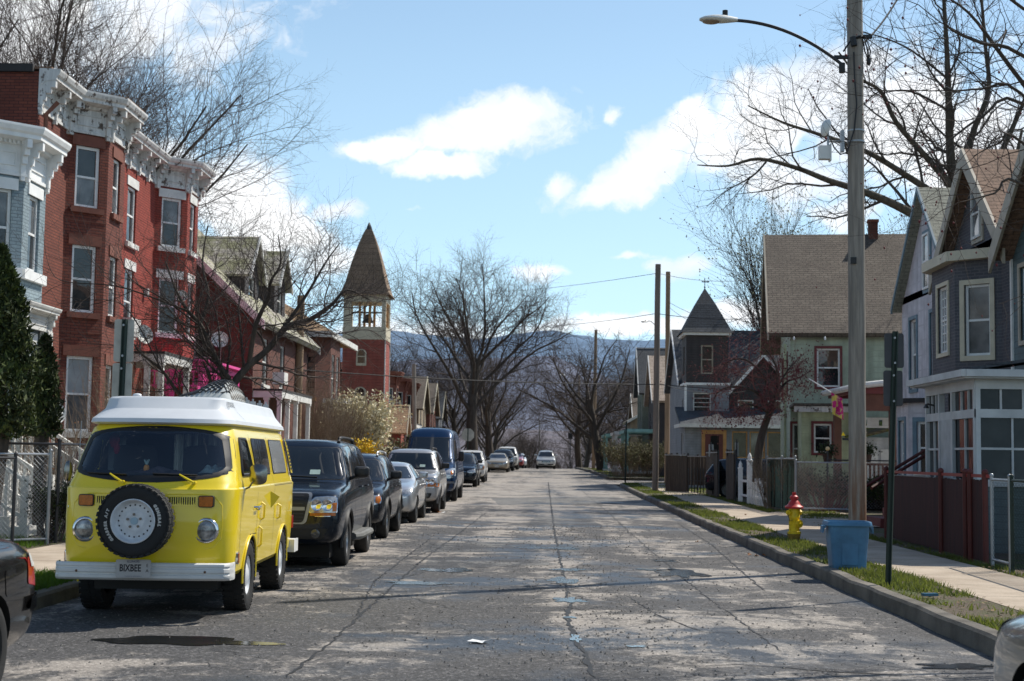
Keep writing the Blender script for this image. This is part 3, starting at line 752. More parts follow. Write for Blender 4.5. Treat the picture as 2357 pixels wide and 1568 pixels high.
def smooth_outline(pts, it=2):
    pts = [Vector(p) for p in pts]
    for _ in range(it):
        q = []
        for a, b in zip(pts, pts[1:]+pts[:1]): q += [a.lerp(b, .25), a.lerp(b, .75)]
        pts = q
    return pts
def rrect(cx, cz, w, h, r, n=4):
    o = []
    for (sx, sz, a0) in [(1, 1, 0), (-1, 1, 90), (-1, -1, 180), (1, -1, 270)]:
        for k in range(n+1):
            a = R(a0+90*k/n); o.append((cx+sx*(w/2-r)+r*math.cos(a), cz+sz*(h/2-r)+r*math.sin(a)))
    return o
def dense(pts, d):
    q = []; pts = [Vector(p) for p in pts]
    for a, b in zip(pts, pts[1:]+pts[:1]):
        m = max(1, int((b-a).length/d))
        for k in range(m): q.append(a.lerp(b, k/m))
    return q
def patch(bvh, outline, axis, off, mb=None, rings=4, d=.06):
    """a skin lying on the body, seen along an axis, inside a 2-D outline"""
    mb = mb or MB(); o2 = dense(outline, d); n = len(o2); c = sum(o2, Vector((0, 0)))/n
    dr, og = AX[axis]; vs = []; last = None
    def hit(p):
        nonlocal last
        h = bvh.ray_cast(og(p.x, p.y), dr)
        if h[0] is None: return last if last is not None else og(p.x, p.y) + dr*20
        nn = h[1] if h[1].dot(dr) < 0 else -h[1]
        last = h[0] + nn*off; return last
    vs.append(hit(c))
    for k in range(1, rings+1):
        for p in o2: vs.append(hit(c.lerp(p, k/rings)))
    fs = [(0, 1+i, 1+(i+1) % n) for i in range(n)]
    for k in range(rings-1):
        a = 1+k*n; b = a+n
        for i in range(n): j = (i+1) % n; fs.append((a+i, b+i, b+j, a+j))
    # make them face outwards
    f = fs[0]; nn = (vs[f[1]]-vs[f[0]]).cross(vs[f[2]]-vs[f[0]])
    if nn.dot(dr) > 0: fs = [g[::-1] for g in fs]
    return mb.add(vs, fs, True)
def strip(bvh, pts, axis, w, off, mb=None):
    """thin line lying on the body (panel gaps, trims)"""
    mb = mb or MB(); dr, og = AX[axis]; P = []
    pts = [Vector(p) for p in pts]
    for a, b in zip(pts[:-1], pts[1:]):
        m = max(1, int((b-a).length/.07))
        for k in range(m): P.append(a.lerp(b, k/m))
    P.append(pts[-1]); vs = []
    for i, p in enumerate(P):
        t = (P[min(i+1, len(P)-1)]-P[max(0, i-1)]).normalized(); nr = Vector((t.y, -t.x))
        for s in (-1, 1):
            q = p + nr*w/2*s; h = bvh.ray_cast(og(q.x, q.y), dr)
            if h[0] is None: vs.append(vs[-1] if vs else og(q.x, q.y)+dr*20); continue
            nn = h[1] if h[1].dot(dr) < 0 else -h[1]
            vs.append(h[0]+nn*off)
    mb.add(vs, [(2*i, 2*i+1, 2*i+3, 2*i+2) for i in range(len(P)-1)] , False); return mb
def grow_outline(pts, k):
    c = sum((Vector(p) for p in pts), Vector((0, 0)))/len(pts); out = []
    for p in pts: v = Vector(p)-c; out.append(c + v*(1+k/max(.05, v.length)))
    return out
def tyre_mb(r, w, rr, mb=None, lugs=0):
    """tyre around the x axis"""
    mb = mb or MB(); h = w/2
    pr = [(rr, -h*.75), (rr+.01, -h*.9), ((r+rr)/2, -h*1.04), (r-.03, -h*.97), (r-.008, -h*.85), (r, -h*.6), (r, h*.6), (r-.008, h*.85), (r-.03, h*.97), ((r+rr)/2, h*1.04), (rr+.01, h*.9), (rr, h*.75)]
    mb.lathe(pr, 40, Matrix.Rotation(R(90), 4, 'Y'))
    for k in range(lugs):
        a = 6.2832*k/lugs
        for s, jx in ((-1, 0), (1, .5)):
            aa = a + jx*6.2832/lugs
            M = Matrix.Rotation(aa, 3, 'X')
            mb.box(M @ Vector((s*h*.72, 0, r-.008)), (h*.62, .042, .020), M=M)
            mb.box(M @ Vector((s*h*.24, 0, r)), (h*.3, .05, .012), M=Matrix.Rotation(aa, 3, 'X'))
    return mb
def rim_mb(rr, w, spokes, off, side, mb=None):
    mb = mb or MB(); M = Matrix.Rotation(R(90), 4, 'Y'); h = w/2*.75
    f = h*.75*side
    mb.lathe([(rr+.002, h*side), (rr-.02, h*side), (rr-.03, f*.55), (rr-.03, -f*.3)], 32, M)
    mb.lathe([(rr-.03, -f*.2), (.0005, -f*.2)], 24, M)
    mb.lathe([(.075, f*.2), (.07, f+off*side), (.0005, f+off*side)], 16, M)
    for k in range(spokes):
        a = 6.2832*k/spokes; RM = Matrix.Rotation(a, 3, 'X')
        mb.box(RM @ Vector((f*.72+off*side*.4, 0, (rr+.03)/2)), (.035, .055*(5/max(5, spokes)*1.3), rr-.05), M=RM)
    return mb
def add_wheels(root, pos, r, w, rr, rimmat, spokes, lugs=0, rimf=None):
    cache = {}
    for (x, y) in pos:
        s = 1 if x > 0 else -1
        if s not in cache:
            t = tyre_mb(r, w, rr, None, lugs).build('wheel', M_['rubber'], root)
            q = (rimf(s) if rimf else rim_mb(rr, w, spokes, .0, s)).build('rim', rimmat, t)
            cache[s] = (t, q)
        else:
            t0, q0 = cache[s]; t = t0.copy(); COL.objects.link(t); t.parent = root; q = q0.copy(); COL.objects.link(q); q.parent = t
        t.location = (x, y, r)
def text_mesh(txt, size, mat, name, parent, M, shear=0, bold=0, sx=1.0):
    cu = bpy.data.curves.new('txt', 'FONT'); cu.body = txt; cu.size = size; cu.align_x = 'CENTER'; cu.align_y = 'CENTER'; cu.shear = shear; cu.offset = bold; cu.resolution_u = 2
    o = bpy.data.objects.new('txt', cu); COL.objects.link(o); bpy.context.view_layer.update()
    dg = bpy.context.evaluated_depsgraph_get(); me = bpy.data.meshes.new_from_object(o.evaluated_get(dg)); bpy.data.objects.remove(o)
    me.transform(Matrix.Diagonal((sx, 1, 1, 1))); me.transform(M); me.materials.clear(); me.name = name
    return finish(me, name, mat, parent)
def arc_text(txt, radius, a_mid, step, size, mat, name, parent, center, flip=False):
    """letters standing on a circle in the x-z plane facing -y"""
    n = len(txt); parts = []; total = None
    for i, ch in enumerate(txt):
        if ch == ' ': continue
        a = a_mid + (n/2-.5-i)*step*(1 if not flip else -1)
        rot = a - math.pi/2 if not flip else a + math.pi/2
        M = Matrix.Translation(Vector(center)+Vector((math.cos(a)*radius, 0, math.sin(a)*radius))) @ Matrix.Rotation(-rot, 4, 'Y') @ Matrix.Rotation(R(90), 4, 'X')
        o = text_mesh(ch, size, mat, name, parent, M, .12, .0035); parts.append(o)
    bm = bmesh.new()
    for o in parts: bm.from_mesh(o.data); bpy.data.objects.remove(o)
    me = bpy.data.meshes.new(name); bm.to_mesh(me); bm.free(); return finish(me, name, mat, parent)

# ------------------------------------------------------------------ the yellow camper van
YEL = carpaint('yellow_van_paint', (.90, .67, .010), 0, .36, .8)
WHITE_GEL = plain('white_fibreglass', (.66, .68, .70), .35, var=.06)
def ring(z, w, yf, yr, bow, rf, rr=.22):
    xe = w-rf
    for _ in range(4): ph = math.atan(2*bow/xe); xe = w-rf+rf*math.sin(ph)
    P = []
    for k in range(9): x = xe*k/8; P.append((x, yf-bow*(1-(x/xe)**2)))
    cx = xe-rf*math.sin(ph); cy = yf+rf*math.cos(ph)
    for k in range(1, 8): a = ph+(math.pi/2-ph)*k/7; P.append((cx+rf*math.sin(a), cy-rf*math.cos(a)))
    y1 = cy; y2 = yr-rr
    for k in range(1, 20): P.append((w, y1+(y2-y1)*k/20))
    for k in range(8): a = math.pi/2*k/7; P.append((w-rr+rr*math.cos(a), y2+rr*math.sin(a)))
    for k in range(1, 4): P.append(((w-rr)*(1-k/3), yr))
    full = P + [(-x, y) for (x, y) in P[-2:0:-1]]
    return [(x, y, z) for x, y in full]
def loft(rings):
    mb = MB(); n = len(rings[0]); vs = [p for r in rings for p in r]; fs = []
    for k in range(len(rings)-1):
        for i in range(n): j = (i+1) % n; fs.append((k*n+i, k*n+j, (k+1)*n+j, (k+1)*n+i))
    fs.append(tuple(range(n))[::-1]); fs.append(tuple(range((len(rings)-1)*n, len(rings)*n)))
    mb.add(vs, fs, True); return mb
def make_bus():
    root = thing('camper_van', 'bright yellow vintage camper van with white pop-top and spare wheel on its nose', 'van', (-3.915, 13.99, 0), R(2.4))
    mt = M_
    spec = [(.395, .74, .30, 4.30, .04, .2), (.42, .80, .11, 4.38, .09, .25), (.465, .832, .05, 4.42, .11, .26), (.70, .85, .02, 4.43, .12, .27), (1.0, .857, .012, 4.43, .125, .28),
            (1.18, .857, .03, 4.43, .125, .28), (1.262, .862, .035, 4.435, .125, .28), (1.285, .862, .04, 4.435, .125, .28), (1.30, .848, .055, 4.42, .125, .28), (1.35, .838, .08, 4.41, .13, .28), (1.39, .823, .115, 4.40, .14, .28),
            (1.6, .787, .235, 4.36, .15, .28), (1.8, .742, .355, 4.29, .15, .28), (1.89, .715, .42, 4.23, .14, .27), (1.94, .67, .49, 4.15, .13, .26), (1.965, .6, .58, 4.05, .11, .25)]
    solid = raw(loft([ring(*s) for s in spec]), YEL)
    bv = bvh_of(solid)
    cut = MB()
    for y in (1.10, 3.50):
        for s in (1, -1):
            cut.cyl((s*.50, y, .37), (s*1.2, y, .37), .405, 40)
    wsO = smooth_outline([(-.80, 1.375), (.80, 1.375), (.745, 1.66), (.675, 1.885), (-.675, 1.885), (-.745, 1.66)], 1)
    wsO = smooth_outline(wsO, 2)
    me = evaluated(solid, [('cut', raw(cut, mt['dark']))])
    c2 = MB(); inner = dense(grow_outline(wsO, -.045), .1); c2.ext([(p.x, -.6, p.y) for p in inner], (0, 1.95, 0))
    INT = plain('van_interior', (.018, .018, .02), .8)
    me = evaluated(me, [('cut', raw(c2, INT))])
    c3 = MB(); win1 = rr4([Vector(a) for a in [(.64, 1.455), (.755, 1.77), (1.165, 1.77), (1.28, 1.455)]], .05); c3.ext([(-1.3, p.x, p.y) for p in win1], (2.6, 0, 0))
    me = evaluated(me, [('cut', raw(c3, INT))])
    names = ['body'] * 4
    ms = [m_.name for m_ in me.materials]
    parts = split_mats(me, [{'yellow_van_paint': 'body', 'deep_shadow_black': 'wheel_well', 'van_interior': 'cab_interior'}.get(x, 'body') for x in ms], root, 28)
    # windscreen: rubber, then glass
    g = MB(); ow = grow_outline(wsO, .028)
    rubber = MB(); A = dense(ow, .05); n = len(A)
    def ringpatch(o_out, o_in, off, mb, axis='-y'):
        A = dense(o_out, .05); n = len(A); ci = sum((Vector(p) for p in o_in), Vector((0, 0)))/len(o_in)
        dr, og = AX[axis]; vs = []
        B = [Vector(p) for p in o_in]
        for p in A:
            # nearest point of the inner outline
            best = min(range(len(B)), key=lambda k: (B[k]-p).length); q = B[best]
            for t in (0, .5, 1):
                w = p.lerp(q, t); h = bv.ray_cast(og(w.x, w.y), dr); hp = h[0] if h[0] is not None else vs[-1]
                vs.append(hp - dr*(off*(1 if t != .5 else 2.2)))
        fs = []
        for i in range(n):
            j = (i+1) % n
            for k in (0, 1): fs.append((i*3+k, i*3+k+1, j*3+k+1, j*3+k))
        mb.add(vs, [f[::-1] for f in fs], True); return mb
    ringpatch(ow, dense(grow_outline(wsO, -.058), .03), .005, MB()).build('windscreen_seal', mt['black'], root)
    GL = N('windscreen_glass'); gl = GL.n('ShaderNodeBsdfGlossy', i_Roughness=.02, i_Color=(.9, .95, 1)); tr = GL.n('ShaderNodeBsdfTransparent', i_Color=(.84, .88, .88))
    fr = GL.n('ShaderNodeFresnel', i_IOR=1.5).outputs[0]; mx = GL.n('ShaderNodeMixShader', i_0=GL.math('MULTIPLY_ADD', fr, 1.3, .03, clamp=True))
    GL.t.links.new(tr.outputs[0], mx.inputs[1]); GL.t.links.new(gl.outputs[0], mx.inputs[2]); GL.t.links.new(mx.outputs[0], GL.t.nodes['Material Output'].inputs[0])
    patch(bv, wsO, '-y', .006, None, 8, .05).build('windscreen', GL.m, root)
    # what is seen in the cab
    MB().bx(-.70, .70, .34, .72, 1.30, 1.432).build('dashboard', plain('dash_black', (.02, .02, .022), .6), root)
    for sx in (-.36, .36):
        s = MB(); s.lathe([(.001, 0), (.21, .01), (.235, .1), (.225, .26), (.19, .33), (.001, .35)], 16, Matrix.Translation((sx, .98, 1.38)) @ Matrix.Diagonal((1, .35, 1, 1))); s.build('seat', plain('seat_cloth', (.035, .035, .04), .9), root)
    cur = MB(); vs = []; nn = 60
    for i in range(nn+1):
        x = -.02+.70*i/nn; y = 1.24+.025*math.sin(i*1.3)+.012*math.sin(i*.47)
        vs += [(x, y, 1.36), (x, y, 1.86)]
    cur.add(vs, [(2*i, 2*i+2, 2*i+3, 2*i+1) for i in range(nn)], True)
    CU = N('cab_curtain_cloth'); xx = CU.noise(1, 3, .5, CU.map(CU.co(), (16, 1, .25))); CU.base(CU.ramp(xx, [(.38, (.10, .11, .11)), (.62, (.85, .87, .84))])).rough(.9); CU.b.inputs['Emission Strength'].default_value = 0
    cur.build('curtain', CU.m, root)
    WIN2 = glassmat('far_side_window', (.10, .12, .14), .2, .2)
    MB().bx(-.66, -.48, 1.0, 1.01, 1.45, 1.8).build('rear_view_gap', WIN2, root)
    # bumper
    bp = MB(); prof = [(-.245, .405), (-.268, .415), (-.283, .43), (-.283, .455), (-.268, .462), (-.268, .478), (-.285, .485), (-.285, .515), (-.270, .522), (-.270, .536), (-.280, .542), (-.276, .562), (-.260, .572), (-.235, .575), (-.215, .56), (-.215, .42)]
    stations = [(-.86, .28), (-.845, .13), (-.80, .075), (-.7, .06), (-.5, .035), (0, .02), (.5, .035), (.7, .06), (.80, .075), (.845, .13), (.86, .28)]
    vs = []
    for (x, dy) in stations:
        sx = 1 if abs(x) < .82 else 1.0
        for (y, z) in prof: vs.append((x*sx if True else x, y+dy+.07, z))
    m = len(prof); fs = [(i*m+j, (i+1)*m+j, (i+1)*m+(j+1) % m, i*m+(j+1) % m) for i in range(len(stations)-1) for j in range(m)]
    fs += [tuple(range(m))[::-1], tuple(range((len(stations)-1)*m, len(stations)*m))]
    bp.add(vs, [f[::-1] for f in fs], True)
    B = bp.build('bumper', plain('white_bumper_paint', (.70, .70, .68), .5, var=.15), root)
    bl = MB()
    for x in (-.62, -.49, .49, .62): bl.sphere((x, -.165, .492), .013, 8, 5)
    bl.build('bumper_bolts', plain('rusty_bolt', (.18, .1, .06), .6, .5), B)
    rbm = MB().bx(-.84, .88, 4.47, 4.56, .40, .56).bx(.80, .90, 4.2, 4.56, .40, .56); rbm.build('bumper', plain('white_rear_bumper_paint', (.70, .70, .68), .5), root)
    # licence plate
    PL = plain('plate_silver', (.46, .45, .44), .45, var=.1)
    pm = MB(); o = rrect(-.05, .525, .335, .172, .018); pm.ext([(p[0], -.258, p[1]) for p in o], (0, .006, 0)); pl = pm.build('licence_plate', PL, root)
    INK = plain('plate_ink', (.02, .02, .025), .5); INKB = plain('plate_blue_ink', (.13, .14, .22), .5)
    RX = Matrix.Rotation(R(90), 4, 'X')
    text_mesh('BIXBEE', .094, INK, 'plate_number', pl, Matrix.Translation((-.078, -.2605, .528)) @ RX, 0, .0022, .72)
    text_mesh('ILLINOIS', .032, INKB, 'plate_state', pl, Matrix.Translation((-.05, -.2605, .592)) @ RX, 0, .0005)
    text_mesh('E', .042, INK, 'plate_letter', pl, Matrix.Translation((.085, -.2605, .555)) @ RX); text_mesh('A', .042, INK, 'plate_letter', pl, Matrix.Translation((.085, -.2605, .505)) @ RX)
    text_mesh('• LAND OF LINCOLN •', .016, INKB, 'plate_motto', pl, Matrix.Translation((-.05, -.2605, .452)) @ RX)
    # spare wheel
    sw = tyre_mb(.350, .225, .205, None, 34); Ms = Matrix.Translation((-.03, -.315, .985)) @ Matrix.Rotation(R(-90), 4, 'Z')
    q = MB(); q.v = [tuple(Ms @ Vector(p)) for p in sw.v]; q.f = sw.f; q.sm = sw.sm
    spare = q.build('spare_wheel', mt['rubber'], root)
    RIMW = plain('white_steel_rim', (.66, .68, .70), .45, var=.18, vs=9)
    rm = MB(); Mr = Matrix.Translation((-.03, -.315, .985)) @ Matrix.Rotation(R(90), 4, 'X')
    rm.lathe([(.214, .112), (.205, .118), (.196, .105), (.19, .06), (.178, .035), (.166, .028), (.135, .036), (.112, .040), (.098, .052), (.085, .055), (.05, .05), (.001, .05)], 40, Mr)
    rim = rm.build('rim', RIMW, spare)
    hl = MB()
    for k in range(20): a = 6.283*k/20; hl.sphere((-.03+.151*math.cos(a), -.315-.031, .985+.151*math.sin(a)), .0095, 8, 5, (1, .35, 1))
    hl.build('rim_hole', mt['dark'], rim)
    nb = MB()
    for k in range(5): a = 6.283*k/5+.35; c = (-.03+.064*math.cos(a), -.315-.055, .985+.064*math.sin(a)); nb.cyl(c, (c[0], c[1]-.012, c[2]), .013, 8)
    nb.build('wheel_nut', plain('dull_nut', (.2, .17, .14), .5, .6), rim)
    nb = MB(); nb.cyl((-.03, -.365, .985), (-.03, -.374, .985), .036, 20); nb.build('hub', plain('blue_grey_hub', (.33, .45, .52), .6), rim)
    LET = plain('white_tyre_lettering', (.50, .49, .46), .7)
    arc_text('GRABBER A/T', .256, R(190), R(6.6), .035, LET, 'tyre_lettering', spare, (-.03, -.4355, .985))
    arc_text('GENERAL', .256, R(14), R(7.2), .037, LET, 'tyre_lettering', spare, (-.03, -.4355, .985))
    MB().cyl((-.03, -.20, .985), (-.03, .02, .985), .06, 10).build('spare_carrier', mt['black'], root)
    # headlights
    for x in (-.588, .588):
        h = bv.ray_cast(Vector((x, -5, .885)), Vector((0, 1, 0)))[0].y
        Mh = Matrix.Translation((x, h, .885)) @ Matrix.Rotation(R(90), 4, 'X')
        bz = MB(); bz.lathe([(.128, -.05), (.128, .0), (.125, .012), (.116, .022), (.104, .024), (.1, .014), (.096, .004)], 36, Mh); hd = bz.build('headlight', mt['chrome'], root)
        ln = MB(); ln.lathe([(.1, .006), (.085, .022), (.05, .032), (.0005, .036)], 28, Mh)
        LN = M_.get('lens_round')
        if LN is None:
            q2 = N('ribbed_headlamp_lens'); w_ = q2.n('ShaderNodeTexWave', i_Vector=q2.co(), i_Scale=26.0, i_Distortion=1.5); q2.base(q2.ramp(q2.noise(16, 3), [(.35, (.13, .13, .13)), (.7, (.62, .62, .60))])).rough(.12); q2.b.inputs['Metallic'].default_value = .4; q2.bump(w_.outputs[0], .5, .004); q2.b.inputs['Coat Weight'].default_value = 1; M_['lens_round'] = LN = q2.m
        ln.build('lens', LN, hd)
        # turn signal
        zc = 1.168; xs = .585 if x > 0 else -.585
        y = min(bv.ray_cast(Vector((xx_, -5, zc)), Vector((0, 1, 0)))[0].y for xx_ in (xs-.06, xs+.06))
        s = MB(); o = rrect(xs, zc, .15, .115, .02); s.ext([(p[0], y-.022, p[1]) for p in o], (0, .07, 0)); ts = s.build('turn_signal', mt['black'], root)
        s = MB(); o = rrect(xs, zc, .132, .098, .016); s.ext([(p[0], y-.034, p[1]) for p in o], (0, .02, 0)); s.build('lens', mt['amber'], ts)
    # pressed swage round the headlights and nose
    SW = carpaint('yellow_swage_paint', (.89, .66, .010), 0, .36, .8)
    sm = MB()
    for sx in (1, -1):
        pl_ = [(sx*.20, 1.236), (sx*.55, 1.236), (sx*.66, 1.21), (sx*.725, 1.13), (sx*.735, .95), (sx*.725, .80), (sx*.66, .72), (sx*.56, .70)]
        pp = []
        for a_, b_ in zip(pl_[:-1], pl_[1:]):
            for k in range(6):
                x_ = a_[0]+(b_[0]-a_[0])*k/6; z_ = a_[1]+(b_[1]-a_[1])*k/6
                h = bv.ray_cast(Vector((x_, -5, z_)), Vector((0, 1, 0)))[0]; pp.append((x_, h.y+.004, z_))
        sm.tube(pp, .008, 8); sm.build('swage', SW, root); sm = MB()
    # fresh-air louvre
    fm = MB(); patch(bv, rrect(0, 1.172, 1.0, .105, .012), '-y', .004, fm, 3, .05); fr_ = fm.build('air_intake', SW, root)
    sl = MB()
    for k in range(46):
        x = -.475+.95*k/45
        y = bv.ray_cast(Vector((x, -5, 1.172)), Vector((0, 1, 0)))[0].y
        sl.box((x, y-.0045, 1.172), (.0105, .004, .075))
    sl.build('slot', mt['dark'], fr_)
    # wipers
    for (x0, x1) in ((-.23, -.62), (.46, .05)):
        P0 = bv.ray_cast(Vector((x0, -5, 1.352)), Vector((0, 1, 0)))[0]; w = MB()
        w.cyl(P0+Vector((0, -.0, 0)), P0+Vector((0, -.045, .0)), .016, 10)
        xm = x0 + (x1-x0)*.36
        Pm = bv.ray_cast(Vector((xm, -5, 1.43)), Vector((0, 1, 0)))[0]+Vector((0, -.05, 0))
        w.tube([P0+Vector((0, -.045, 0)), P0.lerp(Pm, .5)+Vector((0, -.04, 0)), Pm], [.013, .012, .008], 6); wo = w.build('wiper', YEL, root)
        b = MB(); pts = []
        for k in range(9):
            x = xm+.16 + (x1-xm-.16)*k/8; z = 1.425+.01*k/8
            pts.append(bv.ray_cast(Vector((x, -5, z)), Vector((0, 1, 0)))[0]+Vector((0, -.022, 0)))
        b.tube(pts, .008, 6); b.tube([Pm, pts[3]], .006, 5); b.build('wiper_blade', mt['black'], wo)
    # side windows: seal then glass
    sides = {1: '+x', -1: '-x'}
    W1 = [(.60, 1.42), (.74, 1.80), (1.18, 1.80), (1.32, 1.42)]
    W2 = [(1.52, 1.42), (1.52, 1.80), (2.52, 1.80), (2.52, 1.42)]; W3 = [(2.76, 1.42), (2.76, 1.80), (3.78, 1.80), (3.84, 1.42)]
    BL = N('patterned_van_curtain'); u_ = BL.n('ShaderNodeTexBrick', i_Vector=BL.map(BL.co(), (1, 9, 9), (0, 0, 0), (0, R(90), 0)), i_Color1=(.5, .52, .52), i_Color2=(.34, .37, .38), i_Mortar=(.1, .11, .12)); BL.base(u_.outputs[0]).rough(.15); BL.b.inputs['Coat Weight'].default_value = .7
    for sg in (1, -1):
        for W_, gm in ((W1, GL.m), (W2, M_['glass']), (W3, BL.m)):
            o = smooth_outline(smooth_outline(W_, 1), 1)
            o = [Vector(a) for a in W_]; oo = rr4(o, .06)
            if W_ is W1:
                sl2 = MB(); pts_ = [bv.ray_cast(Vector((sg*9, p.x, p.y)), Vector((-sg, 0, 0)))[0]+Vector((sg*.004, 0, 0)) for p in dense(grow_outline(oo, -.005), .06)]; sl2.tube(pts_+pts_[:2], .018, 6); sl2.build('side_window_seal', mt['black'], root)
            else: f = patch(bv, grow_outline(oo, .03), sides[sg], .004, None, 3, .08).build('side_window_seal', mt['black'], root)
            patch(bv, oo, sides[sg], .008, None, 3, .08).build('side_window', gm, root)
        fm = MB(); strip(bv, [(1.9, 1.43), (1.9, 1.79)], sides[sg], .03, .011, fm); fm.build('window_slider', mt['black'], root)
        # panel gaps
        sm = MB()
        strip(bv, [(.40, .45), (.40, 1.27)], sides[sg], .007, .002, sm); strip(bv, [(1.43, .78), (1.44, 1.30), (1.42, 1.85)], sides[sg], .007, .002, sm); strip(bv, [(1.0, .795), (1.43, .79)], sides[sg], .007, .002, sm)
        strip(bv, [(2.65, .46), (2.65, 1.84)], sides[sg], .007, .002, sm); strip(bv, [(2.62, 1.283), (4.1, 1.283)], sides[sg], .016, .002, sm); strip(bv, [(1.62, .47), (1.62, 1.0)], sides[sg], .006, .002, sm)
        sm.build('panel_gap', mt['dark'], root)
        # rear air scoop with louvres
        fm = patch(bv, rr4([Vector(a) for a in [(4.02, 1.40), (3.96, 1.83), (4.14, 1.83), (4.27, 1.40)]], .04), sides[sg], .035, None, 3, .06); 
        vs0 = list(fm.v); fm2 = MB(); fm2.v = vs0; fm2.f = fm.f; fm2.sm = fm.sm; sc_ = fm2.build('air_scoop', YEL, root)
        sl = MB()
        for k in range(9):
            z = 1.455+.345*k/8; strip(bv, [(4.03-.01*k/8, z), (4.21-.075*k/8, z)], sides[sg], .026, .038, sl)
        sl.build('louvre_slot', mt['dark'], sc_)
        # handles, scoop, markers
        def side_pt(y, z): return bv.ray_cast(Vector((sg*9, y, z)), Vector((-sg, 0, 0)))[0]
        p = side_pt(1.30, 1.075); hm = MB(); hm.tube([p+Vector((0, -.09, .0)), p+Vector((sg*.045, -.08, .0)), p+Vector((sg*.045, .07, 0)), p+Vector((0, .08, 0))], .011, 8); hm.sphere(p+Vector((sg*.02, .07, -.02)), .022, 8, 6); hm.build('door_handle', mt['chrome'], root)
        for (y, z, h_) in ((1.72, 1.03, .11), (2.95, .98, .10), (1.60, .76, .13)):
            p = side_pt(y, z); hm = MB(); hm.tube([p+Vector((0, 0, -h_)), p+Vector((sg*.03, 0, -h_*.8)), p+Vector((sg*.035, 0, h_*.5)), p+Vector((0, 0, h_*.7))], .012, 6); hm.build('fitting', YEL, root)
        p = side_pt(2.42, 1.12); hm = MB(); hm.add([p+Vector((0, -.08, .1)), p+Vector((0, .12, -.02)), p+Vector((0, 0, -.1)), p+Vector((sg*.09, .05, .03))], [(0, 1, 3), (1, 2, 3), (2, 0, 3), (0, 2, 1)]); hm.build('vent_flap', YEL, root)
        p = side_pt(.30, .60); hm = MB(); o = rrect(p.y, .60, .075, .125, .02); hm.ext([(p.x-sg*.01, a[0], a[1]) for a in o], (sg*.03, 0, 0)); mk_ = hm.build('side_marker', mt['chrome'], root)
        hm = MB(); o = rrect(p.y, .60, .058, .10, .016); hm.ext([(p.x+sg*.015, a[0], a[1]) for a in o], (sg*.012, 0, 0)); hm.build('lens', mt['amber'], mk_)
        # arch lips
        am = MB()
        for y in (1.10, 3.50):
            pts = []
            for k in range(25):
                a = R(-8+196*k/24); yy_ = y+.415*math.cos(a); zz_ = .37+.415*math.sin(a)
                h = bv.ray_cast(Vector((sg*9, yy_, max(.47, zz_))), Vector((-sg, 0, 0)))[0]
                pts.append((h.x+sg*.008, yy_, zz_))
            am.tube(pts, .011, 8); am.build('wheel_arch', YEL, root); am = MB()
        tl = MB(); tl.box((sg*.80, 4.40, .78), (.09, .1, .16)); tl.build('tail_light', mt['red_lens'], root)
    # mirrors
    mm = MB(); c = Vector((.985, .60, 1.43)); 
    mm.tube([(.83, .62, 1.27), (.90, .60, 1.30), (.955, .61, 1.40), (.985, .62, 1.43)], .010, 8)
    o = smooth_outline([(-.085, -.105), (.085, -.105), (.095, .02), (.085, .105), (-.085, .105), (-.095, .0)], 2); vs = [c+Vector((0, -.035, 0))]+[c+Vector((p.x*.55, -.02, p.y*.55)) for p in o]+[c+Vector((p.x, .025, p.y)) for p in o]; n_ = len(o)
    fs = [(0, 1+i, 1+(i+1) % n_) for i in range(n_)]+[(1+i, 1+n_+i, 1+n_+(i+1) % n_, 1+(i+1) % n_) for i in range(n_)]+[tuple(range(1+n_, 1+2*n_))]
    mm.add(vs, [f[::-1] for f in fs[:-1]]+[fs[-1]], True); mm.build('mirror', plain('dull_chrome', (.32, .31, .28), .25, 1, .3), root)
    mm = MB(); mm.tube([(-.83, .62, 1.30), (-.93, .58, 1.34), (-.95, .58, 1.40)], .009, 8); mm.sphere((-.95, .57, 1.44), .09, 12, 8, (.5, .4, 1.2)); mm.build('mirror', plain('dull_chrome_far', (.32, .31, .28), .25, 1, .3), root)
    mm = MB(); mm.tube([(-.80, .40, 1.29), (-.79, .42, 1.95)], .004, 5); mm.build('aerial', mt['galv'], root)
    mm = MB(); mm.sphere((-.79, .14, 1.09), .035, 10, 7, (.7, .8, 1.3)); mm.build('side_lamp', mt['chrome'], root)
    # under body
    MB().bx(-.62, .62, .5, 4.2, .26, .40).bx(-.80, .80, 1.02, 1.18, .30, .42).bx(-.8, .8, 3.42, 3.58, .30, .42).build('chassis', mt['black'], root)
    def vwrim(s):
        mb = MB(); M = Matrix.Rotation(R(90), 4, 'Y'); k = s
        mb.lathe([(.205, .085*k), (.195, .088*k), (.185, .05*k), (.17, .03*k), (.14, .035*k), (.13, .05*k)], 36, M)
        mb.lathe([(.13, .05*k), (.12, .075*k), (.07, .095*k), (.0005, .10*k)], 28, M); return mb
    add_wheels(root, [(.735, 1.10), (-.735, 1.10), (.735, 3.50), (-.735, 3.50)], .365, .22, .205, RIMW, 0, 34, vwrim)
    # pop-top
    tr = [ring(1.925, .70, .43, 4.25, .13, .26), ring(1.945, .745, .385, 4.30, .14, .28), ring(1.985, .735, .40, 4.28, .14, .28), ring(2.0, .72, .42, 4.27, .14, .28), ring(2.085, .655, .58, 4.2, .1, .25), ring(2.10, .645, .60, 4.18, .09, .22), ring(2.195, .61, .66, 4.12, .07, .14), ring(2.215, .59, .69, 4.08, .07, .12), ring(2.222, .54, .76, 4.02, .06, .1)]
    pt = raw(loft(tr), WHITE_GEL); bp_ = bvh_of(pt); 
    for f in pt.polygons: f.use_smooth = True
    pt.set_sharp_from_angle(angle=R(24)); pop = finish(pt, 'pop_top', WHITE_GEL, root)
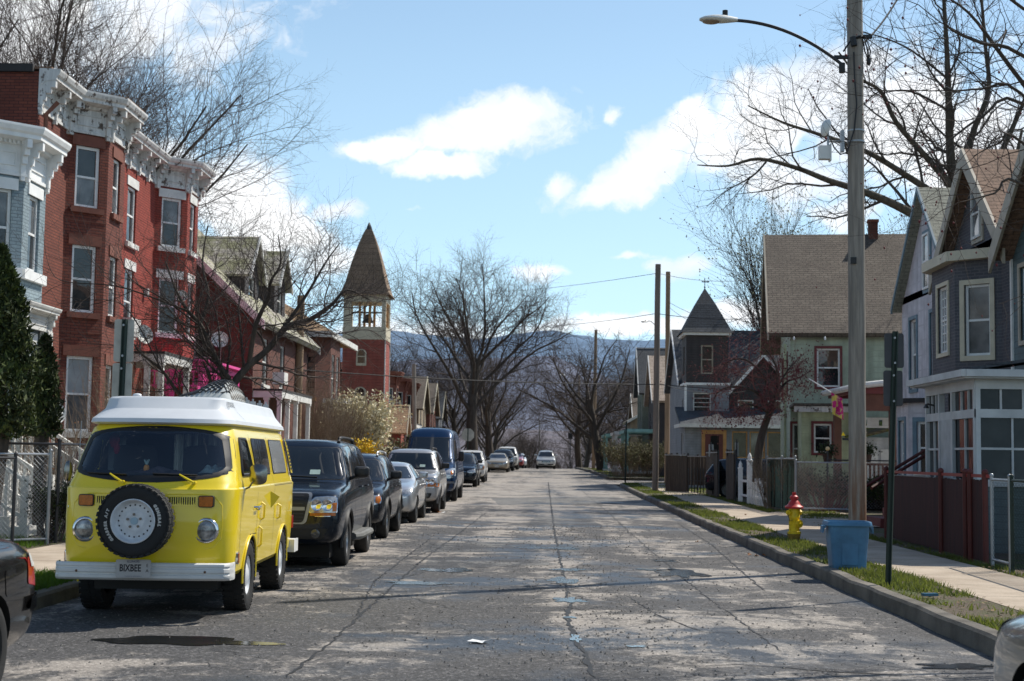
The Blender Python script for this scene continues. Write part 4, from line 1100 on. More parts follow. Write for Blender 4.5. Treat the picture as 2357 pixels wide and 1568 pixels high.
    sm = MB(); strip(bp_, [(1.26, 1.95), (1.26, 2.0), (1.12, 2.085), (1.10, 2.2)], '+x', .008, .002, sm); sm.build('roof_joint', plain('grey_joint', (.25, .25, .26), .6), pop)
    p = bp_.ray_cast(Vector((9, .92, 2.15)), Vector((-1, 0, 0))); nrm = p[1]; zt = Vector((0, 0, 1)); rt = Vector((0, 1, 0)); upv = nrm.cross(rt).normalized()
    if upv.z < 0: upv = -upv
    Mx = Matrix(((rt.x, upv.x, nrm.x, p[0].x+nrm.x*.004), (rt.y, upv.y, nrm.y, p[0].y), (rt.z, upv.z, nrm.z, p[0].z), (0, 0, 0, 1)))
    text_mesh('@PICNPANTRAVEL', .085, INK, 'roof_lettering', pop, Mx, 0, 0, .5)
    gm = MB(); gm.sphere((-.33, .80, 2.235), .035, 10, 6, (1.4, 1, .6)); gm.build('roof_light', WHITE_GEL, pop)
    # strapped luggage on the roof (a thing resting on the van)
    lg = thing('roof_luggage', 'pale grey luggage bag lashed under black net on the van roof', 'luggage', (-3.915, 13.99, 0), R(2.4))
    bag = MB(); nu, nv = 22, 12; vs = []
    def bagz(u_, v_): return 2.22 + .235*(max(0, math.sin(math.pi*v_))**.5)*(.10+.90*min(1, max(0, (u_-.25)/.45)))*(1 if u_ < .86 else max(0, (1-u_)/.14)**.6) + .01*math.sin(u_*23)*math.sin(v_*9)
    for i in range(nu+1):
        for j in range(nv+1):
            u_, v_ = i/nu, j/nv; vs.append((-.28+.83*u_, 1.35+1.3*v_, bagz(u_, v_)))
    bag.add(vs, [(i*(nv+1)+j, (i+1)*(nv+1)+j, (i+1)*(nv+1)+j+1, i*(nv+1)+j+1) for i in range(nu) for j in range(nv)], True)
    bag.build('bag', plain('pale_grey_canvas', (.42, .45, .45), .8, bump=.2, bs=20), lg)
    net = MB()
    for k in range(-12, 24):
        for sg2 in (1, -1):
            pts = []
            for t in range(15):
                u_ = t/14; v_ = k/12 + sg2*u_*1.1 if sg2 > 0 else k/12 - u_*1.1 + .6
                if 0.02 < v_ < .98: pts.append((-.28+.83*u_, 1.35+1.3*v_, bagz(u_, v_)+.008))
            if len(pts) > 2: net.tube(pts, .0075, 4, False)
    net.build('net', mt['black'], lg)
    rr_ = thing('roof_fittings', 'black wheel and clamps lying on the rear of the van pop-top', 'roof rack', (-3.915, 13.99, 0), R(2.4))
    tm = MB(); tm.lathe([(.17+.022*math.cos(a), .022*math.sin(a)) for a in [6.283*k/8 for k in range(8)]], 24, Matrix.Translation((.40, 3.0, 2.26)) @ Matrix.Rotation(R(20), 4, 'Y'), closed=True); tm.sphere((.40, 3.0, 2.27), .05, 8, 6); tm.bx(.1, .45, 2.6, 2.66, 2.22, 2.30)
    tm.build('hoop', mt['black'], rr_)
    tm = MB()
    for y in (2.35, 2.8, 3.3, 3.8): tm.box((.55, y, 2.235), (.06, .05, .05)); tm.cyl((.55, y, 2.2), (.55, y, 2.29), .012, 6)
    tm.build('clamp', mt['galv'], rr_)
    # dashboard oddments
    f = thing('pineapple_figure', 'small orange pineapple ornament with pale leaves standing on the van dashboard', 'ornament', (-3.915, 13.99, 0), R(2.4))
    mb = MB(); mb.sphere((-.14, .52, 1.475), .04, 12, 8, (.8, .8, 1.15)); mb.build('fruit', plain('orange_ornament', (.75, .3, .06), .6), f)
    mb = MB()
    for k in range(6): a = k*1.05; mb.tube([(-.14, .52, 1.515), (-.14+.03*math.cos(a), .52+.03*math.sin(a), 1.57)], [.012, .002], 5)
    mb.build('leaves', plain('pale_blue_ornament', (.45, .6, .6), .7), f)
    f = MB(); rng = random.Random(4)
    def rag(cx, cy, cz, sx, sy, sz, seed):
        rg = random.Random(seed); vs = []; n1, n2 = 14, 10
        for i in range(n1+1):
            for j in range(n2+1):
                u_, v_ = i/n1, j/n2; vs.append((cx+sx*(u_-.5), cy+sy*(v_-.5), cz+sz*(math.sin(math.pi*u_)*math.sin(math.pi*v_))*(.6+.4*math.sin(u_*11+seed)*math.cos(v_*8))+rg.uniform(0, .008)))
        return MB().add(vs, [(i*(n2+1)+j, (i+1)*(n2+1)+j, (i+1)*(n2+1)+j+1, i*(n2+1)+j+1) for i in range(n1) for j in range(n2)], True)
    def onbus(mb):
        Mb = Matrix.Translation((-3.915, 13.99, 0)) @ Matrix.Rotation(R(2.4), 4, 'Z'); mb.v = [tuple(Mb @ Vector(p)) for p in mb.v]; return mb
    single('crumpled_cloth', onbus(rag(.56, .46, 1.435, .30, .2, .12, 2)), plain('pale_patterned_cloth', (.40, .50, .50), .9, var=.5, vs=22), 'crumpled pale blue cloth lying on the van dashboard', 'cloth')
    single('crumpled_clothes', onbus(rag(-.02, .5, 1.43, .62, .24, .075, 5)), plain('mixed_clothes', (.10, .08, .10), .9, var=.7, vs=14), 'dark heap of clothes along the van dashboard', 'clothes')
    single('hanging_cloth', onbus(MB().sphere((-.50, .62, 1.76), .07, 10, 8, (.8, .4, 1.2)).sphere((-.47, .60, 1.68), .05, 8, 6, (.7, .5, 1.3))), plain('crimson_cloth', (.35, .015, .04), .9), 'crimson cloth hanging inside the van windscreen', 'cloth')
def rr4(c, r):
    """quad with rounded corners"""
    out = []; n = len(c)
    for i in range(n):
        a, b, d = c[i-1], c[i], c[(i+1) % n]
        p = b + (a-b).normalized()*r; q = b + (d-b).normalized()*r
        for k in range(5): t = k/4; out.append((p.lerp(b, t)).lerp(b.lerp(q, t), t))
    return out
make_bus()
# ------------------------------------------------------------------ everyday cars
KIND = {
 # y (0 front..1 rear), bottom, shoulder height, top height (of H), half width at shoulder, half width at top (of W/2)
 'suv': [(0, .23, .40, .42, .80, .66), (.012, .19, .47, .50, .90, .72), (.05, .16, .54, .575, .965, .74), (.14, .15, .575, .615, .99, .76), (.245, .15, .60, .64, 1, .80), (.275, .15, .61, .655, 1, .82),
         (.40, .15, .62, .955, 1, .68), (.47, .15, .625, .99, 1, .69), (.62, .15, .63, 1.0, 1, .70), (.82, .15, .64, .985, .995, .69), (.92, .16, .645, .95, .985, .66), (.975, .18, .63, .70, .96, .76), (.995, .22, .56, .60, .92, .76), (1.0, .28, .5, .53, .86, .74)],
 'boxy': [(0, .25, .46, .50, .86, .72), (.01, .20, .52, .56, .95, .78), (.04, .17, .575, .60, .985, .80), (.14, .16, .595, .63, 1, .82), (.25, .16, .61, .65, 1, .84), (.275, .16, .615, .66, 1, .85),
         (.375, .16, .62, .965, 1, .74), (.43, .16, .625, .995, 1, .75), (.62, .16, .63, 1.0, 1, .755), (.84, .16, .635, .99, .995, .75), (.945, .17, .64, .965, .985, .73), (.98, .18, .63, .70, .97, .80), (.995, .22, .56, .60, .94, .8), (1.0, .28, .5, .53, .88, .78)],
 'sedan': [(0, .27, .41, .43, .72, .58), (.012, .22, .50, .525, .87, .66), (.05, .17, .565, .605, .95, .70), (.14, .15, .605, .66, .99, .72), (.25, .15, .635, .70, 1, .76), (.28, .15, .64, .715, 1, .78),
         (.42, .15, .65, .955, 1, .60), (.49, .15, .655, .995, 1, .61), (.58, .15, .66, 1.0, 1, .61), (.68, .15, .665, .975, .995, .60), (.84, .15, .675, .765, .985, .72), (.95, .17, .67, .745, .955, .70), (.99, .2, .60, .66, .90, .70), (1.0, .28, .5, .53, .82, .66)],
 'van': [(0, .17, .345, .36, .82, .60), (.01, .14, .38, .395, .92, .66), (.04, .115, .415, .435, .965, .70), (.12, .11, .46, .50, .99, .76), (.145, .11, .47, .52, 1, .80),
         (.30, .11, .50, .90, 1, .78), (.345, .11, .50, .985, 1, .76), (.40, .11, .50, 1.0, 1, .77), (.62, .11, .50, 1.0, 1, .77), (.97, .11, .50, 1.0, 1, .77), (.99, .12, .5, .96, .985, .77), (1.0, .16, .48, .90, .95, .77)],
}
def lerp(a, b, t): return a+(b-a)*t
def body_cage(tab, L, H, W):
    mb = MB(); vs = []; n = 10; rows = []
    for (fy, zb, zs, zt, ws, wt) in tab:
        y = -L/2+fy*L; w = ws*W/2; t = wt*W/2; b, s, h = zb*H, zs*H, zt*H; cab = (zt-zs) > .15
        mid = lerp(b, s, .52)
        pts = [(0, b), (w*.80, b), (w*.955, lerp(b, mid, .22)), (w*.995, lerp(b, mid, .7)), (w, mid), (w*.985, lerp(mid, s, .75))]
        if cab: pts += [(w*.935, s+.015), (lerp(w*.93, t, .85), lerp(s, h, .80)), (t*.90, h-.012), (0, h)]
        else: pts += [(w*.93, lerp(s, h, .25)), (lerp(w*.9, t, .8), lerp(s, h, .72)), (t*.62, lerp(s, h, .93)), (0, h)]
        rows.append([(x, y, z) for x, z in pts])
    for r in rows:
        vs += r + [(-x, y, z) for (x, y, z) in r[1:-1]]
    m = 2*n-2
    def loop(k): return [k*m+i for i in range(n)] + [k*m+n+i for i in range(n-2)][::-1]
    fs = []
    for k in range(len(rows)-1):
        a, b = loop(k), loop(k+1)
        for i in range(m): j = (i+1) % m; fs.append((a[i], a[j], b[j], b[i]))
    for k, rev in ((0, 1), (len(rows)-1, 0)):
        R_ = [k*m+i for i in range(n)]; Lf = [k*m] + [k*m+n+i for i in range(n-2)] + [k*m+n-1]
        for i in range(n-1):
            if i == 0: f = (R_[0], R_[1], Lf[1])
            elif i == n-2: f = (R_[i], R_[i+1], Lf[i])
            else: f = (R_[i], R_[i+1], Lf[i+1], Lf[i])
            fs.append(f if rev else f[::-1])
    mb.add(vs, fs, True); return mb
M_['satin'] = plain('satin_chrome', (.34, .35, .37), .4, .5, .1)
CLAD = plain('black_plastic_cladding', (.012, .012, .013), .6)
CGLASS = N('tinted_car_glass'); CGLASS.base((.012, .016, .018)).rough(.015); CGLASS.b.inputs['Specular IOR Level'].default_value = .75; CGLASS.b.inputs['Coat Weight'].default_value = .4; CGLASS = CGLASS.m
def make_car(name, label, kind, L, H, W, paint, loc, rz=0, wheel=.34, rimr=.22, axles=(.185, .80), spokes=5, clad=False, det=2, rails=False, light='lens', amber=False, grille='bars', group='cars parked along the kerb', cat='car', mirror=None, plates=True, rimmat=None, railmat=None):
    root = thing(name, label, cat, loc, rz, group); tab = KIND[kind]; hl = L/2
    cage = raw(body_cage(tab, L, H, W), paint)
    ev = evaluated(cage, [('sub', 2)]); bv = bvh_of(ev)
    cut = MB(); wy = [-hl+axles[0]*L, -hl+axles[1]*L]
    for y in wy:
        for s in (1, -1): cut.cyl((s*(W/2-.28), y, wheel), (s*(W/2+.3), y, wheel), wheel*1.13, 28)
    me = evaluated(ev, [('cut', raw(cut, M_['dark']))])
    split_mats(me, ['body' if m_ == paint else 'wheel_well' for m_ in me.materials], root, 40)
    T = {round(r[0], 3): r for r in tab}
    def Y(f): return -hl+f*L
    rf = next(r for r in tab if r[3] > .85); cw = tab[tab.index(rf)-1]
    topz = (rf[3]-.045)*H; botz = (cw[3]+.008)*H
    # windscreen
    wb = cw[5]*W/2*1.0; wt = rf[5]*W/2*.93
    o = rr4([Vector(p) for p in [(-wb, botz), (-wt, topz), (wt, topz), (wb, botz)]], .07)
    patch(bv, grow_outline(o, .025), '-y', .003, None, 6, .1).build('windscreen_seal', M_['black'], root)
    g = patch(bv, o, '-y', .006, None, 6, .1).build('windscreen', CGLASS, root)
    if det > 1:
        sm = MB(); patch(bv, rrect(wb*.45, botz+.10, .16, .07, .01), '-y', .009, sm, 1, .05); sm.build('permit_sticker', plain('pale_sticker', (.45, .58, .52), .5), g)
        wm = MB()
        for x0 in (-.1, .42):
            pts = [bv.ray_cast(Vector((x0-.55*k/6, -9, botz+.03+.02*k/6)), Vector((0, 1, 0)))[0]+Vector((0, -.02, 0)) for k in range(7)]; wm.tube(pts, .01, 5)
        wm.build('wiper', M_['black'], root)
    # rear window
    rr_ = [r for r in tab if r[3] > .85][-1]; nx = tab[tab.index(rr_)+1] if tab.index(rr_)+1 < len(tab) else rr_
    o = rr4([Vector(p) for p in [(-nx[5]*W/2*.85, nx[3]*H+.03), (-rr_[5]*W/2*.9, rr_[3]*H-.07), (rr_[5]*W/2*.9, rr_[3]*H-.07), (nx[5]*W/2*.85, nx[3]*H+.03)]], .06)
    if kind != 'van': patch(bv, o, '+y', .005, None, 4, .12).build('rear_window', CGLASS, root)
    # side windows
    mid = next(r for r in tab if r[0] >= .55)
    zb = (mid[2]+.035)*H; zt = (mid[3]-.062)*H; a0 = cw[0]+(.05 if kind != 'van' else .04); a1 = rf[0]+.02
    if kind == 'sedan': wins = [[(a0+.045, zb), (a1+.02, zt-.03), (.555, zt), (.555, zb)], [(.57, zb), (.57, zt), (.665, zt-.03), (.745, zb+.02)]]
    elif kind == 'van': wins = [[(.215, zb+.02), (.315, zt-.32), (.42, zt-.30), (.42, zb)], [(.47, zb+.05), (.47, zt-.28), (.66, zt-.28), (.66, zb+.05)], [(.68, zb+.05), (.68, zt-.28), (.93, zt-.28), (.93, zb+.05)]]
    else: wins = [[(a0+.035, zb), (a1, zt-.02), (.535, zt), (.535, zb)], [(.55, zb), (.55, zt), (.715, zt), (.73, zb)], [(.745, zb+.01), (.735, zt), (.875, zt-.04), (.915, zb+.03)]]
    sides = {1: '+x', -1: '-x'}
    for sg in ((1, -1) if det > 0 else (1,)):
        for w_ in wins:
            oo = rr4([Vector((Y(p[0]), p[1])) for p in w_], .045)
            patch(bv, grow_outline(oo, .022), sides[sg], .003, None, 3, .1).build('side_window_seal', M_['black'], root)
            patch(bv, oo, sides[sg], .006, None, 3, .1).build('side_window', CGLASS, root)
        if det > 1:
            sm = MB(); z0 = tab[4][1]*H+.12
            f0 = wins[0][0][0]-.01
            for f, top in ((f0, zb), (.5425, zb), (.735, zb)):
                if f > .6 and kind == 'sedan': f = .70
                strip(bv, [(Y(f), z0), (Y(f), top)], sides[sg], .008, .002, sm)
            strip(bv, [(Y(f0), z0), (Y(.70 if kind == 'sedan' else .70), z0)], sides[sg], .008, .002, sm); sm.build('panel_gap', M_['dark'], root)
            for f in (.515, .695):
                hm = MB(); p = bv.ray_cast(Vector((sg*9, Y(f), zb-.12)), Vector((-sg, 0, 0)))[0]; hm.tube([p+Vector((0, -.09, 0)), p+Vector((sg*.04, -.07, 0)), p+Vector((sg*.04, .07, 0)), p+Vector((0, .09, 0))], .013, 6); hm.build('door_handle', paint, root)
        if clad:
            sm = MB(); strip(bv, [(Y(axles[0])+wheel*1.1, tab[4][1]*H+.06), (Y(axles[1])-wheel*1.1, tab[4][1]*H+.06)], sides[sg], .16, .012, sm); sm.build('sill_cladding', CLAD, root)
            for y in wy:
                am = MB(); pts = []
                for k in range(19):
                    a = R(-12+204*k/18); yy_ = y+wheel*1.16*math.cos(a); zz_ = wheel+wheel*1.16*math.sin(a)
                    h = bv.ray_cast(Vector((sg*9, yy_, max(tab[4][1]*H+.12, zz_))), Vector((-sg, 0, 0)))[0]
                    if h is None: continue
                    pts.append((h.x+sg*.0, yy_, zz_))
                am.tube(pts, .032, 6); am.build('wheel_arch', CLAD if clad is True else clad, root)
        # mirror
        mm = MB(); ym = Y(wins[0][0][0])+.05; big = kind == 'van'
        p = bv.ray_cast(Vector((sg*9, ym, zb+.02)), Vector((-sg, 0, 0)))[0]
        c = p+Vector((sg*(.17 if not big else .2), -.03, .10 if not big else .16))
        mm.tube([p, c+Vector((-sg*.05, .02, -.06))], [.03, .02], 6)
        wd, hh = ((.24, .17) if not big else (.2, .36))
        o = smooth_outline(rrect(0, 0, wd, hh, .05), 1); nn = len(o); vs = []
        for (k, yy_) in ((.55, -.085), (.92, -.05), (1, .02), (.95, .045)):
            vs += [c+Vector((a.x*k, yy_, a.y*k)) for a in o]
        fs = [tuple(range(nn))]+[(k*nn+i, (k+1)*nn+i, (k+1)*nn+(i+1) % nn, k*nn+(i+1) % nn) for k in range(3) for i in range(nn)]+[tuple(range(3*nn, 4*nn))[::-1]]
        mm.add(vs, fs, True); mm.build('mirror', mirror or M_['black'], root)
    # lights
    z1 = tab[1][2]*H
    lz = z1*.965 if kind != 'van' else z1*1.0; lx = W/2*(.70 if kind != 'boxy' else .72)
    if kind == 'sedan': lo = [(lx-.20, lz-.10), (lx-.16, lz+.0), (lx+.03, lz+.10), (lx+.155, lz+.13), (lx+.15, lz-.0), (lx, lz-.10)]
    elif kind == 'van': lo = [(lx-.24, lz-.16), (lx-.1, lz+.05), (lx+.22, lz+.20), (lx+.27, lz+.05), (lx+.24, lz-.14), (lx, lz-.18)]
    elif kind == 'boxy': lo = [(lx-.19, lz-.19), (lx-.19, lz+.07), (lx+.14, lz+.09), (lx+.19, lz+.05), (lx+.19, lz-.18)]
    else: lo = [(lx-.22, lz-.07), (lx-.18, lz+.04), (lx+.15, lz+.10), (lx+.2, lz+.02), (lx+.17, lz-.08)]
    for sg in (1, -1):
        oo = [Vector((p[0]*sg, p[1])) for p in lo]; oo = smooth_outline(oo, 1)
        hd = patch(bv, grow_outline(oo, .012), '-y', .006, None, 2, .05).build('headlight', M_['chrome'] if det > 1 else M_[light], root)
        if det > 0:
            patch(bv, oo, '-y', .012, None, 3, .05).build('lens', M_[light], hd)
            if det > 1 and kind == 'boxy':
                for dx in (-.085, .06):
                    h = bv.ray_cast(Vector((sg*(lx+dx), -9, lz-.03)), Vector((0, 1, 0)))[0]
                    bm_ = MB(); bm_.lathe([(.085, 0), (.08, .02), (.06, .012), (.001, .004)], 20, Matrix.Translation(h+Vector((0, -.012, 0))) @ Matrix.Rotation(R(90), 4, 'X')); bm_.build('lamp_bowl', M_['chrome'], hd)
            if amber:
                if kind == 'boxy':
                    patch(bv, [Vector((p[0]*sg, p[1])) for p in [(lx-.18, lz-.185), (lx-.18, lz-.145), (lx+.18, lz-.135), (lx+.18, lz-.18)]], '-y', .016, None, 2, .04).build('turn_lens', M_['amber'], hd)
                    ao = [(lx+.135, lz-.12), (lx+.135, lz+.0), (lx+.185, lz+.0), (lx+.185, lz-.12)]
                else: ao = [(lx+.10, lz-.05), (lx+.10, lz+.06), (lx+.17, lz+.08), (lx+.19, lz+.0), (lx+.16, lz-.06)]
                patch(bv, [Vector((p[0]*sg, p[1])) for p in ao], '-y', .016, None, 2, .04).build('turn_lens', M_['amber'], hd)
    gw = W/2*(.42 if kind != 'van' else .62); gt = z1*1.0; gb = z1*.68
    if grille == 'cross':
        o = rr4([Vector(p) for p in [(-gw*1.05, gb), (-gw*1.25, gt+.08), (gw*1.25, gt+.08), (gw*1.05, gb)]], .06)
        gr = patch(bv, grow_outline(o, .045), '-y', .02, None, 3, .06).build('grille', M_['satin'], root)
        patch(bv, o, '-y', .026, None, 3, .06).build('grille_mesh', M_['black'], gr)
        sm = MB(); zc = (gb+gt+.08)/2; strip(bv, [(-gw*1.1, zc), (gw*1.1, zc)], '-y', .05, .034, sm); strip(bv, [(0, gb), (0, gt+.07)], '-y', .06, .034, sm)
        sm.build('grille_bar', M_['satin'], gr)
        sm = MB()
        for k in range(8): z = gb+.03+(gt-gb+.02)*k/7; strip(bv, [(-gw*1.05, z), (gw*1.05, z)], '-y', .012, .030, sm)
        sm.build('grille_slat', M_['steel_dark'], gr)
    elif grille:
        o = rr4([Vector(p) for p in [(-gw, gb+.03), (-gw*1.12, gt-.02), (gw*1.12, gt-.02), (gw, gb+.03)]], .03)
        gr = patch(bv, o, '-y', .006, None, 2, .06).build('grille', M_['black'], root)
        if det > 0:
            sm = MB()
            for k in range(3): z = gb+.05+(gt-gb-.10)*k/2; strip(bv, [(-gw*.98, z), (gw*.98, z)], '-y', .022, .010, sm)
            sm.build('grille_bar', M_['chrome'] if grille == 'bars' else M_['steel_dark'], gr)
    # lower bumper
    bz0 = tab[1][1]*H+.06; bz1 = z1*(.60 if kind != 'van' else .66); bw = W/2*.80
    if clad or det > 0:
        o = rr4([Vector(p) for p in [(-bw, bz1), (bw, bz1), (bw*.9, bz0), (-bw*.9, bz0)]], .05)
        if kind == 'sedan': o = rr4([Vector(p) for p in [(-bw*.55, bz1-.03), (bw*.55, bz1-.03), (bw*.68, bz0+.03), (-bw*.68, bz0+.03)]], .05)
        lb = patch(bv, o, '-y', .008, None, 3, .08).build('lower_intake', CLAD, root)
        if det > 1:
            for sg in (1, -1):
                fm = MB(); h = bv.ray_cast(Vector((sg*bw*.78, -9, (bz0+bz1)/2)), Vector((0, 1, 0)))[0]
                if h is not None:
                    fm.lathe([(.065, -.02), (.065, .02), (.05, .026), (.001, .02)], 18, Matrix.Translation(h) @ Matrix.Rotation(R(90), 4, 'X')); fm.build('fog_light', plain('fog_lens', (.12, .12, .12), .1, .3) if 'fogm' not in M_ else M_['fogm'], root)
    if plates and det > 0:
        h = bv.ray_cast(Vector((0, -9, bz1+.02)), Vector((0, 1, 0)))[0]
        if h is not None:
            o = rrect(0, bz1, .31, .155, .015); pm = MB(); pm.ext([(p[0], h.y-.03, p[1]) for p in o], (0, .02, 0)); pm.build('licence_plate', M_['plate'], root)
    # tail lights
    for sg in (1, -1):
        zt_ = nx[2]*H*.93 if kind != 'van' else .9
        patch(bv, rr4([Vector(p) for p in [(sg*W/2*.62, zt_-.1), (sg*W/2*.62, zt_+.08), (sg*W/2*.93, zt_+.08), (sg*W/2*.93, zt_-.1)]], .03), '+y', .006, None, 2, .06).build('tail_light', M_['red_lens'], root)
    if rails:
        for sg in (1, -1):
            rm = MB(); xs = sg*(mid[5]*W/2*.84); pts = []
            for k in range(13):
                f = .455+.40*k/12; h = bv.ray_cast(Vector((xs, Y(f), 9)), Vector((0, 0, -1)))[0]
                pts.append((xs, Y(f), h.z + .07*min(1, math.sin(math.pi*k/12)*3)))
            rm.tube(pts, [.03]+[.022]*11+[.03], 8); rm.sphere(pts[1], .05, 8, 6, (.7, 1.6, .8)); rm.sphere(pts[-2], .05, 8, 6, (.7, 1.6, .8)); rm.build('roof_rail', railmat or CLAD, root)
    MB().bx(-W/2+.2, W/2-.2, -hl+.3, hl-.3, .16, tab[4][1]*H+.06).build('underbody', M_['dark'], root)
    add_wheels(root, [(W/2-.13, wy[0]), (-W/2+.13, wy[0]), (W/2-.13, wy[1]), (-W/2+.13, wy[1])], wheel, .235 if kind != 'sedan' else .21, rimr, rimmat or M_['alloy'], spokes)
    return root, bv
P_BLUEBLACK = carpaint('blue_black_paint', (.004, .009, .018), .2, .22, 1, .06); P_GREYBLUE = carpaint('charcoal_blue_paint', (.010, .013, .020), .3, .25, 1, .06)
P_SILVER = carpaint('silver_paint', (.50, .51, .52), .75, .35, 1, .25); P_SILVER2 = carpaint('dull_silver_paint', (.42, .42, .42), .7, .4, .8, .4)
P_NAVY = carpaint('navy_van_paint', (.006, .03, .085), .3, .25, 1, .06); P_BLACK = carpaint('black_paint', (.004, .004, .005), .1, .22, 1, .08)
P_WHITE = carpaint('white_car_paint', (.62, .62, .60), 0, .4, .8, .3); P_GOLD = carpaint('champagne_paint', (.40, .35, .27), .5, .4, .8, .3); P_RED = carpaint('red_car_paint', (.35, .02, .02), .1, .35, 1)
M_['fogm'] = plain('fog_lamp_lens', (.10, .10, .10), .1, .3)
def street(x, y): return (x, y, gz(y))
rt, bv = make_car('off_roader', 'glossy blue-black off-roader with chrome cross grille parked behind the yellow van', 'boxy', 5.1, 1.90, 1.95, P_BLUEBLACK, street(-3.93, 22.9), R(1.2), .385, .235, (.20, .79), 5, True, 2, True, 'lens', True, 'cross')
for sg in (1, -1):
    sb_ = MB(); pts = [(sg*.98, -1.0, .40), (sg*1.06, -.85, .40), (sg*1.06, .75, .40), (sg*.98, .9, .40)]; sb_.tube(pts, .055, 8); sb_.bx(min(sg*.85, sg*1.04), max(sg*.85, sg*1.04), -.9, .8, .40, .452); sb_.build('running_board', plain('grey_step', (.16, .16, .15), .7), rt)
make_car('parked_car', 'charcoal crossover with slim headlights and roof rails parked behind the blue-black off-roader', 'suv', 4.62, 1.70, 1.86, P_GREYBLUE, street(-4.07, 29.9), R(.8), .37, .24, (.20, .785), 5, True, 2, True, 'lens', True, 'dark', railmat=M_['alloy'])
make_car('parked_car', 'silver compact saloon squeezed between the charcoal crossover and the silver off-roader', 'sedan', 4.54, 1.48, 1.76, P_SILVER, street(-4.0, 36.3), R(.5), .32, .21, (.20, .785), 7, False, 2, False, 'lens', False, 'bars', mirror=P_SILVER)
rt, bv = make_car('off_roader', 'dull silver boxy off-roader with grey bumper and orange side lamp before the navy van', 'boxy', 4.4, 1.83, 1.82, P_SILVER2, street(-3.93, 42.3), R(.6), .365, .22, (.19, .79), 5, plain('grey_cladding', (.15, .15, .155), .6), 2, True, 'lens', False, 'bars')
h = bv.ray_cast(Vector((.72, -9, .82)), Vector((0, 1, 0)))[0]
sm = MB(); patch(bv, rrect(.74, .80, .30, .10, .02), '-y', .02, sm, 2, .05); sm.build('turn_lens', M_['amber'], rt)
rt, bv = make_car('delivery_van', 'tall navy blue panel van with high roof towering over the parked cars', 'van', 5.95, 2.62, 2.06, P_NAVY, street(-4.16, 52.6), R(.6), .36, .21, (.165, .80), 6, False, 2, False, 'lens', True, 'dark', cat='van')
fb = MB(); patch(bv, rr4([Vector(p) for p in [(-.95, .66), (.95, .66), (.9, .34), (-.9, .34)]], .06), '-y', .02, fb, 3, .08); fb.build('bumper', CLAD, rt)
fb = MB(); strip(bv, [(-.93, .67), (.93, .67)], '-y', .07, .03, fb); fb.build('bumper_strip', plain('grey_bumper_strip', (.16, .17, .18), .5), rt)
make_car('parked_car', 'dark crossover parked just behind the navy van', 'suv', 4.5, 1.68, 1.84, P_BLUEBLACK, street(-4.25, 71.5), R(.3), .37, .24, (.19, .79), 5, True, 1, True)
make_car('parked_car', 'white off-roader parked behind the dark crossover at the crossing', 'boxy', 4.4, 1.78, 1.8, P_WHITE, street(-4.22, 80.5), R(.3), .36, .22, (.19, .79), 5, plain('grey_cladding2', (.15, .15, .155), .6), 1, False, 'lens', True)
make_car('parked_car', 'champagne saloon first in the row beyond the crossing', 'sedan', 4.7, 1.45, 1.78, P_GOLD, street(-3.62, 108.5), 0, .32, .2, (.2, .79), 5, False, 1)
make_car('parked_car', 'dark crossover half hidden behind the champagne saloon', 'suv', 4.6, 1.72, 1.86, P_BLUEBLACK, street(-3.45, 115), 0, .36, .22, (.19, .79), 5, True, 1)
make_car('parked_car', 'tall white pickup-like off-roader standing highest in the far row', 'boxy', 5.3, 1.96, 2.0, P_WHITE, street(-3.30, 122.5), 0, .40, .24, (.19, .79), 5, True, 1)
make_car('parked_car', 'red car at the far end of the parked row on the crest', 'sedan', 4.5, 1.5, 1.78, P_RED, street(-2.9, 136), 0, .33, .2, (.2, .79), 5, False, 0)
make_car('parked_car', 'pale car sinking out of sight beyond the crest', 'sedan', 4.5, 1.5, 1.78, P_SILVER, street(-2.75, 144), 0, .33, .2, (.2, .79), 5, False, 0)
make_car('moving_car', 'pale silver crossover driving toward us alone in mid street', 'suv', 4.6, 1.70, 1.80, carpaint('pale_silver_paint', (.58, .59, .58), .4, .35, 1), street(.03, 131.5), 0, .36, .22, (.19, .79), 5, True, 1, False, 'lens', False, 'bars', group=None, mirror=P_SILVER)
rt, bv = make_car('saloon_car', 'black saloon tail cut by the frame in front of the yellow van', 'sedan', 4.75, 1.44, 1.80, P_BLACK, street(-4.42, 7.92), R(1.0), .335, .22, (.2, .775), 7, False, 2, False, group=None)
bm_ = MB(); strip(bv, [(-.86, .58), (.86, .58)], '+y', .10, .03, bm_); bm_.build('bumper_strip', M_['chrome'], rt)
bm_ = MB(); patch(bv, rrect(1.62, .76, .20, .17, .03), '+x', .004, bm_, 2, .05); bm_.build('fuel_flap', P_BLACK, rt)
for sg in (1, -1):
    bm_ = MB(); patch(bv, rr4([Vector(p) for p in [(2.0, .72), (2.04, .90), (2.42, .88), (2.42, .66)]], .03), '+x' if sg > 0 else '-x', .006, bm_, 2, .05); bm_.build('tail_light', M_['red_lens'], rt)
    bm_ = MB(); patch(bv, rr4([Vector(p) for p in [(2.10, .83), (2.10, .92), (2.42, .90), (2.42, .82)]], .02), '+x' if sg > 0 else '-x', .010, bm_, 2, .05); bm_.build('reverse_lens', M_['plate'], rt)
make_car('saloon_car', 'silver-grey saloon nose entering at the corner of the frame beside the kerb', 'sedan', 4.6, 1.46, 1.80, carpaint('silver_grey_paint', (.36, .38, .38), .8, .3, 1), (3.26, 5.65, .0), R(181), .33, .22, (.2, .79), 7, False, 2, False, group=None)
make_car('parked_car', 'dark car in the driveway behind the wooden fence', 'suv', 4.4, 1.6, 1.8, P_GREYBLUE, (8.6, 56.5, .15), R(70), .34, .22, (.19, .79), 5, True, 1, group=None)
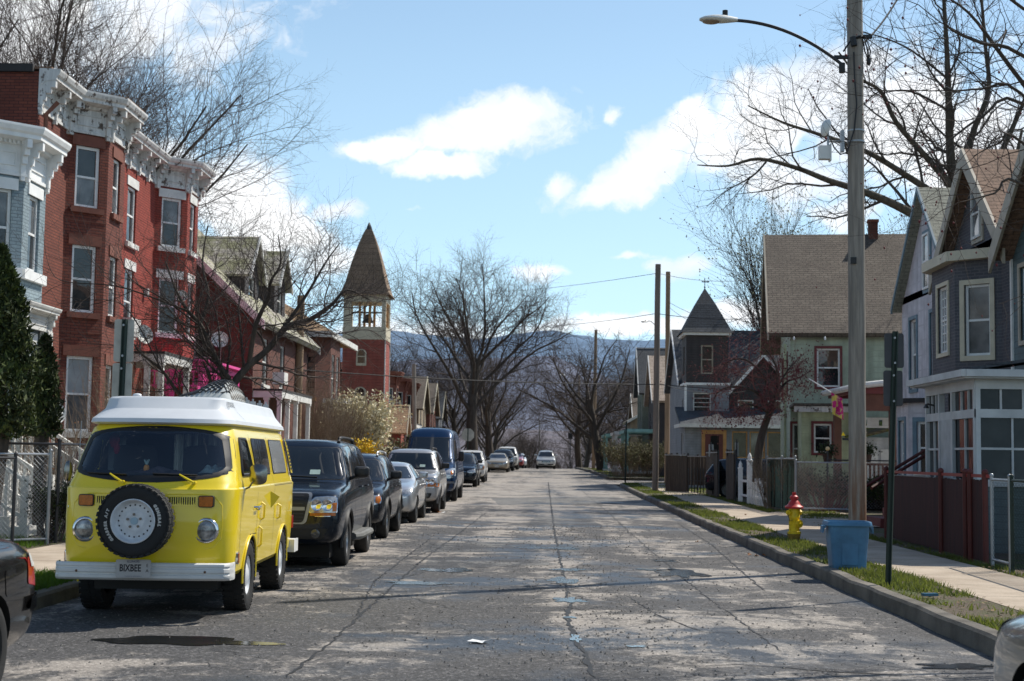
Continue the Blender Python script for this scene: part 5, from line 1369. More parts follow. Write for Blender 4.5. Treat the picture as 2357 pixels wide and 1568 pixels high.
# ------------------------------------------------------------------ building kit
def V2(p): return Vector((p[0], p[1]))
def seg_frame(a, b):
    a, b = V2(a), V2(b); u = (b-a); L = u.length; u.normalize(); return a, u, Vector((u.y, -u.x)), L
def wall_panel(mb, a, b, z0, z1, holes=(), rec=.10):
    p, u, n, L = seg_frame(a, b)
    us = sorted({0, L, *[h[0] for h in holes], *[h[1] for h in holes]}); zs = sorted({z0, z1, *[h[2] for h in holes], *[h[3] for h in holes]})
    def P(q, z, d=0): return (p.x+u.x*q+n.x*d, p.y+u.y*q+n.y*d, z)
    for i in range(len(us)-1):
        for j in range(len(zs)-1):
            cu, cz = (us[i]+us[i+1])/2, (zs[j]+zs[j+1])/2
            if any(h[0] < cu < h[1] and h[2] < cz < h[3] for h in holes): continue
            mb.poly([P(us[i], zs[j]), P(us[i+1], zs[j]), P(us[i+1], zs[j+1]), P(us[i], zs[j+1])])
    for (h0, h1, y0, y1) in holes:
        mb.poly([P(h0, y0), P(h0, y0, -rec), P(h0, y1, -rec), P(h0, y1)]); mb.poly([P(h1, y0, -rec), P(h1, y0), P(h1, y1), P(h1, y1, -rec)])
        mb.poly([P(h0, y0, -rec), P(h0, y0), P(h1, y0), P(h1, y0, -rec)]); mb.poly([P(h0, y1), P(h0, y1, -rec), P(h1, y1, -rec), P(h1, y1)])
def window(root, a, b, h, frame='white', glass='glass', fw=.06, rec=.10, rail=True, vbars=0, hbars=0, sill=None, lintel=None, case=None, cw=.10, lh=.2):
    p, u, n, L = seg_frame(a, b); h0, h1, z0, z1 = h; d0, d1 = -rec-.01, -rec+.045
    mb = MB()
    mb.ob(p, u, n, h0, h0+fw, z0, z1, d0, d1).ob(p, u, n, h1-fw, h1, z0, z1, d0, d1).ob(p, u, n, h0+fw, h1-fw, z0, z0+fw, d0, d1).ob(p, u, n, h0+fw, h1-fw, z1-fw, z1, d0, d1)
    zm = (z0+z1)/2
    if rail: mb.ob(p, u, n, h0+fw, h1-fw, zm-.025, zm+.025, d0, d1-.01)
    for k in range(vbars): x = h0+fw+(h1-h0-2*fw)*(k+1)/(vbars+1); mb.ob(p, u, n, x-.014, x+.014, z0+fw, z1-fw, d0, d1-.014)
    for k in range(hbars): z = z0+fw+(z1-z0-2*fw)*(k+1)/(hbars+1); mb.ob(p, u, n, h0+fw, h1-fw, z-.014, z+.014, d0, d1-.018)
    w = mb.build('window', M_[frame], root)
    g = MB(); d = -rec+.008
    def P(q, z): return (p.x+u.x*q+n.x*d, p.y+u.y*q+n.y*d, z)
    if isinstance(glass, tuple):
        for gm, za, zb_ in ((glass[0], zm, z1-.02), (glass[1], z0+.02, zm)):
            q = MB().poly([P(h0+.02, za), P(h1-.02, za), P(h1-.02, zb_), P(h0+.02, zb_)]); q.build('pane', M_[gm], w)
    else: g.poly([P(h0+.02, z0+.02), P(h1-.02, z0+.02), P(h1-.02, z1-.02), P(h0+.02, z1-.02)]).build('pane', M_[glass], w)
    if case:
        c = MB(); c.ob(p, u, n, h0-cw, h0, z0-cw, z1+cw, -.02, .035).ob(p, u, n, h1, h1+cw, z0-cw, z1+cw, -.02, .035).ob(p, u, n, h0, h1, z1, z1+cw, -.02, .035).ob(p, u, n, h0, h1, z0-cw, z0, -.02, .035).build('casing', M_[case], w)
    if sill: MB().ob(p, u, n, h0-.12, h1+.12, z0-.14, z0, -rec, .09).build('sill', M_[sill], w)
    if lintel: MB().ob(p, u, n, h0-.12, h1+.12, z1, z1+lh, -.03, .03).build('lintel', M_[lintel], w)
    return w
def facade(root, pts, z0, z1, mat, wins=(), close=None):
    """pts: polyline, outward normal to the right of travel; wins: (segment, u0, u1, z0, z1, kwargs)"""
    mb = MB()
    for i in range(len(pts)-1):
        hs = [(w[1], w[2], w[3], w[4]) for w in wins if w[0] == i]
        wall_panel(mb, pts[i], pts[i+1], z0, z1, hs)
    o = mb.build('wall', M_[mat], root)
    for w in wins: window(root, pts[w[0]], pts[w[0]+1], w[1:5], **(w[5] if len(w) > 5 else {}))
    return o
def offset_poly(pts, d):
    P = [V2(p) for p in pts]; out = []
    for i, p in enumerate(P):
        ns = []
        if i > 0: ns.append(seg_frame(P[i-1], p)[2])
        if i < len(P)-1: ns.append(seg_frame(p, P[i+1])[2])
        if len(ns) == 1: out.append(p+ns[0]*d)
        else: m = (ns[0]+ns[1]); m = m/(m.dot(ns[0]) or 1); out.append(p+m*d)
    return out
def cornice(root, pts, z0, z1, proj, mat, top=None, brackets=.75, toppts=None, dent=False):
    mb = MB(); h = z1-z0
    prof = [(.0, z0), (.05, z0), (.05, z0+.07), (.03, z0+.08), (.03, z0+h*.62), (.10, z0+h*.64), (.13, z0+h*.70), (proj*.82, z0+h*.74), (proj*.82, z0+h*.82), (proj*.92, z0+h*.86), (proj, z0+h*.95), (proj, z1), (.0, z1+.02)]
    rows = [[(q.x, q.y, z) for q in offset_poly(pts, d)] for d, z in prof]; n = len(pts)
    for a, b in zip(rows[:-1], rows[1:]):
        for i in range(n-1): mb.poly([a[i], a[i+1], b[i+1], b[i]])
    for i, rev in ((0, False), (n-1, True)):
        f = [r[i] for r in rows]; mb.poly(f if rev else f[::-1])
    bm_ = MB(); pm = mb; brl = []
    for i in range(n-1):
        p, u, nn, L = seg_frame(pts[i], pts[i+1]); k = max(1, round(L/brackets)); 
        if L < .35: continue
        for j in range(k+1):
            if L > .9 or j in (0, k): 
                q = .07+(L-.14)*j/k; t = .055
                for (da, db, za, zb_) in ((.03, .10, z0+.0, z0+h*.25), (.03, .16, z0+h*.25, z0+h*.42), (.03, proj*.55, z0+h*.42, z0+h*.56), (.03, proj*.78, z0+h*.56, z0+h*.735)):
                    bm_.ob(p, u, nn, q-t, q+t, za, zb_, da, db)
                bm_.ob(p, u, nn, q-t*.8, q+t*.8, z0-.09, z0, .0, .09); brl.append(bm_); bm_ = MB()
            if j < k and L > .7:
                a_, b_ = .07+(L-.14)*j/k+.14, .07+(L-.14)*(j+1)/k-.14
                if b_-a_ > .15:
                    pm.ob(p, u, nn, a_, b_, z0+h*.20, z0+h*.23, .03, .055).ob(p, u, nn, a_, b_, z0+h*.46, z0+h*.49, .03, .055).ob(p, u, nn, a_, a_+.03, z0+h*.23, z0+h*.46, .03, .055).ob(p, u, nn, b_-.03, b_, z0+h*.23, z0+h*.46, .03, .055)
        if dent:
            m = int(L/.09)
            for j in range(m): pm.ob(p, u, nn, (j+.25)*L/m, (j+.7)*L/m, z0+h*.64, z0+h*.72, .10, .17)
    c = mb.build('cornice', M_[mat], root)
    for b_ in brl: b_.build('bracket', M_[mat], c)
    return c
def flat_roof(root, poly, z, mat='roof_dark'):
    return MB().ext([(p[0], p[1], z) for p in poly], (0, 0, .06)).build('roof', M_[mat], root)
def slab(mb, q, t):
    """a thin sloped slab from 4 corner points (counter-clockwise seen from outside)"""
    a = [Vector(p) for p in q]; n = (a[1]-a[0]).cross(a[2]-a[0]).normalized(); mb.ext([p-n*t for p in a], n*t)
def gable(root, x0, x1, y0, y1, ze, zr, axis='x', over=.35, th=.16, roof='roof_brown', wall=None, trim=None, rake_t=.22, overy=None):
    """ridge runs along axis"""
    mb = MB(); wb = MB()
    if axis == 'x':
        ym = (y0+y1)/2; s = (zr-ze)/(ym-y0); a, b = x0-over, x1+over; yo = over if overy is None else overy; zo = ze-s*yo
        slab(mb, [(a, y0-yo, zo+th), (b, y0-yo, zo+th), (b, ym, zr+th), (a, ym, zr+th)], th); slab(mb, [(b, y1+yo, zo+th), (a, y1+yo, zo+th), (a, ym, zr+th+.002), (b, ym, zr+th+.002)], th)
        if wall:
            wb.poly([(x0, y1, ze), (x0, y0, ze), (x0, ym, zr)]); MB().poly([(x1, y0, ze), (x1, y1, ze), (x1, ym, zr)]).build('gable_wall', M_[wall], root)
        if trim:
            for xx in (a-.03, b+.0):
                for (ya, yb) in ((y0-yo, ym), (y1+yo, ym)):
                    za = zo+th+.02; zb_ = zr+th+.02
                    t = MB(); t.ext([(xx, ya, za), (xx, yb, zb_), (xx, yb, zb_-rake_t), (xx, ya, za-rake_t)], (.06, 0, 0)); t.build('bargeboard', M_[trim], root)
    else:
        xm = (x0+x1)/2; s = (zr-ze)/(xm-x0); a, b = y0-over, y1+over; zo = ze-s*over
        slab(mb, [(x0-over, b, zo+th), (x0-over, a, zo+th), (xm, a, zr+th), (xm, b, zr+th)], th); slab(mb, [(x1+over, a, zo+th), (x1+over, b, zo+th), (xm, b, zr+th+.002), (xm, a, zr+th+.002)], th)
        if wall:
            wb.poly([(x0, y0, ze), (x1, y0, ze), (xm, y0, zr)]); MB().poly([(x1, y1, ze), (x0, y1, ze), (xm, y1, zr)]).build('gable_wall', M_[wall], root)
        if trim:
            for yy_ in (a-.03, b):
                for (xa, xb) in ((x0-over, xm), (x1+over, xm)):
                    za = zo+th+.02; zb_ = zr+th+.02
                    t = MB(); t.ext([(xa, yy_, za), (xb, yy_, zb_), (xb, yy_, zb_-rake_t), (xa, yy_, za-rake_t)], (0, .06, 0)); t.build('bargeboard', M_[trim], root)
    o = mb.build('roof', M_[roof], root)
    if wb.v: wb.build('gable_wall', M_[wall], root)
    return o
def house(name, label, x, y, cat='house', group=None):
    return thing(name, label, cat, (x, y, gz(y)), 0, group, world=True)
def W(i, c, w, z0, z1, **k): return (i, c-w/2, c+w/2, z0, z1, k)
def post(mb, x, y, z0, z1, r=.07): mb.bx(x-r, x+r, y-r, y+r, z0, z1); mb.bx(x-r*1.4, x+r*1.4, y-r*1.4, y+r*1.4, z1-.08, z1); mb.bx(x-r*1.4, x+r*1.4, y-r*1.4, y+r*1.4, z0, z0+.1)

# ------------------------------------------------------------------ row houses, street side of the yellow van
g1 = house('row_house', 'pale blue painted brick row house with clean white bracketed cornice', -11.7, 28)
pts = [(-24, 20.5), (-11.6, 20.5), (-11.6, 28.45), (-10.8, 29.25), (-10.8, 30.55), (-11.6, 31.35), (-11.6, 31.9), (-24, 31.9)]
ws = dict(frame='white', glass=('glass2', 'glass'), sill=None, lintel='white', lh=.24)
facade(g1, pts, 0, 8.0, 'brick_grey', [W(2, .57, .62, 5.45, 7.05, **ws), W(3, .66, .62, 5.45, 7.05, **ws), W(2, .57, .62, 2.0, 3.9, **ws), W(3, .66, .62, 2.0, 3.9, **ws), W(1, 5.2, .9, 5.45, 7.05, **ws), W(1, 2.2, .9, 5.45, 7.05, **ws)])
cornice(g1, pts[1:7], 7.35, 8.38, .46, 'white', brackets=1.2, dent=True)
flat_roof(g1, [(-24, 20.5), (-11.4, 20.5), (-11.4, 28.4), (-10.6, 29.2), (-10.6, 30.6), (-11.4, 31.4), (-11.6, 31.88), (-24, 31.88)], 8.38)
sb_ = MB(); 
for i in (2, 3, 4):
    p, u, n, L = seg_frame(pts[i], pts[i+1]); sb_.ob(p, u, n, 0, L, 5.22, 5.42, -.02, .10)
sb_.build('sill_band', M_['white'], g1)
c_ = cornice(g1, [(-11.2, 28.4), (-10.68, 28.95), (-10.68, 30.7), (-11.3, 31.35)], 4.2, 4.72, .26, 'white_dirty', brackets=9)
em = MB()
for (x, y) in ((-10.66, 29.15), (-10.66, 30.55)): em.bx(x-.07, x+.07, y-.09, y+.09, .6, 4.25); em.bx(x-.1, x+.1, y-.13, y+.13, 3.8, 4.2); em.bx(x-.03, x+.085, y-.12, y-.09, 1.2, 3.7)
em.build('door_surround', M_['white_dirty'], g1)
MB().bx(-10.62, -10.56, 29.5, 30.7, .8, 3.4).build('door', plain('pale_door', (.4, .42, .42), .6), g1)

r1 = house('row_house', 'dark brownish red brick row house with peeling bracketed cornice and cracked panes', -11.6, 34)
ptsA = [(-24, 31.95), (-11.58, 31.95), (-11.58, 34.05), (-10.8, 34.83), (-10.8, 36.2), (-11.58, 36.98), (-11.58, 38.0)]
wd = dict(frame='white', glass=('glass', 'glass2'), sill='stone_brown', lintel='stone_brown', lh=.26, fw=.075)
wl = dict(frame='white', glass=('curtain', 'glass2'), sill='white_dirty', lintel='stone_brown', lh=.26, fw=.075)
facade(r1, ptsA, 0, 10.36, 'brick_dark', [W(2, .555, .64, 7.62, 9.15, **wd), W(2, .555, .64, 5.02, 6.68, **{**wd, 'glass': ('glass', 'glass')}), W(2, .555, .70, 2.1, 3.95, **wl), W(3, .72, .60, 7.62, 9.05, **wd), W(3, .72, .60, 5.02, 6.55, **wd), W(3, .72, .60, 2.1, 3.8, **wd),
    W(5, .5, .5, 7.5, 9.1, **wd)])
cornice(r1, ptsA[1:], 9.45, 10.42, .50, 'white_peel', brackets=1.0)
flat_roof(r1, [(-24, 31.97), (-11.3, 31.97), (-11.3, 34.0), (-10.35, 34.8), (-10.35, 36.2), (-11.2, 37.0), (-11.2, 37.98), (-24, 37.98)], 10.42, 'roof_rust')
for z in (4.55, 7.3): p, u, n, L = seg_frame(ptsA[2], ptsA[3]); MB().ob(p, u, n, 0, L, z-.03, z, -.02, .012).build('string_course', M_['stone_brown'], r1)
dp = MB(); dp.tube([(-11.45, 32.15, .3), (-11.45, 32.15, 9.4), (-11.2, 32.2, 9.7)], .055, 8); dp.build('drain_pipe', plain('rusty_pipe', (.2, .08, .05), .7), r1)
dp = MB(); dp.bx(-24, -11.7, 31.86, 31.99, 10.34, 10.52); dp.build('parapet', M_['roof_dark'], r1)

r2 = house('row_house', 'bright red painted brick row house with white lintels above its pink porch', -11.6, 42)
ptsB = [(-11.58, 38.0), (-11.58, 41.9), (-10.8, 42.68), (-10.8, 44.0), (-11.58, 44.78), (-11.58, 46.4), (-24, 46.4)]
wr = dict(frame='white', glass='glass', sill='white_dirty', lintel='white_dirty', lh=.26, fw=.075)
facade(r2, ptsB, 0, 10.36, 'brick_red', [W(0, 1.55, .85, 7.5, 9.1, **wr), W(0, 1.55, .85, 4.95, 6.75, **wr), W(1, .565, .68, 7.8, 9.3, **{**wr, 'glass': ('glass2', 'glass')}), W(1, .565, .68, 5.2, 6.85, **wr), W(1, .565, .68, 2.1, 3.9, **wr),
    W(2, .66, .62, 7.8, 9.3, **wr), W(2, .66, .62, 5.2, 6.85, **wr), W(2, .66, .62, 2.1, 3.9, **wr)])
cornice(r2, ptsB[:6], 9.62, 10.45, .50, 'white_peel', brackets=1.0)
flat_roof(r2, [(-24, 38.02), (-11.2, 38.02), (-11.2, 41.9), (-10.35, 42.7), (-10.35, 44.0), (-11.2, 44.8), (-11.2, 46.38), (-24, 46.38)], 10.44)
MB().bx(-11.56, -11.3, 39.0, 39.9, 4.85, 5.35).build('window_unit', M_['white_dirty'], r2)
lt = MB(); lt.bx(-11.56, -11.45, 41.0, 41.15, 6.15, 6.4); lt.build('wall_lamp', M_['dish'], r2)

SH_ = -.22
for o_ in (g1, r1, r2): o_.location.x += SH_
# porches: carried by their houses
def porch(root, x0, x1, y0, y1, z, mat, roofmat, posts, fz=.8, deck='white_dirty', fas=.22, spindle=False, base=True):
    MB().bx(x0, x1, y0, y1, z, z+.07).build('porch_roof', M_[roofmat], root)
    f = MB(); f.bx(x1-.10, x1-.02, y0+.03, y1-.03, z-fas, z).bx(x0, x1-.1, y0+.03, y0+.11, z-fas, z).bx(x0, x1-.1, y1-.11, y1-.03, z-fas, z); f.build('porch_fascia', M_[mat], root)
    for (x, y) in posts: p = MB(); post(p, x, y, fz, z-fas, .07); p.build('porch_post', M_[mat], root)
    if base: MB().bx(x0, x1-.08, y0+.08, y1-.08, fz-.12, fz).build('porch_floor', M_[deck], root)
    if spindle:
        s = MB()
        for (a, b) in (((x1-.07, y0+.1), (x1-.07, y1-.1)), ((x0+.1, y0+.07), (x1-.1, y0+.07))):
            p, u, n, L = seg_frame(a, b); s.ob(p, u, n, 0, L, z-fas-.52, z-fas-.47, -.03, .03); s.ob(p, u, n, 0, L, z-fas-.10, z-fas-.05, -.03, .03)
            m = int(L/.15)
            for k in range(m): s.ob(p, u, n, (k+.36)*L/m, (k+.64)*L/m, z-fas-.47, z-fas-.1, -.018, .018)
        s.build('spindle_frieze', M_[mat], root)
        br = MB()
        for (x, y) in posts:
            for dy in (-1, 1):
                br.ext([(x-.02, y+dy*.07, z-fas-.52), (x-.02, y+dy*.55, z-fas-.52), (x-.02, y+dy*.42, z-fas-.62), (x-.02, y+dy*.28, z-fas-.66), (x-.02, y+dy*.16, z-fas-.82), (x-.02, y+dy*.07, z-fas-1.0)], (.04, 0, 0))
            br.ext([(x-.55, y-.02, z-fas-.52), (x-.07, y-.02, z-fas-.52), (x-.07, y-.02, z-fas-1.0), (x-.16, y-.02, z-fas-.82), (x-.28, y-.02, z-fas-.66), (x-.42, y-.02, z-fas-.62)], (0, .04, 0))
        br.build('porch_bracket', M_[mat], root)
porch(r1, -11.58, -9.95, 37.55, 40.6, 4.25, 'white_dirty', 'roof_dark', [(-10.95, 37.7), (-10.45, 37.7), (-10.08, 37.7), (-10.08, 40.4)], 1.0)
porch(r2, -11.58, -9.75, 41.2, 46.3, 4.28, 'pink', 'pink', [(-10.75, 41.35), (-9.88, 41.35), (-9.88, 43.0), (-9.88, 44.7), (-9.88, 46.1)], 1.0, 'pink', .20, True)
MB().bx(-11.5, -9.62, 41.05, 46.4, 4.28, 4.36).build('porch_eave', M_['pink'], r2)
MB().bx(-11.5, -9.95, 41.3, 46.2, 4.15, 4.2).build('porch_ceiling', plain('shaded_pink_ceiling', (.16, .015, .06), .7), r2)  # added ceiling sheet, porch shade put into its dark pink colour
MB().bx(-11.56, -9.9, 41.25, 46.2, .2, .85).build('porch_base', M_['pink'], r2)
r = MB()
for k in range(40): y = 41.5+4.6*k/39; r.bx(-9.91, -9.87, y-.02, y+.02, 1.05, 1.75)
r.bx(-9.93, -9.85, 41.3, 46.2, 1.75, 1.82); r.build('porch_railing', M_['pink'], r2)

def dish(px, py, Y, size, label, az, el, arm=(0.0, .0), mount=None):
    p = at(px, py, Y); root = thing('satellite_dish', label, 'satellite dish', tuple(p), 0, 'satellite dishes on the brick houses', world=True)
    d = Vector((math.sin(az)*math.cos(el), -math.cos(az)*math.cos(el), math.sin(el))); q = d.to_track_quat('Z', 'Y').to_matrix().to_4x4(); q.translation = p
    m = MB(); m.lathe([(.0005, -.05), (size*.35, -.03), (size*.7, .015), (size, .07), (size*1.01, .06), (size*.7, .0), (size*.35, -.045), (.0005, -.065)], 26, q); m.build('reflector', M_['dish'], root)
    tip = p + d*size*1.0 + Vector((.0, 0, -size*.35)); low = p - q.to_3x3() @ Vector((0, size*.9, -.02))
    a = MB(); a.tube([p - Vector((0, 0, size*.8)), tip], .015, 5); a.build('arm', M_['galv'], root)
    a = MB(); a.sphere(tip, .055, 8, 6, (1.4, 1, .8)); a.build('receiver', M_['dish'], root)
    a = MB(); a.tube([p-d*.04, p-d*.15, (mount or p-d*.15+Vector((0, .05, -.55)))], .022, 6); a.build('mount', M_['galv'], root)
dish(330, 771, 37.3, .26, 'round grey satellite dish on the white porch roof beside the sign post', .9, .25)
dish(506, 783, 42.0, .25, 'round pale satellite dish over the pink porch among branches', .25, .25)
dish(121, 950, 31.0, .28, 'large grey satellite dish low on the wall beside the evergreen', .9, .3)


dish(418, 682, 41.6, .17, 'small ochre tinted satellite dish on the window sill of the red house', .5, .2)

# ------------------------------------------------------------------ gabled brick house, and neighbours further on
b4 = house('gabled_house', 'brown brick house with pale sunlit steep roof, dormers and white eaves', -10, 50)
pts = [(-20, 46.9), (-9.75, 46.9), (-9.75, 57.5), (-20, 57.5)]
wb4 = dict(frame='white_dirty', glass='glass', sill='white_dirty', fw=.07)
facade(b4, pts, 0, 6.2, 'brick_brown', [W(0, 8.7, .95, 4.0, 5.6, **wb4), W(0, 6.2, .95, 4.0, 5.6, **wb4), W(1, 2, .9, 4.0, 5.6, **wb4), W(1, 5.2, .9, 4.0, 5.6, **wb4), W(1, 8.4, .9, 4.0, 5.6, **wb4)])
gable(b4, -20, -9.75, 46.9, 57.5, 6.2, 11.0, 'y', .45, .2, 'roof_pale', 'brick_brown', 'white_dirty', .3)
def dormer(root, x0, x1, y0, y1, zb, ze, zr, wallmat, roof, face=1, trim='white_dirty', win=True):
    """small cross gable whose face looks along +x (face=1) or -x"""
    a, b = ((x1, y0), (x1, y1)) if face > 0 else ((x0, y1), (x0, y0))
    L = y1-y0; m = MB(); hs = [(L*.28, L*.72, zb+.35, ze-.05)] if win else []
    wall_panel(m, a, b, zb, ze, hs); 
    m.poly([(x0, y0, zb), (x1, y0, zb), (x1, y0, ze), (x0, y0, ze)]); m.poly([(x1, y1, zb), (x0, y1, zb), (x0, y1, ze), (x1, y1, ze)])
    m.build('dormer', M_[wallmat], root)
    if win: window(root, a, b, hs[0], frame='white_dirty', glass='glass', fw=.06)
    gable(root, x0, x1, y0, y1, ze, zr, 'x', .22, .1, roof, wallmat, trim, .16)
dormer(b4, -13.5, -10.6, 49.2, 51.6, 6.6, 8.0, 9.3, 'sid_dark', 'roof_pale')
dormer(b4, -13.5, -10.4, 53.6, 55.8, 6.6, 8.2, 9.4, 'sid_dark', 'roof_pale')
porch(b4, -9.75, -8.75, 46.95, 53, 3.72, 'white_dirty', 'roof_dark', [(-9.3, 47.1), (-8.87, 47.1), (-8.87, 48.6), (-8.87, 50.2), (-8.87, 52.8)], .9)
c = MB(); c.bx(-14.6, -14.0, 52, 52.7, 9.8, 12.3); c.build('chimney', M_['brick_brown'], b4)
MB().bx(-9.3, -8.9, 48.0, 48.7, 4.0, 4.4).build('window_unit', M_['white_dirty'], b4)

b5 = house('brick_house', 'dark brick house with tan shingled hip roof and stone-quoined bay', -10, 66)
pts = [(-19, 62), (-10.15, 62), (-9.6, 62.8), (-9.6, 65.6), (-10.15, 66.4), (-10.15, 69.5), (-19, 69.5)]
facade(b5, pts, 0, 7.0, 'brick_brown', [W(0, 8.3, 1.0, 4.1, 6.0, frame='black', glass='glass', sill='ochre'), W(0, 6.2, 1.0, 4.1, 6.0, frame='black', glass='glass', sill='ochre'), W(2, .8, .9, 4.0, 6.1, frame='white_dirty', glass='glass2'), W(2, 2.2, .9, 4.0, 6.1, frame='white_dirty', glass='glass2'), W(5, .8, .9, 4.0, 6.0, frame='white_dirty', glass='glass2')])
m = MB(); X0, X1, Y0, Y1 = -19.4, -9.35, 61.6, 69.9; zr, ze = 9.6, 7.0; 
slab(m, [(X1, Y0, ze), (X1, Y1, ze), (-14, 66.5, zr), (-14, 65, zr)], .15); slab(m, [(X0, Y0, ze), (X1, Y0, ze), (-14, 65, zr), (-14, 65.01, zr)], .15); slab(m, [(X1, Y1, ze), (X0, Y1, ze), (-14, 66.5, zr), (-14, 66.4, zr)], .15); slab(m, [(X0, Y1, ze), (X0, Y0, ze), (-14, 65, zr), (-14, 66.5, zr)], .15)
m.build('roof', M_['roof_tan'], b5)
MB().bx(X0, X1-.02, Y0-.02, Y0+.1, 6.75, 7.0).bx(X1-.12, X1, Y0+.1, Y1, 6.75, 7.0).build('fascia', M_['white_dirty'], b5)
MB().bx(-10.1, -9.0, 62.6, 66.2, .3, 3.9).build('porch_enclosure', M_['white_peel'], b5)
MB().bx(-10.2, -8.85, 62.45, 66.35, 3.9, 4.1).build('porch_cornice', M_['white'], b5)
q = MB()
for k in range(14): z = 3.9+k*.22; q.bx(-10.45 if k % 2 else -10.35, -10.13, 61.97, 62.02, z+.02, z+.2)
q.build('quoin', plain('brown_quoin', (.24, .13, .09), .85, bump=.3), b5)

# church tower with open belfry and curved shingled spire
ch = house('church_tower', 'red clapboard church tower with open belfry and curved brown spire', -10.7, 84)
x0, x1, y0, y1 = -12.0, -9.5, 83.0, 85.4
pts = [(x0, y1), (x0, y0), (x1, y0), (x1, y1), (x0, y1)]
g0 = gz(84)
facade(ch, pts, 0, 8.4, 'sid_red')
MB().bx(x0-.03, x1+.03, y0-.03, y1+.03, 8.4, 9.15).build('belfry_base', M_['cream'], ch)
MB().bx(x0-.0, x1+.0, y0-.0, y1+.0, 10.62, 11.08).build('belfry_lintel', M_['cream'], ch)
for (x, y, w_) in [(x0+.22, y0+.12, .22), (x1-.12, y0+.12, .12), (x0+.12, y1-.12, .12), (x1-.12, y1-.12, .12), (x0+.95, y0+.1, .07), (x0+1.55, y0+.1, .07), (x1-.1, y0+.8, .08), (x1-.1, y0+1.6, .08), (x0+.95, y1-.1, .07), (x0+1.55, y1-.1, .07)]:
    MB().bx(x-w_, x+w_, y-w_ if w_ < .2 else y-.12, y+w_ if w_ < .2 else y+.12, 9.15, 10.66).build('belfry_post', M_['cream'] if w_ > .1 else M_['ochre'], ch)
bl = MB(); bl.lathe([(.36, 0), (.33, .05), (.24, .25), (.2, .42), (.1, .5), (.001, .52)], 18, Matrix.Translation((-10.7, 84.2, 9.5))); bl.tube([(-11.9, 84.2, 10.1), (-9.6, 84.2, 10.1)], .05, 6); bl.build('bell', M_['steel_dark'], ch)
sp = MB(); lev = [(1.50, 11.05), (1.37, 11.25), (1.20, 11.75), (1.05, 12.35), (.90, 12.95), (.73, 13.55), (.53, 14.2), (.33, 14.75), (.18, 15.1)]
cx, cy = (x0+x1)/2, (y0+y1)/2; vs = []
for r_, z in lev: vs += [(cx-r_, cy-r_, z), (cx+r_, cy-r_, z), (cx+r_, cy+r_, z), (cx-r_, cy+r_, z)]
sp.add(vs, [(4*k+i, 4*k+(i+1) % 4, 4*k+4+(i+1) % 4, 4*k+4+i) for k in range(len(lev)-1) for i in range(4)]); sp.build('spire', M_['roof_spire'], ch)
sp = MB(); sp.lathe([(.21, 15.05), (.15, 15.25), (.05, 15.5), (.001, 15.55)], 8, Matrix.Translation((cx, cy, 0))); sp.build('spire_cap', M_['steel_dark'], ch)
cb_ = MB(); cb_.bx(x1-.02, x1+.04, y0-.04, y0+.05, 0, 8.4).bx(x1-.02, x1+.04, y1-.05, y1+.04, 0, 8.4); cb_.build('corner_board', M_['white_dirty'], ch)
def arch_window(root, cx, y, z0, w, h):
    o = [(cx-w/2, z0), (cx+w/2, z0), (cx+w/2, z0+h-w/2)] + [(cx+w/2*math.cos(a), z0+h-w/2+w/2*math.sin(a)) for a in [R(18*k) for k in range(1, 10)]] + [(cx-w/2, z0+h-w/2)]
    c = sum((Vector(p) for p in o), Vector((0, 0)))/len(o)
    oo = [(c.x+(p[0]-c.x)*1.42, c.y+(p[1]-c.y)*1.26) for p in o]
    wn = MB().ext([(p[0], y-.06, p[1]) for p in oo], (0, .05, 0)).build('window', M_['cream'], root)
    MB().ext([(p[0], y-.07, p[1]) for p in o], (0, .005, 0)).build('pane', M_['glass'], wn)
    MB().bx(cx-w/2, cx+w/2, y-.085, y-.075, z0+h*.5-.025, z0+h*.5+.025).build('sash_bar', M_['cream'], wn)
arch_window(ch, -10.88, y0, 7.0, .42, .78); arch_window(ch, -10.9, y0, 4.55, .5, 1.0)
hall = house('church_hall', 'low red clapboard church hall with tan gabled entrance beside the tower', -12, 90)
facade(hall, [(-20, 85.6), (-10.2, 85.6), (-10.2, 92), (-20, 92)], 0, 4.0, 'sid_red')
gable(hall, -20, -10.2, 85.6, 92, 4.0, 6.2, 'y', .3, .15, 'roof_tan', 'sid_red', 'cream')
facade(hall, [(-10.2, 85.9), (-8.75, 85.9), (-8.75, 88.0), (-10.2, 88.0)], 0, 3.3, 'sid_red', [W(0, .65, .7, .6, 2.7, frame='cream', glass='glass')])
gable(hall, -10.4, -8.75, 85.9, 88.0, 3.3, 4.6, 'x', .35, .12, 'roof_tan', 'sid_red', 'cream', .25)

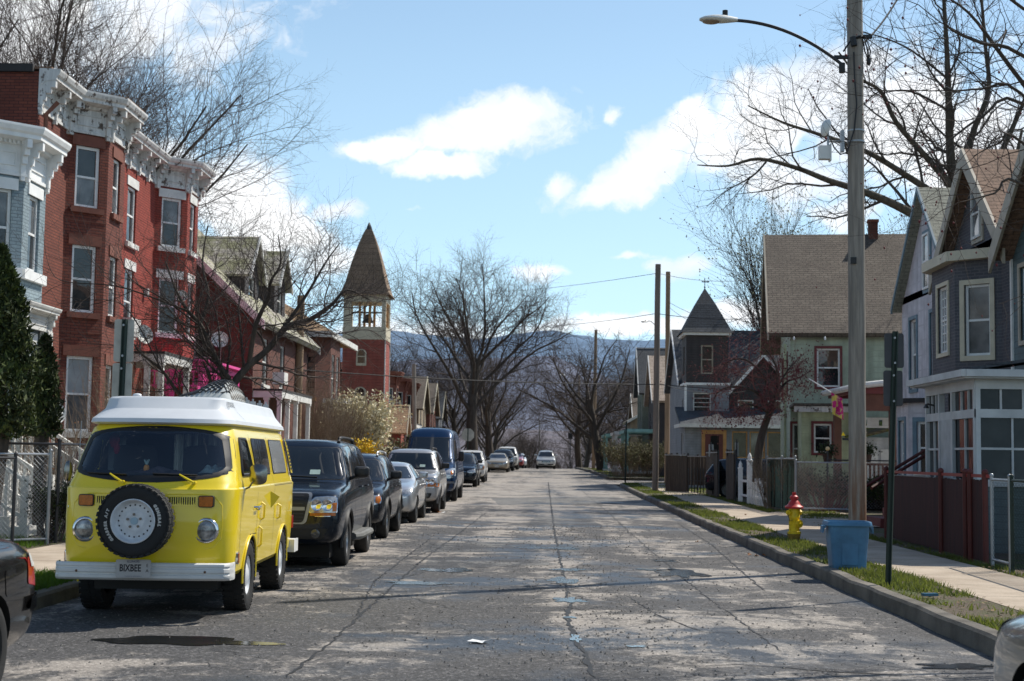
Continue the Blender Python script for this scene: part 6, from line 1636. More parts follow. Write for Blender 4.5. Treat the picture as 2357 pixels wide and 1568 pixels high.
def simple_row(label, x, y0, y1, h, mat, roof='roof_dark', bay=True, chim=2, storeys=2, ww=.95, name='row_house', porch_m=None):
    root = house(name, label, x, (y0+y1)/2); d = .8; W_ = y1-y0
    if bay: pts = [(x-9, y0), (x, y0), (x, y0+.6), (x+d, y0+1.3), (x+d, y0+2.7), (x, y0+3.4), (x, y1), (x-9, y1)]
    else: pts = [(x-9, y0), (x, y0), (x, y1), (x-9, y1)]
    ws_ = []; z_ = gz((y0+y1)/2)+1.2
    for s in range(storeys):
        a, b = z_+s*(h-1.2)/storeys, z_+s*(h-1.2)/storeys+1.6
        kw = dict(frame='white_dirty', glass='glass', sill='white_dirty', lintel='stone_brown' if 'brick' in mat else None)
        if bay: ws_ += [W(2, .53, .6, a, b, **kw), W(3, .7, .8, a, b, **kw), W(5, (W_-3.4)*.55, ww, a, b, **kw)]
        else: ws_ += [W(1, W_*.28, ww, a, b, **kw), W(1, W_*.72, ww, a, b, **kw)]
        ws_ += [W(0, 6.5, .9, a, b, **kw), W(0, 4, .9, a, b, **kw)]
    facade(root, pts, 0, h, mat, ws_)
    if roof == 'roof_dark':
        cornice(root, pts[1:-1], h-.7, h+.1, .4, 'stone_brown', brackets=.8); flat_roof(root, [(p[0], p[1]) for p in pts], h+.1)
    else: gable(root, x-9, x, y0, y1, h, h+2.6, 'x', .35, .15, roof, mat, 'cream', .22)
    for k in range(chim): MB().bx(x-2.2-k*2.2, x-1.6-k*2.2, y0+.3, y0+.9, h, h+1.2).build('chimney', M_['brick_dark'], root)
    if porch_m: porch(root, x+(.82 if bay else 0), x+2.2, y0+.8, y1-.5, 3.4+gz(y0), porch_m, 'roof_dark', [(x+2.08, y0+1), (x+2.08, (y0+y1)/2), (x+2.08, y1-.7)], .9)
    return root
simple_row('far brown brick row house just beyond the church with white porch awning', -11.0, 95, 101.5, 7.2, 'brick_brown', chim=3, porch_m='white_dirty')
simple_row('second far brick row house beyond the leaning pole', -11.0, 101.6, 108, 7.1, 'brick_dark', chim=2)
simple_row('third far brick row house half hidden by bare branches', -11.0, 108.1, 114.5, 7.1, 'brick_brown', chim=2)
simple_row('tan gabled house behind the big maple', -10.5, 117, 124, 5.6, 'sid_tan', 'roof_brown', False, 1, porch_m='cream')
simple_row('brown gabled house far along beyond the tan one', -10.5, 128, 135, 5.6, 'brick_brown', 'roof_brown', False, 1)
simple_row('last grey house before the crest', -10.5, 139, 146, 5.4, 'sid_gray', 'roof_slate', False, 1)
# ------------------------------------------------------------------ houses on the hydrant side (fronts look toward -x)
# nearest: blue-green house with glazed white sun porch
h7 = house('clapboard_house', 'blue-green clapboard house with beige bargeboards and white glazed sun porch', 9.65, 27)
pts = [(9.65, 29.6), (9.65, 24.3), (19, 24.3), (19, 29.6), (9.65, 29.6)]
facade(h7, pts, 0, 5.95, 'sid_teal', [W(0, .75, .50, 4.15, 5.65, frame='white', glass='glass', case='beige', cw=.09), W(0, 3.6, .9, 4.15, 5.65, frame='white', glass='glass', case='beige')])
gable(h7, 9.65, 19, 24.3, 29.6, 5.95, 8.2, 'x', .42, .2, 'roof_rust', 'sid_teal', 'beige', .42, .15)
MB().bx(9.61, 9.69, 29.55, 29.65, 2.9, 5.9).build('corner_board', M_['white_dirty'], h7)
# sun porch
px0, px1, py0, py1 = 7.45, 9.9, 24.9, 28.1
zt = 3.12
MB().ext([(px0-.25, py0-.25, zt), (px1, py0-.25, zt), (px1, py1+.25, zt), (px0-.25, py1+.25, zt)], (0, 0, .16)).build('porch_roof', M_['porch_paint'], h7)
MB().bx(px0-.32, px0-.24, py0-.3, py1+.3, zt+.03, zt+.15).bx(px0-.24, px1, py0-.33, py0-.25, zt+.03, zt+.15).build('gutter', M_['porch_paint'], h7)
m = MB(); sl_ = MB(); slab(sl_, [(px0-.25, py1+.25, zt+.17), (px0-.25, py0-.25, zt+.17), (px1, py0-.25, zt+.62), (px1, py1+.25, zt+.62)], .05); sl_.build('porch_roof_covering', M_['roof_slate'], h7)
MB().bx(px0+.02, px1, py0+.02, py1-.02, .1, 1.28).build('porch_base', M_['sid_teal'], h7)
def glazed(a, b, bays, z0, z1, zt1, zt2, frame, root, cols=2, rows=2, door=None):
    """glazed porch wall: sash under a row of small transom lights"""
    p, u, n, L = seg_frame(a, b); fr = MB(); x = 0; pane = MB()
    fr.ob(p, u, n, 0, L, z0-.12, z0, -.08, .02); fr.ob(p, u, n, 0, L, z1, zt1, -.08, .02); fr.ob(p, u, n, 0, L, zt2, zt2+.22, -.08, .02)
    edges = [0] + [L*f for f in bays] + [L]
    for i, e in enumerate(edges): 
        w_ = .16 if i in (0, len(edges)-1) else .09
        fr.ob(p, u, n, max(0, e-w_/2), min(L, e+w_/2), z0, zt2, -.08, .025)
    f = fr.build('window_frame', M_[frame], root)
    for i in range(len(edges)-1):
        a0, a1 = edges[i]+.06, edges[i+1]-.06
        if door == i: continue
        mu = MB(); mu.ob(p, u, n, a0, a1, (z0+z1)/2-.02, (z0+z1)/2+.02, -.07, -.01)
        for k in range(1, cols): q = a0+(a1-a0)*k/cols; mu.ob(p, u, n, q-.018, q+.018, z0, z1, -.07, -.012)
        for k in range(1, cols+1): q = a0+(a1-a0)*k/(cols+1); mu.ob(p, u, n, q-.018, q+.018, zt1, zt2, -.07, -.012)
        wn = mu.build('window', M_[frame], root)
        def P(q, z): return (p.x+u.x*q-n.x*.045, p.y+u.y*q-n.y*.045, z)
        MB().poly([P(a0-.03, z0), P(a1+.03, z0), P(a1+.03, z1), P(a0-.03, z1)]).poly([P(a0-.03, zt1), P(a1+.03, zt1), P(a1+.03, zt2), P(a0-.03, zt2)]).build('pane', M_['porch_glass'], wn)
M_['porch_glass'] = glassmat('porch_glass', (.016, .018, .02), .06, .03); M_['porch_glass'].node_tree.nodes['Principled BSDF'].inputs['Specular IOR Level'].default_value = .28
glazed((px0, py0), (px1, py0), [.52], 1.38, 2.45, 2.60, 2.95, 'porch_paint', h7, 2)
glazed((px0, py1), (px0, py0), [.30, .56], 1.38, 2.45, 2.60, 2.95, 'porch_paint', h7, 2, door=1)
MB().bx(px0-.02, px0+.03, py1-1.86, py1-1.05, .4, 2.46).build('door', plain('pale_grey_door', (.42, .45, .47), .5), h7)
MB().bx(px0-.05, px0-.02, py1-1.16, py1-1.10, 1.35, 1.5).build('door_handle', M_['steel_dark'], h7)
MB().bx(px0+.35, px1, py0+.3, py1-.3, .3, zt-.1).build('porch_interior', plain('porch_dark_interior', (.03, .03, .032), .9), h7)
lm = MB(); lm.tube([(px0-.0, py1-.6, 2.75), (px0-.14, py1-.6, 2.78)], .02, 5); lm.lathe([(.02, .08), (.06, 0), (.001, .0)], 10, Matrix.Translation((px0-.16, py1-.6, 2.70))); lm.build('porch_lamp', M_['steel_dark'], h7)
sn = MB(); sn.bx(px0+.12, px0+.125, py0+.42, py0+.56, 1.55, 1.95); sn.build('red_sign', plain('bright_red_card', (.7, .1, .05), .5), h7)

# slate-grey bay house with beige gable
h6 = house('gabled_house', 'slate grey brick house with beige gable trim and rusty shingle roof', 10.2, 32.5)
pts = [(9.95, 34.9), (9.2, 34.1), (9.2, 32.2), (10.0, 31.4), (10.0, 29.65), (20, 29.65), (20, 35.0), (9.95, 35.0)]
kw = dict(frame='white', glass='glass2', case='cream', cw=.11)
facade(h6, pts, 0, 6.35, 'brick_slate', [W(1, .95, .85, 4.2, 5.75, frame='white', glass='glass3', case='cream', cw=.09, vbars=3, hbars=6), W(2, .55, .62, 4.05, 5.65, **kw)])
cn = MB(); o0 = offset_poly(pts[:5], .22); o1 = offset_poly(pts[:5], -.1)
for i in range(4): cn.ext([(o0[i].x, o0[i].y, 6.2), (o0[i+1].x, o0[i+1].y, 6.2), (o1[i+1].x, o1[i+1].y, 6.2), (o1[i].x, o1[i].y, 6.2)], (0, 0, .22))
cn.build('cornice', M_['cream'], h6)
m = MB(); wall_panel(m, (9.75, 34.9), (9.75, 29.65), 6.3, 6.6); ym = 32.2
m.poly([(9.75, 34.9, 6.3), (9.75, 29.7, 6.3), (9.75, ym, 8.55)]); m.build('gable_wall', M_['brick_slate'], h6)
gable(h6, 9.75, 20, 29.7, 34.7, 6.3, 8.6, 'x', .35, .2, 'roof_rust', None, 'beige', .42)
window(h6, (9.75, 34.9), (9.75, 29.6), (2.35, 3.0, 6.75, 7.9), frame='white_dirty', glass='glass3', case='beige', rec=-.03)
MB().bx(9.3, 9.99, 31.5, 34.9, 3.2, 3.5).build('black_awning', M_['black'], h6)

# lavender gabled house
h5 = house('clapboard_house', 'lavender sided house with steep gable and blue window trim', 10.5, 39)
pts = [(10.5, 42.2), (10.5, 36.6), (20, 36.6), (20, 42.2), (10.5, 42.2)]
kb = dict(frame='white', glass=('glass3', 'glass'), case='blue_trim', cw=.10)
facade(h5, pts, 0, 6.5, 'sid_lav', [W(0, 1.3, .75, 3.75, 5.75, **kb), W(0, 3.5, .75, 3.75, 5.75, **kb), W(0, 4.9, .6, 3.75, 5.75, **kb)])
gable(h5, 10.5, 20, 36.6, 42.2, 6.3, 9.15, 'x', .25, .15, 'roof_olive', 'sid_lav', 'blue_trim', .16)
window(h5, (10.5, 42.2), (10.5, 36.6), (2.55, 3.2, 6.45, 8.0), frame='white', glass=('glass3', 'glass'), case='blue_trim', cw=.10, rec=-.03)
MB().bx(10.38, 10.5, 36.7, 42.2, 3.25, 3.45).build('sill_band', M_['white'], h5); MB().bx(10.42, 10.5, 36.7, 42.2, 2.75, 3.0).build('trim_band', M_['blue_trim'], h5)
# ground floor bay toward the street
pb = [(10.5, 40.6), (9.75, 39.9), (9.75, 38.6), (10.9, 37.5)]
facade(h5, pb, .3, 3.3, 'sid_lav', [W(2, .62, .72, 1.35, 2.75, frame='white', glass='glass', case='blue_trim', cw=.12), W(1, .65, .6, 1.0, 2.8, frame='white', glass='glass', case='blue_trim'), W(0, .5, .4, .9, 2.8, frame='white', glass='glass', case='blue_trim')])
MB().ext([(10.5, 40.8, 3.26), (9.6, 40.0, 3.26), (9.6, 38.5, 3.26), (10.9, 37.3, 3.26)], (0, 0, .12)).build('bay_roof', M_['roof_dark'], h5)
ac = MB(); p, u, n, L = seg_frame((9.75, 38.6), (10.9, 37.5)); ac.ob(p, u, n, .30, .92, 1.0, 1.36, -.05, .3); a_ = ac.build('air_conditioner', M_['white_dirty'], h5)
MB().ob(p, u, n, .34, .80, 1.04, 1.32, .3, .305).build('grille', plain('brown_grille', (.13, .10, .08), .7), a_)

# brown timber porch house (shifted as a whole below) and mossy shed between the green and the lavender houses
h45 = thing('timber_porch', 'open brown timber porch with white curved eave beside the green house', 'porch', (9, 46, gz(46)), 0, None, True)
porch(h45, 12.6, 9.15, 44.6, 48.5, 4.0, 'red_trim', 'roof_dark', [], .9)
for (x, y) in ((9.3, 44.8), (10.35, 44.8), (9.3, 48.2), (12.3, 44.8)): p_ = MB(); post(p_, x, y, .9, 3.9, .12); p_.build('porch_post', plain('brown_post_paint', (.17, .075, .05), .7) if 'bp' not in M_ else M_['bp'], h45)
ev_ = MB(); ev_.tube([(12.6, 44.4, 4.1), (9.9, 44.4, 4.1), (9.2, 44.6, 4.02), (8.95, 45.0, 3.95), (8.9, 48.5, 3.95)], .10, 8); ev_.build('eave', M_['white_dirty'], h45)
fz = MB(); fz.bx(9.2, 12.5, 44.72, 44.8, 3.25, 3.9); fz.build('frieze', plain('brown_frieze_paint', (.15, .06, .04), .7), h45)
fz = MB()
for k in range(24): x = 9.35+3.0*k/23; fz.bx(x-.03, x+.03, 44.74, 44.78, .98, 1.55)
fz.bx(9.25, 12.4, 44.70, 44.80, 1.55, 1.62); fz.build('porch_railing', plain('brown_rail_paint', (.2, .09, .06), .7), h45)
gb = MB()
for k in range(4): gb.bx(10.3+.5*k-.22, 10.3+.5*k+.16, 47.2, 47.24, 2.85, 3.05)
gb.bx(10.0, 12, 47.19, 47.25, 3.05, 3.12).bx(10, 12, 47.19, 47.25, 2.78, 2.85); gb.build('fretwork', M_['white_dirty'], h45)
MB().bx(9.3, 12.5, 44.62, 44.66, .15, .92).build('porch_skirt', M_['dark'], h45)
h45.location.x += .5
sh = thing('garden_shed', 'small pale shed with bright mossy roof under the timber porch', 'shed', (12, 50, gz(50)), 0, None, True)
MB().bx(10.6, 13.5, 49.3, 50.0, .2, 2.5).build('wall', M_['sid_white'], sh)
sl_ = MB(); slab(sl_, [(10.3, 48.9, 2.45), (13.6, 48.9, 3.3), (13.6, 50.4, 3.6), (10.3, 50.4, 2.75)], .1); sl_.build('roof', M_['moss_roof'], sh)
MB().bx(10.8, 11.4, 49.27, 49.3, .3, 2.1).bx(11.5, 12.1, 49.27, 49.3, .3, 2.1).build('door', M_['white_dirty'], sh)

# pale green house with the big shingled roof
h4 = house('green_house', 'pale green house with huge weathered brown shingle roof and brick chimney', 8.2, 54)
pts = [(8.5, 60.5), (8.5, 52), (17.5, 52), (17.5, 60.5), (8.5, 60.5)]
kr_ = dict(frame='white', glass='glass', case='red_trim', cw=.09)
facade(h4, pts, 0, 6.5, 'sid_green', [W(1, 1.35, .82, 4.35, 5.75, **kr_), W(0, 2.5, .85, 4.2, 5.7, **kr_), W(0, 6, .85, 4.2, 5.7, **kr_), W(1, .32, .5, 1.2, 3.0, **kr_)])
m = MB(); ym = 56.4; ze, zr = 6.15, 10.5
gable(h4, 8.5, 17.6, 52, 60.5, 6.45, 10.4, 'x', .82, .2, 'roof_brown', 'sid_green', 'beige', .28, .4)
MB().bx(11.72, 12.07, 56.0, 56.4, 9.6, 11.05).build('chimney', M_['brick_brown'], h4)
MB().bx(11.68, 12.11, 55.96, 56.44, 11.05, 11.15).build('chimney_cap', M_['stone_brown'], h4)

lt = MB()
for k in range(5): x = 8.6+1.1*k; lt.lathe([(.001, 0), (.035, .02), (.04, .08), (.015, .14), (.001, .15)], 8, Matrix.Translation((x, 51.5, 6.0)))
lt.build('eave_lights', M_['white'], h4)
# lower wing toward us
pts = [(8.75, 52), (8.75, 49.6), (10.7, 49.6), (10.7, 52)]
facade(h4, pts, 0, 3.55, 'sid_sage', [W(1, .72, .60, 1.95, 2.95, **kr_)])
MB().ext([(8.45, 49.35, 3.55), (10.9, 49.35, 3.55), (10.9, 52, 3.55), (8.45, 52, 3.55)], (0, 0, .10)).build('wing_roof', M_['roof_brown'], h4)
MB().bx(8.5, 10.85, 49.38, 49.6, 3.35, 3.55).build('wing_fascia', M_['white_peel'], h4)
dp = MB(); dp.tube([(8.3, 51.9, .3), (8.3, 51.9, 5.9)], .05, 6); dp.build('drain_pipe', M_['sid_sage'], h4)

h4.location.x += .62; h4.rotation_euler.z = -.12
# turreted grey house at the corner
h3 = house('turret_house', 'grey corner house with dark square turret, pointed slate roof and weathervane', 8.5, 75)
x0, x1, y0, y1 = 6.95, 9.15, 71.5, 74.0
pts = [(x0, y1), (x0, y0), (x1, y0), (x1, y1), (x0, y1)]
facade(h3, pts, 0, 5.45, 'sid_gray', [W(1, .85, .9, 3.8, 5.0, frame='white_dirty', glass='glass', vbars=0, hbars=4, rail=False), W(0, 1.3, .8, 3.4, 4.7, frame='white_dirty', glass='glass')])
facade(h3, [(x0+.05, y1), (x0+.05, y0+.05), (x1-.05, y0+.05), (x1-.05, y1), (x0+.05, y1)], 5.45, 7.9, 'sid_dark', [W(1, 1.05, .62, 5.95, 7.4, frame='beige', glass='glass', fw=.07), W(0, 1.3, .6, 5.95, 7.4, frame='beige', glass='glass')])
MB().bx(x0-.10, x1+.10, y0-.10, y1+.1, 7.9, 8.06).build('turret_eave', M_['white'], h3)
MB().bx(x0-.06, x1+.06, y0-.06, y1+.06, 5.38, 5.50).build('belt_trim', M_['white'], h3)
MB().bx(x0-.03, x0+.08, y0-.03, y0+.08, 3.4, 5.38).build('corner_board', M_['white'], h3)
tr = MB(); cx, cy = (x0+x1)/2, (y0+y1)/2; vs = []
for r_, z in [(1.32, 8.02), (1.15, 8.25), (.95, 8.65), (.5, 9.55), (.02, 10.4)]: vs += [(cx-r_, cy-r_*1.1, z), (cx+r_, cy-r_*1.1, z), (cx+r_, cy+r_*1.1, z), (cx-r_, cy+r_*1.1, z)]
tr.add(vs, [(4*k+i, 4*k+(i+1) % 4, 4*k+4+(i+1) % 4, 4*k+4+i) for k in range(4) for i in range(4)]); tr.build('turret_roof', M_['roof_slate'], h3)
wv = MB(); wv.cyl((cx, cy, 10.35), (cx, cy, 10.95), .02, 6); wv.bx(cx-.16, cx+.14, cy-.015, cy+.015, 10.73, 10.78); wv.ext([(cx+.14, cy-.01, 10.69), (cx+.24, cy-.01, 10.76), (cx+.14, cy-.01, 10.83)], (0, .02, 0)); wv.sphere((cx, cy, 10.47), .05, 8, 6); wv.build('weathervane', M_['steel_dark'], h3)
facade(h3, [(7.1, 82), (7.1, 74.0), (15, 74.0), (15, 82), (7.1, 82)], 0, 5.6, 'sid_gray', [W(1, 4, .9, 3.3, 4.9, frame='white', glass='glass')])
gable(h3, 7.1, 15, 74.0, 82, 5.6, 8.55, 'x', .3, .2, 'roof_slate', 'sid_gray', 'white', .2)
m = MB(); 
# cross gable wing with dark red-brown face
facade(h3, [(9.3, 74.0), (9.3, 72.3), (12.6, 72.3), (12.6, 74)], 0, 5.0, 'sid_dark', [W(1, .8, .8, 3.3, 4.7, frame='white', glass='glass'), W(1, 2.3, .8, 3.3, 4.7, frame='white', glass='glass')])
gable(h3, 9.25, 12.65, 72.3, 78, 5.0, 6.9, 'y', .3, .15, 'roof_slate', 'sid_dark', 'white', .2)
# enclosed porch
zp = 3.35; q0, q1, r0 = 6.75, 12.2, 69.4
sl_ = MB(); slab(sl_, [(q0-.25, r0-.3, zp), (q1+.2, r0-.3, zp), (q1+.2, 72.2, zp+.95), (q0-.25, 72.2, zp+.95)], .12); sl_.build('porch_roof', M_['roof_slate'], h3)
MB().bx(q0-.25, q1+.2, r0-.36, r0-.28, zp-.14, zp+.03).bx(q0-.3, q0-.22, r0-.3, 72, zp-.14, zp+.03).build('gutter', M_['white_dirty'], h3)
facade(h3, [(q0, 72), (q0, r0), (q1, r0), (q1, 72)], 0, zp-.05, 'sid_gray', [W(1, 2.65, .75, 1.75, 3.05, frame='ochre', glass='glass', rail=False), W(1, 3.5, .75, 1.75, 3.05, frame='ochre', glass='glass2', rail=False), W(1, 4.35, .75, 1.75, 3.05, frame='ochre', glass='glass', rail=False), W(0, 1.2, 1.0, 1.7, 2.95, frame='white_dirty', glass='glass')])
dm = MB(); dm.bx(7.55, 8.75, r0-.06, r0+.0, .8, 3.1); dm.build('door_frame', M_['ochre'], h3)
dm = MB(); dm.bx(7.72, 8.58, r0-.08, r0-.05, .8, 2.9); dr_ = dm.build('door', plain('dark_red_door', (.12, .025, .02), .5), h3)
MB().bx(7.98, 8.38, r0-.09, r0-.078, .8, 2.82).build('open_doorway', M_['dark'], dr_)
MB().bx(10.2, 10.55, r0-.02, r0-.01, 2.1, 2.35).build('orange_notice', plain('orange_paper', (.8, .3, .06), .6), h3)


# beyond the side street
def far_house(label, x, y0, y1, h, zr, mat, roof, axis='x', porch_m=None, ph=3.1, w=9, name='house', trim='white_dirty'):
    root = house(name, label, x, (y0+y1)/2); z_ = gz((y0+y1)/2)+1.1; L = y1-y0
    kw = dict(frame='white_dirty', glass='glass', fw=.08)
    facade(root, [(x, y1), (x, y0), (x+w, y0), (x+w, y1), (x, y1)], 0, h, mat, [W(0, L*.3, .9, h-2.2, h-.7, **kw), W(0, L*.7, .9, h-2.2, h-.7, **kw), W(1, 1.5, .9, h-2.2, h-.7, **kw), W(1, 4.0, .9, h-2.2, h-.7, **kw), W(1, 2.0, .9, z_, z_+1.5, **kw)])
    gable(root, x, x+w, y0, y1, h, zr, axis, .3, .18, roof, mat, trim, .2)
    if porch_m:
        porch(root, x, x-2.0, y0-.2, y1-.6, ph+gz(y0), porch_m, 'roof_dark', [], .8)
        for k in range(4): p_ = MB(); post(p_, x-1.9, y0+(L-1.2)*k/3, .8, ph+gz(y0)-.15, .10); p_.build('porch_post', M_[porch_m], root)
        pf = MB(); pf.bx(x-2.05, x, y0-.25, y0-.15, ph+gz(y0)-.16, ph+gz(y0)+.06); pf.build('porch_eave', M_[porch_m], root)
    return root
M_['teal_paint'] = plain('pale_teal_paint', (.24, .45, .42), .6)
far_house('dark navy house with scalloped tan roof behind the twin poles', 7.3, 95, 102, 5.6, 8.6, 'sid_dark', 'roof_scallop', 'x', 'teal_paint', 3.2)
far_house('moss green house with pointed dark gable beyond the side road', 7.0, 104, 109.5, 6.6, 9.8, 'sid_moss', 'roof_slate', 'x', 'white_dirty', 3.1)
far_house('small house with bright pale roof and brown walls far beyond the side road', 6.7, 113, 119, 4.6, 7.2, 'sid_tan', 'roof_pale', 'y', 'teal_paint', 3.0)
far_house('grey house farthest on the hydrant side of the street', 8.0, 127, 134, 5.0, 7.4, 'sid_gray', 'roof_brown', 'x')
# ------------------------------------------------------------------ bare trees
def tubes_mesh(name, segs, k, mat, parent, smooth=True):
    if not segs: return None
    A = np.array([s[0] for s in segs], dtype=float); B = np.array([s[1] for s in segs], dtype=float)
    ra = np.array([s[2] for s in segs]); rb = np.array([s[3] for s in segs]); n = len(segs)
    t = B-A; t /= np.maximum(np.linalg.norm(t, axis=1), 1e-9)[:, None]
    h = np.tile(np.array([0., 1., .13]), (n, 1)); bad = np.abs((h*t).sum(1)) > .95; h[bad] = (1, .1, 0)
    u = np.cross(t, h); u /= np.linalg.norm(u, axis=1)[:, None]; w = np.cross(t, u)
    ang = 2*np.pi*np.arange(k)/k; ring_ = u[:, None, :]*np.cos(ang)[None, :, None]+w[:, None, :]*np.sin(ang)[None, :, None]
    V = np.concatenate([A[:, None, :]+ring_*ra[:, None, None], B[:, None, :]+ring_*rb[:, None, None]], 1).reshape(-1, 3)
    base = (np.arange(n)*2*k)[:, None]; i = np.arange(k); j = (i+1) % k
    F = np.stack([base+i, base+j, base+k+j, base+k+i], 2).reshape(-1)
    return quads_mesh(name, V, F, 4, mat, parent, smooth)
def quads_mesh(name, V, F, fs, mat, parent, smooth=False):
    if parent is not None:
        rt = _root(parent)
        if rt in WORLD_ROOTS: V = V - np.array(WORLD_ROOTS[rt])
    me = bpy.data.meshes.new(name); me.vertices.add(len(V)); me.vertices.foreach_set('co', V.astype(np.float32).ravel())
    me.loops.add(len(F)); me.loops.foreach_set('vertex_index', F.astype(np.int32)); np_ = len(F)//fs
    me.polygons.add(np_); me.polygons.foreach_set('loop_start', np.arange(0, len(F), fs, dtype=np.int32))
    if smooth: me.polygons.foreach_set('use_smooth', np.ones(np_, dtype=bool))
    me.update(calc_edges=True); me.materials.append(mat)
    o = bpy.data.objects.new(name, me); COL.objects.link(o)
    if parent is not None: o.parent = parent
    return o
class Grow:
    def __init__(s, seed): s.r = random.Random(seed); s.segs = []; s.tips = []
    def rnd(s): return Vector((s.r.gauss(0, 1), s.r.gauss(0, 1), s.r.gauss(0, 1)))
    def branch(s, p, d, L, r, lv, P):
        n = P['seg'][lv]; pts = [Vector(p)]; d = Vector(d).normalized(); rads = [r]; tip = P['tip'][lv]
        for i in range(n):
            d = (d + s.rnd()*P['wob'][lv] + Vector((0, 0, P['up'][lv]))).normalized()
            pts.append(pts[-1]+d*L/n); rads.append(r+(r*tip-r)*(i+1)/n)
        s.spine(pts, rads, lv, P, L)
    def spine(s, pts, rads, lv, P, L=None):
        L = L or sum((b-a).length for a, b in zip(pts[:-1], pts[1:]))
        for i in range(len(pts)-1): s.segs.append((pts[i], pts[i+1], rads[i], rads[i+1], lv))
        if lv >= P['levels']: s.tips.append((pts[-1], (pts[-1]-pts[-2]).normalized())); return
        k = P['kids'][lv]; k = int(k) if k > 1.5 else 1; k += s.r.choice((-1, 0, 0, 1)) if k > 3 else 0; a0 = s.r.uniform(0, 6.28); n = len(pts)-1
        for c in range(k):
            t = P['t0'][lv]+(1-P['t0'][lv])*(c+s.r.uniform(.1, .9))/k; x = min(t, .999)*n; i = int(x); f = x-i
            q = pts[i].lerp(pts[i+1], f); rr = rads[i]+(rads[i+1]-rads[i])*f; d = (pts[i+1]-pts[i]).normalized()
            a0 += 2.4+s.r.uniform(-.4, .4); o = d.orthogonal().normalized(); o = Matrix.Rotation(a0, 3, d) @ o
            an = R(s.r.uniform(*P['ang'][lv])); dd = d*math.cos(an)+o*math.sin(an)
            LL = L*s.r.uniform(*P['lr'][lv])*(1.12-P.get('taper', .5)*t)
            s.branch(q, dd, LL, min(rr*.8, max(P['rmin'], rr*P['rk'][lv])), lv+1, P)
    def make(s, root, barkm, twigm, lim=1, kt=8):
        a = [x for x in s.segs if x[4] <= lim]; b = [x for x in s.segs if x[4] > lim]
        tubes_mesh('trunk', a, kt, barkm, root); tubes_mesh('crown', b, 3, twigm, root, False)
    def buds(s, root, mat, size, frac=1.0, name='buds', along=0):
        pts = [t[0] for t in s.tips if s.r.random() < frac]
        if along:
            mx = max(x[4] for x in s.segs)
            for x in s.segs:
                if x[4] >= mx-1:
                    for _ in range(along):
                        if s.r.random() < .6: pts.append(x[0].lerp(x[1], s.r.random())+s.rnd()*size*.5)
        if not pts: return
        P = np.array([tuple(p) for p in pts]); n = len(P); rng = np.random.RandomState(5); sz = size*rng.uniform(.6, 1.4, n)
        O = np.array([(1, 0, 0), (-1, 0, 0), (0, 1, 0), (0, -1, 0), (0, 0, 1.4), (0, 0, -1.4)])
        V = (P[:, None, :]+O[None]*sz[:, None, None]).reshape(-1, 3); T = np.array([(0, 2, 4), (2, 1, 4), (1, 3, 4), (3, 0, 4), (2, 0, 5), (1, 2, 5), (3, 1, 5), (0, 3, 5)])
        F = ((np.arange(n)*6)[:, None, None]+T[None]).reshape(-1); o = quads_mesh(name, V, F, 3, mat, root); o['kind'] = 'stuff'; return o
MAPLE = dict(levels=4, seg=[5, 7, 6, 4, 3], wob=[.06, .13, .18, .2, .22], up=[.0, .06, .05, .03, .02], tip=[.6, .22, .25, .35, .5], kids=[9, 9, 8, 6, 0], t0=[.45, .22, .15, .15, 0],
             ang=[(22, 50), (25, 55), (28, 60), (30, 60), (0, 0)], lr=[(1.1, 1.6), (.45, .7), (.42, .66), (.35, .6), (0, 0)], rk=[.5, .5, .5, .55, .5], rmin=.006)
def maple(name, label, loc, H, r, seed, P=MAPLE, bark='bark', twig='twig', trunk_frac=.3, lean=(0, 0), group=None, buds=None, lim=1):
    root = thing(name, label, 'tree', loc, seed, group); g = Grow(seed)
    g.branch((0, 0, -.3), (lean[0], lean[1], 1), H*trunk_frac+.3, r, 0, P)
    zm = max(x[1].z for x in g.segs); k = H/zm; g.segs = [(x[0]*k, x[1]*k, x[2], x[3], x[4]) for x in g.segs]; g.tips = [(t[0]*k, t[1]) for t in g.tips]; g.make(root, M_[bark], M_[twig], lim)
    if buds: g.buds(root, M_[buds[0]], buds[1], buds[2])
    return root
def on(x, y, dz=.1): return (x, y, gz(y)+dz)
VASE0 = {**MAPLE, 'ang': [(18, 62), (24, 52), (26, 58), (28, 62), (0, 0)], 'up': [0, .05, .03, .02, .0], 'kids': [11, 11, 9, 9, 0], 'lr': [(1.25, 1.45), (.42, .6), (.45, .66), (.38, .6), (0, 0)], 'rk': [.42, .48, .5, .55, .5]}
big = maple('bare_tree', 'largest rounded bare maple standing over the far row of parked cars', on(-5.6, 108), 18.8, .50, 11, {**VASE0, 'rmin': .018}, trunk_frac=.25, lean=(.02, 0))
VASE = {**MAPLE, 'ang': [(12, 46), (18, 42), (22, 50), (25, 55), (0, 0)], 'up': [0, .09, .08, .05, .03], 'lr': [(1.3, 1.9), (.45, .7), (.45, .68), (.38, .6), (0, 0)], 'kids': [9, 9, 8, 7, 0]}
tA = maple('bare_tree', 'tall bare tree fanning out behind the dark brick row house', on(-18.8, 57), 21.5, .42, 23, {**VASE, 'rmin': .013, 'kids': [10, 10, 9, 8, 0]}, 'bark', 'twig', .24, (.07, 0))
tB = maple('bare_tree', 'tall bare tree rising above the pale blue house roof', on(-23.5, 56), 25, .42, 31, {**VASE, 'rmin': .013, 'kids': [10, 10, 9, 8, 0]}, 'bark', 'twig', .26, (.02, 0))
dup(tB, on(-20.5, 66), 2.0, 'bare tree seen between the two brick row house roofs', 1.0)
dup(tA, on(-29, 60), 1.2, 'bare tree at the frame edge above the pale blue house', 1.05)
SMALL = {**MAPLE, 'levels': 3, 'kids': [7, 8, 7, 0, 0], 'seg': [5, 6, 5, 4, 3]}
